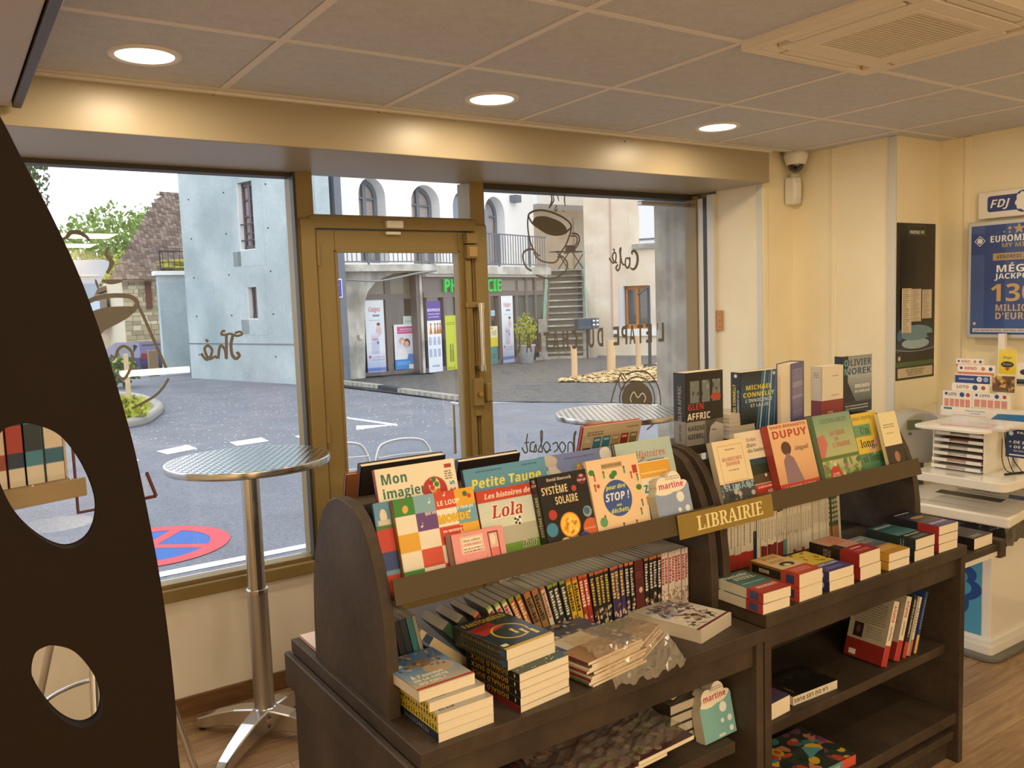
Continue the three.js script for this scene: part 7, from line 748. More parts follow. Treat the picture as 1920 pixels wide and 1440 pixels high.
{ // stone house with tiled roof
  const pl = plane(4, -45, 1, 0), g = building('stone_house', 'old rubble stone house with mossy tiled roof', pl), a = pl.at(228, 524), b = pl.at(330, 690), mort = std(0xd9d0b8, 0.95);
  part('wall', B(a[0], b[0], -4, a[1], -6, -0.06), mort, g); const sm = [std(0xc4b795, 0.95), std(0xb0a382, 0.95), std(0xd3c9ab, 0.95), std(0x9f9478, 0.95)], x0 = a[0], x1 = pl.at(302, 600)[0];
  let y = a[1] - 0.1, rowN = 0; while (y > -1.0) { const h = rnd(0.17, 0.3); let x = x0; while (x < x1) { const w = rnd(0.22, 0.55), e = Math.min(x + w, x1); if (e - x > 0.08) part('stone', B(x + 0.015, e - 0.015, y - h + 0.015, y - 0.015, -0.08, rnd(-0.03, 0.02)), sm[Math.floor(rnd(0, 4))], g); x += w; } y -= h; }
  const sh = rect(pl.at(271, 527), pl.at(286, 578)); part('shutter', B(sh[0][0], sh[1][0], sh[0][1], sh[2][1], 0, 0.08), std(0x6b4a3a, 0.8), g);
  // roof: rows of tiles climbing from the eave to the right
  const e0 = pl.at(206, 522), e1 = pl.at(360, 508), rt = [std(0x6a5c54, 0.95), std(0x7d6f66, 0.95), std(0x584d47, 0.95)], rows = 36, tiles = [[], [], []]; const ridge = 5.2;
  for (let r = 0; r < rows; r++) { const t = r / rows, xs = e0[0] + (e1[0] - e0[0]) * t * 0.98, yy = e0[1] + t * ridge, zz = 0.4 - t * 6; for (let x = xs; x < e1[0] + 1; x += 0.2) tiles[Math.floor(rnd(0, 3))].push(new THREE.BoxGeometry(0.185, 0.07, 0.3).rotateX(0.7).translate(x + (r % 2) * 0.1, yy + rnd(-0.02, 0.02), zz)); }
  tiles.forEach((l, i) => { const m = part('roof_tiles', merge(l), rt[i], g); m.userData.kind = 'stuff'; }); const rp = new THREE.BufferGeometry(); rp.setAttribute('position', new THREE.Float32BufferAttribute([e0[0], e0[1] - 0.05, 0.5, e1[0] + 1, e0[1] - 0.05, 0.5, e1[0] + 1, e0[1] + ridge, -5.6], 3)); rp.setIndex([0, 1, 2]); rp.computeVertexNormals(); part('roof_base', uvm(rp), rt[2], g);
  for (let i = 0; i < 14; i++) part('moss', new THREE.SphereGeometry(rnd(0.1, 0.28), 7, 5).scale(1.4, 0.5, 1).translate(e0[0] + 2.6 + rnd(0, 1.4), e0[1] + 0.35 + rnd(0, 0.5), 0.35 - rnd(0, 0.4)), std(0x9a9a3a, 1), g); const ch = pl.at(248, 490); part('chimney', merge([B(ch[0], ch[0] + 0.7, ch[1] - 1, ch[1], -3, -2.4), B(ch[0], ch[0] + 0.7, ch[1] + 0.1, ch[1] + 0.2, -3, -2.4)]), rt[2], g);
}
{ // smaller cream house further left
  const pl = plane(0, -50, 1, 0), g = building('cream_house', 'small cream house with brown tiled roof far left', pl), a = pl.at(150, 565), b = pl.at(229, 690), t = pl.at(229, 540); part('wall', facade(pl, [[a[0], -4], [b[0], -4], [b[0], t[1]], [a[0], a[1]]], [], 4), M.cream, g); const rf = new THREE.BoxGeometry(Math.hypot(b[0] - a[0] + 0.5, t[1] - a[1]), 0.25, 4.4); rf.rotateZ(Math.atan2(t[1] - a[1], b[0] - a[0])); rf.translate((a[0] + b[0]) / 2, (a[1] + t[1]) / 2 + 0.2, -2); part('roof', uvm(rf), std(0x84705f, 0.9), g); const p = pl.at(170, 600), q2 = pl.at(192, 552); part('lean_to_roof', B(p[0], q2[0], p[1] - 0.3, q2[1], 0, 1.2), std(0x9a8a80, 0.9), g); part('downpipe', B(b[0] - 0.2, b[0] - 0.08, -3, t[1], 0, 0.1), M.slate, g);
}
// trees, bushes
{
  const tp = (u, v, z) => onZ(u, v, z), G3 = 'trees behind the stone house';
  for (const [u, v, z, rx, ry, n, lab, mt, s] of [[150, 500, -62, 3.2, 3.0, 1500, 'light green tree left of the yellow bush', M.leaf, 0.42], [205, 470, -66, 3.0, 3.2, 1600, 'tall thin-leaved tree above the traffic sign', M.leaf, 0.4], [265, 470, -70, 3.4, 3.2, 1800, 'full green tree above the house chimney', M.leaf, 0.42], [318, 462, -74, 3.4, 3.4, 1800, 'bright green tree rising over the tiled roof', M.leaf, 0.42], [232, 520, -58, 2.3, 1.6, 900, 'yellow-green bush beside the stone house eave', M.leafY, 0.34], [110, 520, -60, 3, 2.4, 1000, 'green tree half hidden by the dark panel', M.leaf, 0.42]]) { const c = tp(u, v, z); foliage('tree', lab, c, V(rx, ry, rx), n, s, mt, G3, V(c.x, -2.5, c.z)); }
  const c = onZ(45, 325, -13); foliage('near_tree', 'dark leafy branch hanging at the upper window corner', c, V(0.35, 0.5, 0.4), 420, 0.1, M.leafD, null, V(c.x - 1.5, c.y + 1, c.z)); const c2 = onZ(84, 372, -13); foliage('near_tree', 'small leafy twig below the dark hanging branch', c2, V(0.12, 0.14, 0.1), 40, 0.07, M.leafD, null, V(c2.x - 0.6, c2.y + 0.4, c2.z));
  for (const [u, v, rr, lab, mt] of [[222, 700, 0.55, 'green leafy plant on the traffic island', M.leafD], [232, 680, 0.4, 'yellow-green shrub behind the island plant', M.leafY], [238, 770, 0.35, 'low yellow-green ground cover on the island tip', M.leafY]]) { const p = gnd(u, v + 28); foliage('shrub', lab, V(p.x, GY + rr * 0.7, p.z), V(rr, rr * 0.7, rr), 260, 0.16, mt, null); }
}
{ // signs, posts and car at the left
  const zs = -15, s = thing('road_sign', 'grey back of an inverted triangular road sign on a post', 'sign'), P0 = (u, v) => { const p = onZ(u, v, zs); return [p.x, p.y]; }; const g = prism([P0(110, 489), P0(196, 487), P0(207, 492), P0(172, 562), P0(160, 566), P0(150, 562)], 0.02, 0.002); g.translate(0, 0, zs); part('plate', g, std(0xa4adbb, 0.5, { metalness: 0.2 }), s); const pp = onZ(149, 560, zs); part('post', cyl(0.03, 0.03, pp.y - GY + 0.5, pp.x, GY, zs + 0.06, 12), M.metalRough, s); part('bracket', B(pp.x - 0.2, pp.x + 0.35, pp.y + 0.4, pp.y + 0.44, zs + 0.02, zs + 0.06), M.metalRough, s); const w = onZ(184, 575, zs); part('small_plate', RB(w.x - 0.2, w.x + 0.03, w.y - 0.08, w.y + 0.1, zs, zs + 0.02, 0.01), std(0xbfd0e4, 0.4), s);
  const bo = thing('bollard', 'weathered wooden post beside the parked car', 'post'), bp = onZ(289, 692, -24.6); part('post', RB(bp.x - 0.13, bp.x + 0.13, bp.y - 0.5, onZ(289, 657, -24.6).y, -24.8, -24.55, 0.01), std(0x8f7a60, 0.9), bo);
  const st = thing('stake', 'pale wooden stake on the traffic island', 'post'), sp = gnd(243, 762); part('post', cyl(0.05, 0.045, 1.05, sp.x, GY, sp.z, 10), std(0xc9b58c, 0.9), st);
  const car = thing('car', 'dark violet hatchback parked beside the stone house', 'car'), cp = onZ(268, 690, -41); car.position.set(cp.x + 0.7, cp.y - 0.25, -41); car.rotation.y = 0.35; const body = prism([[-0.85, 0.25], [0.85, 0.25], [0.88, 0.75], [0.82, 0.95], [0.66, 1.42], [-0.66, 1.42], [-0.82, 0.95], [-0.88, 0.75]], 3.6, 0.05); body.translate(0, 0, -3.6); const bpz = body.attributes.position; for (let i = 0; i < bpz.count; i++) if (bpz.getY(i) > 1.0) { const z = bpz.getZ(i); bpz.setZ(i, z > -1.8 ? z - 0.35 : z + 1.2); } body.computeVertexNormals(); part('body', body, phys(0x3b3766, 0.25, { clearcoat: 0.8 }), car); part('rear_window', B(-0.6, 0.6, 0.98, 1.36, -0.28, -0.2), M.pane, car); part('side_window', B(-0.86, -0.76, 0.98, 1.36, -2.2, -0.6), M.pane, car); for (const x of [-0.72, 0.72]) { part('tail_light', B(x - 0.12, x + 0.12, 0.7, 0.95, -0.02, 0.06), std(0x8f2a2c, 0.4), car); for (const z of [-0.7, -3]) part('wheel', cyl(0.32, 0.32, 0.2, 0, -0.1, 0, 20).rotateZ(Math.PI / 2).translate(x, 0.32, z), M.black, car); } part('bumper', RB(-0.86, 0.86, 0.28, 0.5, 0.02, 0.12, 0.03), std(0x35324f, 0.5), car);
}
{ // pharmacy, two faces meeting at a corner, balcony above
  const pA = plane(9.75, -17.5, 1, 0), pB = plane(9.75, -17.5, 0.945, -0.327), fm = std(0x746d6b, 0.5), dark = std(0x3c3632, 0.6);
  const g = building('pharmacy_building', 'corner pharmacy with glazed front, balcony and arched windows', pA), T2 = pA.at(771, 497)[1], slab0 = pA.at(771, 509)[1];
  // left face with its arch
  const arch = [[684, 712], [684, 566], [690, 546], [706, 527], [738, 513], [795, 505], [801, 712]].map((p) => pA.at(...p)); arch[0][1] = -0.6; arch[6][1] = -0.6; arch[5][0] = Math.min(arch[5][0], -0.07); arch[6][0] = -0.07;
  part('stained_wall', facade(pA, [[-2.6, -0.6], [-0.001, -0.6], [-0.001, slab0], [-2.6, slab0]], [arch], 0.35), M.stain, g);
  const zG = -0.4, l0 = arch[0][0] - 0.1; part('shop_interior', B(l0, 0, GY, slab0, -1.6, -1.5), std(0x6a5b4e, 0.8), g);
  const beam = pA.at(740, 556, zG)[1], mull = pA.at(728, 600, zG)[0];
  part('mullion', B(mull - 0.08, mull + 0.08, GY, slab0, zG - 0.06, zG + 0.04), fm, g); part('transom', B(l0, 0, beam - 0.07, beam + 0.07, zG - 0.06, zG + 0.05), fm, g); part('mullion', B(-0.16, 0.03, GY, slab0, zG - 0.1, zG + 0.36), fm, g); part('plinth_frame', B(l0, 0, GY, GY + 0.12, zG - 0.06, zG + 0.05), fm, g);
  for (const [a, b] of [[l0, mull - 0.08], [mull + 0.08, -0.16]]) { part('pane', B(a, b, GY + 0.12, beam - 0.07, zG - 0.02, zG), M.glass, g); part('pane', B(a, b, beam + 0.07, slab0, zG - 0.02, zG), std(0x837f6c, 0.12), g); }
  // slab and balcony rail over both faces
  part('balcony_slab', B(-3.2, 0.25, slab0, T2, -2, 0.35), M.stain, g); rail(g, -3.1, 0.1, T2, T2 + 0.95, 0.125, 0.25, M.slate);
  const poster = (pl, par, u0, v0, u1, v1, off, w, h, draw, label, name = 'window_poster') => { const a = pl.at(u0, v0, off), b = pl.at(u1, v1, off), t = canvasTex(w, h, draw), p = new THREE.PlaneGeometry(b[0] - a[0], a[1] - b[1]); p.translate((a[0] + b[0]) / 2, (a[1] + b[1]) / 2, off); const m = part(name, p, std(0xffffff, 0.5, { map: t, side: THREE.DoubleSide }), par, label); return m; };
  const baby = (x, w, h) => { bg(x, w, h, '#eef5fa', '#e3ecf6', '#e9eef8', '#9fb2dc'); T(x, 'Guigoz', w * 0.5, h * 0.13, h * 0.085, '#c4343c', { font: 'serif', skew: -0.25, fit: w * 0.62 }); R(x, '#7d8c94', w * 0.4, h * 0.2, w * 0.36, h * 0.025); G(x, w * 0.5, h * 0.27, w * 0.6, 1, '#8fa4b4', 8); O(x, '#dcc0c4', w * 0.68, h * 0.42, w * 0.15, h * 0.06); O(x, '#e8c8c2', w * 0.68, h * 0.35, w * 0.1, h * 0.045); O(x, '#5a4440', w * 0.68, h * 0.325, w * 0.09, h * 0.02); R(x, '#cfd0e6', w * 0.26, h * 0.46, w * 0.42, h * 0.24); O(x, '#dfe0f0', w * 0.47, h * 0.46, w * 0.21, h * 0.02); O(x, '#c0c2de', w * 0.47, h * 0.7, w * 0.21, h * 0.02); T(x, 'Guigoz', w * 0.46, h * 0.52, h * 0.04, '#c4343c', { font: 'serif', skew: -0.25, fit: w * 0.32 }); O(x, '#3a8ac0', w * 0.62, h * 0.57, w * 0.06, h * 0.022); O(x, '#d0505c', w * 0.16, h * 0.755, w * 0.06, h * 0.022); T(x, 'Les conseils experts', w * 0.6, h * 0.76, h * 0.026, '#6a7484', { weight: 'normal', fit: w * 0.7 }); T(x, 'de votre pharmacien', w * 0.6, h * 0.795, h * 0.026, '#6a7484', { weight: 'normal', fit: w * 0.7 }); R(x, '#6c86c8', 0, h * 0.9, w, h * 0.05); G(x, w * 0.5, h * 0.95, w * 0.8, 2, '#e6ecf6', 8); };
  poster(pA, g, 683, 562, 725, 702, zG + 0.02, 160, 460, baby, 'tall pale blue baby milk banner');
  poster(pA, g, 755, 593, 788, 702, zG + 0.015, 160, 460, (x, w, h) => { bg(x, w, h, '#c9dfd2', '#b4cfc4'); T(x, 'VOTRE SÉRÉNITÉ', w * 0.55, h * 0.09, h * 0.035, '#4a6a66', { fit: w * 0.8, weight: 'normal' }); R(x, '#3a9ab4', 0, h * 0.88, w * 0.5, h * 0.12); T(x, 'RESCUE', w * 0.62, h * 0.955, h * 0.05, '#3a4444', { fit: w * 0.6 }); }, 'pale green poster partly covered');
  poster(pA, g, 738, 609, 783, 690, zG + 0.03, 240, 400, (x, w, h) => { R(x, '#eef0f4', 0, 0, w, h); R(x, '#c94f8a', w * 0.14, h * 0.05, w * 0.82, h * 0.16); T(x, 'Notre Maintien', w * 0.55, h * 0.105, h * 0.045, '#f8eef4'); G(x, w * 0.55, h * 0.15, w * 0.7, 1, '#f4dcea', 12); bg(x, w, 0, '#fff'); R(x, '#dfe2f2', w * 0.1, h * 0.22, w * 0.86, h * 0.56); O(x, '#6a4438', w * 0.56, h * 0.42, w * 0.15, h * 0.1); O(x, '#e8b8a4', w * 0.55, h * 0.45, w * 0.1, h * 0.075); O(x, '#c8a48a', w * 0.34, h * 0.37, w * 0.13, h * 0.08); O(x, '#f0cdb8', w * 0.36, h * 0.4, w * 0.08, h * 0.06); P(x, '#f2f0f2', [[w * 0.1, h * 0.78], [w * 0.2, h * 0.52], [w * 0.5, h * 0.56], [w * 0.62, h * 0.78]]); P(x, '#4a8ad8', [[w * 0.55, h * 0.78], [w * 0.62, h * 0.66], [w * 0.95, h * 0.68], [w * 0.95, h * 0.78]]); R(x, '#3a8ede', 0, h * 0.78, w, h * 0.22); R(x, '#f4f6f8', w * 0.62, h * 0.9, w * 0.36, h * 0.1); G(x, w * 0.4, h * 0.83, w * 0.6, 3, '#a8d0f4', 12); }, 'white poster with pink heading and blue foot');
  const fit = (u0, v0, u1, v1, nm, c) => { const a = pA.at(u0, v0), b = pA.at(u1, v1); part(nm, B(a[0], b[0], b[1], a[1], 0, 0.1), c, g); };
  fit(637, 607, 651, 628, 'letter_box', std(0x5e7a6c, 0.6)); fit(671, 628, 678, 635, 'junction_box', M.trim);
  { const a = pA.at(626, 520), b = pA.at(806, 512), mtr = std(0x8d8f90, 0.6); part('cable', tube([V(a[0], a[1] - 0.05, 0.3), V(a[0] + 1, a[1] - 0.12, 0.4), V(b[0] - 0.6, b[1] - 0.02, 0.4), V(b[0], b[1] + 0.05, 0.36)], 0.025, 24, 6), mtr, g); }
  { const s = thing('one_way_sign', 'square blue road sign with white arrow beside the pharmacy', 'sign'), zs = -13, a = onZ(622, 523, zs), b = onZ(643, 558, zs); part('plate', RB(a.x - 0.1, b.x, b.y, a.y, zs - 0.02, zs, 0.008), std(0xe9e9ee, 0.5), s); part('blue_field', B(a.x - 0.08, b.x - 0.02, b.y + 0.02, a.y - 0.02, zs, zs + 0.004), std(0x3a3fb4, 0.5), s); const ar = prism([[0, 0.2], [0.09, 0.06], [0.035, 0.06], [0.035, -0.14], [-0.035, -0.14], [-0.035, 0.06], [-0.09, 0.06]], 0.004); ar.translate((a.x + b.x) / 2 - 0.05, (a.y + b.y) / 2, zs + 0.004); part('arrow', ar, std(0xf0f0f4, 0.5), s); part('post', cyl(0.03, 0.03, b.y - GY + 0.3, a.x - 0.06, GY, zs - 0.05, 10), M.metalRough, s); }
  // right face
  const h = new THREE.Group(); h.name = 'street_front'; g.add(h); h.rotation.y = pB.rot; const end = pB.at(1018, 600)[0], sB0 = pB.at(930, 512)[1], sB1 = pB.at(930, 501)[1], bB = pB.at(930, 550)[1], top = pB.at(930, 519)[1];
  part('balcony_slab', B(-0.05, end + 0.1, sB0 - 0.05, sB1, -1.6, 0.3), M.stain, h); part('fascia', B(0, end, bB, sB0, -0.25, 0.02), fm, h); part('fascia_strip', B(0, end, sB0 - 0.12, sB0 - 0.04, 0.02, 0.16), M.trim, h); part('transom', B(0, end, bB - 0.08, bB + 0.06, -0.2, 0.06), fm, h);
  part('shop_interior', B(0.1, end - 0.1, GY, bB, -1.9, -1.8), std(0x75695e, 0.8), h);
  for (const u of [803, 834, 862, 917, 937, 968]) { const s = pB.at(u, 620)[0]; part('mullion', B(s - 0.06, s + 0.06, GY, bB, -0.15, 0.05), fm, h); } part('plinth_frame', B(0, end, GY, GY + 0.14, -0.15, 0.05), fm, h); part('pane', B(0.05, pB.at(937, 620)[0], GY + 0.14, bB - 0.08, -0.06, -0.04), M.glass, h);
  part('cladding', B(pB.at(966, 600)[0], end, GY, bB, -0.3, 0.0), std(0x59625f, 0.6), h); for (const u of [985, 1002]) { const s = pB.at(u, 600)[0]; part('pilaster', B(s - 0.05, s + 0.05, GY, sB0, 0, 0.08), fm, h); }
  for (const [u0, u1] of [[936, 963], [968, 995], [998, 1016]]) { const a = pB.at(u0, 526), b = pB.at(u1, 545); part('fascia_panel', B(a[0], b[0], b[1], a[1], 0.02, 0.05), std(0x8e8880, 0.6), h); }
  poster(pB, h, 799, 565, 831, 702, 0.06, 160, 560, (x, w, hh) => { R(x, '#e9eff8', 0, 0, w, hh); R(x, '#5a4aa0', 0, 0, w, hh * 0.26); T(x, 'ERGYPHILUS', w * 0.5, hh * 0.12, hh * 0.05, '#f0eef8', { fit: w * 0.92 }); T(x, 'À chacun sa solution', w * 0.5, hh * 0.17, hh * 0.026, '#e6e2f4', { fit: w * 0.86 }); T(x, 'pour le microbiote', w * 0.5, hh * 0.21, hh * 0.026, '#e6e2f4', { fit: w * 0.74 }); R(x, '#f0ece8', 0, hh * 0.26, w, hh * 0.18); for (const a of [0.25, 0.55, 0.75, 0.92]) { P(x, '#b5763a', [[w * (a - 0.12), hh * 0.44], [w * a, hh * 0.3], [w * (a + 0.1), hh * 0.44]]); O(x, '#7a5038', w * a, hh * 0.31, w * 0.05, hh * 0.016); } for (let r = 0; r < 2; r++) for (let c = 0; c < 3; c++) R(x, '#b4bdd8', w * (0.08 + c * 0.31), hh * (0.48 + r * 0.16), w * 0.2, hh * 0.11); T(x, 'Nutergia', w * 0.52, hh * 0.87, hh * 0.035, '#3a5a9a'); }, 'tall white and violet poster');
  poster(pB, h, 834, 592, 858, 696, 0.06, 160, 480, (x, w, hh) => { R(x, '#c4cf3c', 0, 0, w, hh); G(x, w * 0.5, hh * 0.12, w * 0.8, 2, '#6f7a2a', 14); for (const a of [0.42, 0.64]) { R(x, '#7d8a3a', w * (a - 0.09), hh * 0.6, w * 0.18, hh * 0.22); R(x, '#3a4028', w * (a - 0.04), hh * 0.5, w * 0.08, hh * 0.1); } T(x, 'RESCUE', w * 0.45, hh * 0.93, hh * 0.06, '#6a762a', { fit: w * 0.72 }); }, 'lime yellow poster with two bottles');
  poster(pB, h, 919, 612, 934, 649, 0.06, 100, 240, (x, w, hh) => { R(x, '#e9e4b8', 0, 0, w, hh); O(x, '#d8883a', w * 0.2, hh * 0.1, w * 0.12, hh * 0.05); G(x, w * 0.5, hh * 0.22, w * 0.7, 5, '#6a6450', 12); R(x, '#e2d23c', 0, hh * 0.55, w, hh * 0.45); }, 'small yellow notice'); poster(pB, h, 920, 582, 928, 592, 0.06, 64, 64, (x, w, hh) => { R(x, '#a9d0d8', 0, 0, w, hh); G(x, w * 0.5, hh * 0.3, w * 0.6, 3, '#4a8a98', 10); }, 'small pale blue sticker');
  poster(pB, h, 917, 650, 934, 684, 0.055, 64, 128, (x, w, hh) => { R(x, '#4f8f92', 0, 0, w, hh); G(x, w * 0.5, hh * 0.4, w * 0.6, 3, '#2c6064', 12); }, 'teal lower door panel'); poster(pB, h, 939, 555, 965, 679, 0.07, 160, 460, baby, 'second tall pale baby milk banner');
  { const txt = new THREE.ExtrudeGeometry(font.generateShapes('PHARMACIE', 0.42), { depth: 0.06, bevelEnabled: false, curveSegments: 5 }); txt.computeBoundingBox(); const bb = txt.boundingBox, a = pB.at(832, 548, 0.1), b = pB.at(940, 548, 0.1), t2 = pB.at(832, 523, 0.1); txt.scale((b[0] - a[0]) / bb.max.x, (t2[1] - a[1]) / 0.42, 1); txt.translate(a[0], a[1], 0.06); part('sign_letters', txt, std(0x2fae4e, 0.4, { emissive: 0x1f9a3f, emissiveIntensity: 0.5 }), h, 'glowing green pharmacy sign letters'); }
  // upper floor, set back, with arched openings
  const pC = plane(9.75 - 0.327 * 1.3, -17.5 - 0.945 * 1.3, 0.945, -0.327), u = new THREE.Group(); u.name = 'upper_floor'; g.add(u); u.position.set(pC.p.x - pA.p.x, 0, pC.p.z - pA.p.z); u.rotation.y = pC.rot;
  const archPts = (x0, x1, y0, ys, yt) => { const l = [[x0, y0], [x1, y0], [x1, ys]]; for (let i = 1; i < 12; i++) { const a = Math.PI * i / 12; l.push([(x0 + x1) / 2 + Math.cos(a) * (x1 - x0) / 2, ys + Math.sin(a) * (yt - ys)]); } l.push([x0, ys]); return l; };
  const defs = [[672, 722, 333, 365, 0], [771, 824, 347, 378, 0], [849, 889, 358, 388, 1], [908, 946, 369, 400, 1]], holes = [], uL = pC.at(596, 400)[0], uR = pC.at(1000, 400)[0];
  const info = defs.map(([u0, u1, vt, vs, k]) => { const um = (u0 + u1) / 2, a = pC.at(u0, vs), b = pC.at(u1, vs), t = pC.at(um, vt); const l = archPts(a[0], b[0], T2 + 0.12, a[1], t[1]); holes.push(l); return [a[0], b[0], T2 + 0.12, a[1], t[1], k]; });
  part('upper_wall', facade(pC, [[uL, T2], [uR, T2], [uR, 9], [uL, 9]], holes, 0.45), M.white, u);
  for (const [x0, x1, y0, ys, yt, k] of info) { const w = new THREE.Group(); w.name = 'arched_window'; u.add(w); w.position.set(0, 0, 0); const fr2 = facade(pC, archPts(x0, x1, y0, ys, yt), [archPts(x0 + 0.12, x1 - 0.12, y0 + 0.1, ys, yt - 0.12)], 0.08); fr2.translate(0, 0, -0.32); const q = (n2, gg, mm) => part(n2, gg, mm, u); q('window_frame', fr2, M.slate); const gl = facade(pC, archPts(x0 + 0.08, x1 - 0.08, y0 + 0.08, ys, yt - 0.08), [], 0.02); gl.translate(0, 0, -0.38); q('window_glass', gl, std(0xa59a94, 0.15)); const xm = (x0 + x1) / 2; if (k) { const sh = facade(pC, archPts(x0 + 0.1, x1 - (k > 0 && x1 > 4 ? 0.5 : 0.1), y0 + 0.05, ys, yt - 0.14), [], 0.05); sh.translate(0, 0, -0.27); q('shutter', sh, M.shutter); } q('window_mullion', B(xm - 0.06, xm + 0.06, y0, yt - 0.1, -0.36, -0.3), M.slate); q('window_bar', B(x0 + 0.1, x1 - 0.1, ys - 0.05, ys, -0.36, -0.31), M.slate); u.remove(w); }
  const rA = 0.1; rail(h, rA, end, sB1, sB1 + 0.95, 0.125, 0.2, M.slate); { const a = pC.at(585, 345), b = pC.at(597, 402); part('drain_pipe', B(a[0], a[0] + 0.18, T2, a[1] + 1, 0, 0.12), M.trim, u); const lp = pC.at(959, 374); part('wall_lamp', B(lp[0] - 0.1, lp[0] + 0.2, lp[1] - 0.1, lp[1] + 0.12, 0, 0.25), M.slate, u); }
  // recessed terrace behind the stairs
  const pD = plane(15, -23.4, 1, 0), d2 = new THREE.Group(); const tg = building('terrace', 'shaded cream terrace with door above the stone stairs', pD), a0 = pD.at(985, 420)[0], a1 = pD.at(1105, 420)[0], ty = pD.at(1040, 497)[1]; part('back_wall', B(a0, a1 + 1, -0.5, 9, -0.4, 0), M.cream, tg); part('floor_slab', B(a0 - 1, a1 + 0.5, T2 - 0.25, T2, 0, 1.85), M.stain, tg); const dr = pD.at(1074, 408), dr2 = pD.at(1097, 490); part('door', RB(dr[0], dr2[0], T2, dr[1], 0, 0.06, 0.01), std(0xcfc5b4, 0.7), tg); const rb = pD.at(985, 362, 1.5), rb2 = pD.at(1040, 384, 1.5); part('roof_beam', B(a0 - 0.6, a1 + 1, rb2[1], rb[1] + 0.1, 0, 1.6), M.white, tg); rail(tg, a0 + 1.5, a1, T2, T2 + 0.95, 0.15, 1.7, M.slate);
  for (const [u0, v0, lab] of [[1050, 493, 'black folding café table on the terrace'], [1078, 491, 'black café chair on the terrace']]) { const p = pD.at(u0, v0, 1.2), f = thing(lab.includes('table') ? 'cafe_table' : 'cafe_chair', lab, lab.includes('table') ? 'table' : 'chair', null, V(pD.p.x + p[0], T2, pD.p.z + 1.2)); part('top', RB(-0.3, 0.3, 0.68, 0.71, -0.25, 0.25, 0.008), M.iron, f); part('leg', bar(V(-0.28, 0, 0.2), V(0.28, 0.68, 0.2), 0.018), M.iron, f); part('leg', bar(V(0.28, 0, 0.2), V(-0.28, 0.68, 0.2), 0.018), M.iron, f); if (!lab.includes('table')) part('backrest', RB(-0.22, 0.22, 0.7, 0.95, -0.25, -0.22, 0.006), M.iron, f); }
  // stone stairs
  const sb = gnd(1061, 672), zs = 0, s = thing('stone_stairs', 'worn stone staircase rising to the balcony', 'stairs', null, V(sb.x, 0, sb.z)); s.rotation.y = Math.atan2(-0.62, 0.79); const s0 = -0.62, s1 = 0.62, N = 14, rise = (T2 - GY) / N, run = 0.2;
  for (let i = 0; i < N; i++) { const k = i / N, xa = s0 + k * 0.16, xb = s1 - k * 0.02, y = GY + rise * (i + 1), z = zs - i * run, st2 = part('step', B(xa, xb, y - 0.05, y, z - run, z + 0.05), i % 3 ? M.stain : M.conc, s); part('riser', B(xa + 0.02, xb - 0.02, y - rise, y - 0.051, z - run, z), std(0x6a665e, 0.95), st2); } part('landing', B(s0 - 0.3, s1 + 0.35, GY, GY + 0.08, zs, zs + 0.45), M.conc, s);
  const green = std(0x8fb5a4, 0.5); for (const [x, k, e] of [[s0 - 0.06, 0.16, 0.75], [s1 + 0.06, -0.02, 0.9]]) { const at = (t, d) => V(x + k * t, GY + d + (T2 - GY) * t, zs + 0.2 - (N * run + 0.2) * t); for (const d of [0.95, 0.62, 0.3]) part('handrail', tube([at(0, d - 0.12), at(0.12, d + 0.02), at(e * 0.6, d), at(e, d)], 0.022, 18, 6), green, s); for (let i = 0; i < 6; i++) part('rail_post', bar(at(e * i / 5, 0.05), at(e * i / 5, 0.97), 0.018), green, s); for (let i = 0; i < 4; i++) { const c = at(e * (i + 0.5) / 5, 0.78); part('scroll', new THREE.TorusGeometry(0.1, 0.014, 6, 16).rotateY(Math.PI / 2).translate(c.x, c.y, c.z), green, s); } part('newel', RB(x - 0.14, x + 0.12, GY, GY + 1.25, zs + 0.12, zs + 0.36, 0.02), M.conc, s); }
  // cream building on the right
  const pE = plane(16.5, -19.2, 0.46, 0.888), r = building('cream_building', 'tall cream plastered building beside the stairs', pE), eL = pE.at(1098, 560)[0], eR = pE.at(1262, 560)[0], wa = pE.at(1161, 537), wb = pE.at(1224, 616), ua = pE.at(1196, 367), ub = pE.at(1240, 455);
  part('wall', facade(pE, [[eL, -0.6], [eR, -0.6], [eR, 9], [eL, 9]], [rect(wa, wb), rect(ua, ub)], 0.35), M.cream, r); part('flank_wall', B(eL, eL + 0.3, -0.6, 9, -5, -0.35), M.cream, r); part('core', B(eL + 0.3, eR, -0.6, 9, -0.7, -0.6), std(0x6a6458, 0.8), r);
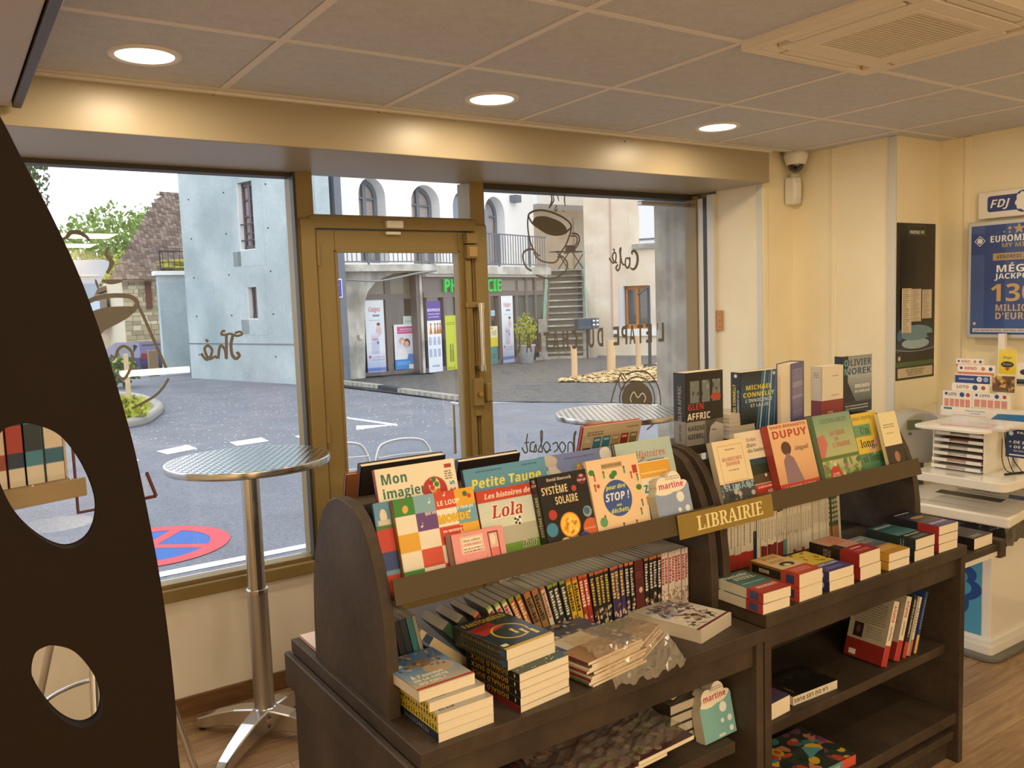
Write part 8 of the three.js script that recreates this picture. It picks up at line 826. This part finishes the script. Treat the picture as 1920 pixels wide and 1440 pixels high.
  const wd = std(0xb5743c, 0.6), xm = (wa[0] + wb[0]) / 2; const wn = (n2, gg, mm, lb) => part(n2, gg, mm, r, lb); wn('window_frame', merge([B(wa[0] + 0.15, wa[0] + 0.22, wb[1], wa[1], -0.25, -0.15), B(wb[0] - 0.22, wb[0] - 0.15, wb[1], wa[1], -0.25, -0.15), B(wa[0] + 0.15, wb[0] - 0.15, wa[1] - 0.12, wa[1], -0.25, -0.15), B(wa[0] + 0.15, wb[0] - 0.15, wb[1], wb[1] + 0.14, -0.25, -0.15), B(xm - 0.05, xm + 0.05, wb[1], wa[1], -0.25, -0.13)]), wd, 'orange-brown wooden window frame'); wn('window_pane', B(wa[0] + 0.2, xm - 0.04, wb[1] + 0.12, wa[1] - 0.1, -0.22, -0.2), M.pane); wn('window_pane', B(xm + 0.04, wb[0] - 0.2, wb[1] + 0.12, wa[1] - 0.1, -0.22, -0.2), M.pane); wn('shutter', B(wa[0], wa[0] + 0.14, wb[1], wa[1], -0.12, 0.02), std(0xd3d2d8, 0.7)); wn('shutter', B(wb[0] - 0.14, wb[0], wb[1], wa[1], -0.12, 0.02), std(0xd3d2d8, 0.7)); wn('window_sill', B(wa[0] - 0.2, wb[0] + 0.2, wb[1] - 0.22, wb[1] - 0.02, -0.1, 0.1), M.white); wn('upper_shutter', B(ua[0], ub[0], ub[1], ua[1], -0.1, -0.05), std(0xf0f2f6, 0.7)); for (const f of [0.08, 0.86]) { const y = ub[1] + (ua[1] - ub[1]) * f; wn('shutter_hinge', B(ua[0], ub[0], y, y + 0.05, -0.05, -0.02), M.slate); } wn('upper_sill', B(ua[0] - 0.2, ub[0], ub[1] - 0.15, ub[1], -0.1, 0.1), M.conc); wn('dado', B(eL, eR, -0.6, wb[1] - 0.3, 0, 0.02), M.cream); { const c = pE.at(1145, 480)[0]; wn('cable_line', B(c, c + 0.04, wb[1], 8, 0, 0.04), std(0xc8a99a, 0.8)); }
  const mb = thing('mailbox', 'dark grey mailbox cluster beside the stone stairs', 'mailbox'), m0 = onZ(1084, 598, -17.6), m1 = onZ(1120, 617, -17.6); mb.position.set(m0.x, m1.y, -17.6); mb.rotation.y = -0.15; const mw = m1.x - m0.x, mh = m0.y - m1.y; part('box', RB(0, mw * 0.66, 0, mh, -0.25, 0, 0.02), std(0x4c535c, 0.5), mb); for (let i = 0; i < 2; i++) part('letter_flap', RB(mw * 0.66 + i * mw * 0.17, mw * (0.82 + i * 0.17), 0.02, mh, -0.25, 0.01, 0.01), std(0x555c66, 0.5), mb); for (let i = 0; i < 4; i++) part('name_tag', B(mw * (0.68 + (i % 2) * 0.17), mw * (0.79 + (i % 2) * 0.17), mh * (0.35 + 0.35 * Math.floor(i / 2)), mh * (0.5 + 0.35 * Math.floor(i / 2)), 0.01, 0.016), M.white, mb); part('post', bar(V(mw * 0.5, 0, -0.12), V(mw * 0.5, GY - m1.y, -0.12), 0.03), M.iron, mb);
  const pot = thing('plant_pot', 'tall grey plant pot with yellow-green shrub before the pharmacy', 'plant pot'), pp = gnd(988, 682); part('pot', new THREE.LatheGeometry([[0, 0], [0.19, 0], [0.25, 0.5], [0.28, 0.52], [0.27, 0.56], [0.22, 0.54]].map((p) => new THREE.Vector2(...p)), 24).translate(pp.x, GY, pp.z), std(0xa0a3a6, 0.7), pot); foliage('pot_plant', 'yellow-green leafy shrub in the tall grey pot', V(pp.x, GY + 0.95, pp.z), V(0.36, 0.5, 0.3), 320, 0.11, M.leafY, null);
  for (const [u, v, v2] of [[1077, 711, 648], [1146, 695, 637], [1197, 687, 630]]) { const p = gnd(u, v), q = onP(u, v2, p, V(0, 0, 1)); const k = thing('tree_stake', ['slim stake before the stairs', 'thick stake on the leaf bed', 'slim stake near the cream building'][[1077, 1146, 1197].indexOf(u)] + ', pale barked wood', 'post'); part('stake', tube([V(p.x, GY, p.z), V(p.x + 0.01, (GY + q.y) / 2, p.z), V(p.x, q.y, p.z)], u === 1146 ? 0.11 : 0.07, 6, 8), std(0xd3b48c, 0.9), k); }
  { const pts = [[1050, 714], [1120, 700], [1180, 688], [1250, 682], [1250, 715], [1180, 719], [1110, 719]].map(([a, b]) => gnd(a, b)), bed = new THREE.Shape(pts.map((p) => new THREE.Vector2(p.x, -p.z))), bgm = new THREE.ShapeGeometry(bed); bgm.rotateX(-Math.PI / 2); bgm.translate(0, GY + 0.03, 0); const lb = thing('leaf_bed', 'bed of dry tan leaves around the stakes', 'leaf bed'); part('soil', uvm(bgm), std(0xb09872, 1), lb); const lg = new THREE.CircleGeometry(0.07, 5); lg.rotateX(-1.3); const im = new THREE.InstancedMesh(lg, std(0xd8bf94, 0.95, { side: THREE.DoubleSide }), 1400), m = new THREE.Matrix4(), col = new THREE.Color(); let k = 0; while (k < 1400) { const uu = rnd(1050, 1250), vv = rnd(682, 719); if (vv < 714 - (uu - 1050) * 0.16) continue; const p = gnd(uu, vv); m.makeRotationY(rnd(0, 6.28)); m.setPosition(p.x, GY + 0.05, p.z); im.setMatrixAt(k, m); const b = rnd(0.6, 1.25); col.setRGB(b, b * 0.95, b * 0.85); im.setColorAt(k++, col); } im.name = 'dry_leaves'; im.userData.kind = 'stuff'; lb.add(im); }
  for (const [u, v, rr] of [[1028, 655, 0.25], [1088, 655, 0.35]]) { const p = gnd(u, v + 14); foliage('weed', u < 1050 ? 'small weed at the foot of the left newel' : 'green weed between stairs and cream wall', V(p.x, GY + rr, p.z), V(rr * 0.7, rr, rr * 0.6), 90, 0.12, M.leaf, null); }
  const pw = thing('street_post', 'slim dark iron post standing beside the leaf bed', 'post'), q0 = gnd(1219, 690), q1 = onP(1224, 535, q0, V(0, 0, 1)); part('pole', cyl(0.045, 0.035, q1.y - GY, q0.x, GY, q0.z, 12), M.iron, pw); part('foot', cyl(0.2, 0.16, 0.1, q0.x, GY, q0.z, 16), M.iron, pw); part('arm', bar(V(q0.x, q1.y - 0.02, q0.z), V(q0.x - 0.35, q1.y - 0.22, q0.z), 0.03), M.iron, pw);
}
sheetTex.needsUpdate = true;
scene.traverse((o) => { if (o.isMesh) { o.castShadow = true; o.receiveShadow = true; } if (o.isLight) o.castShadow = true; });
renderer.render(scene, camera);
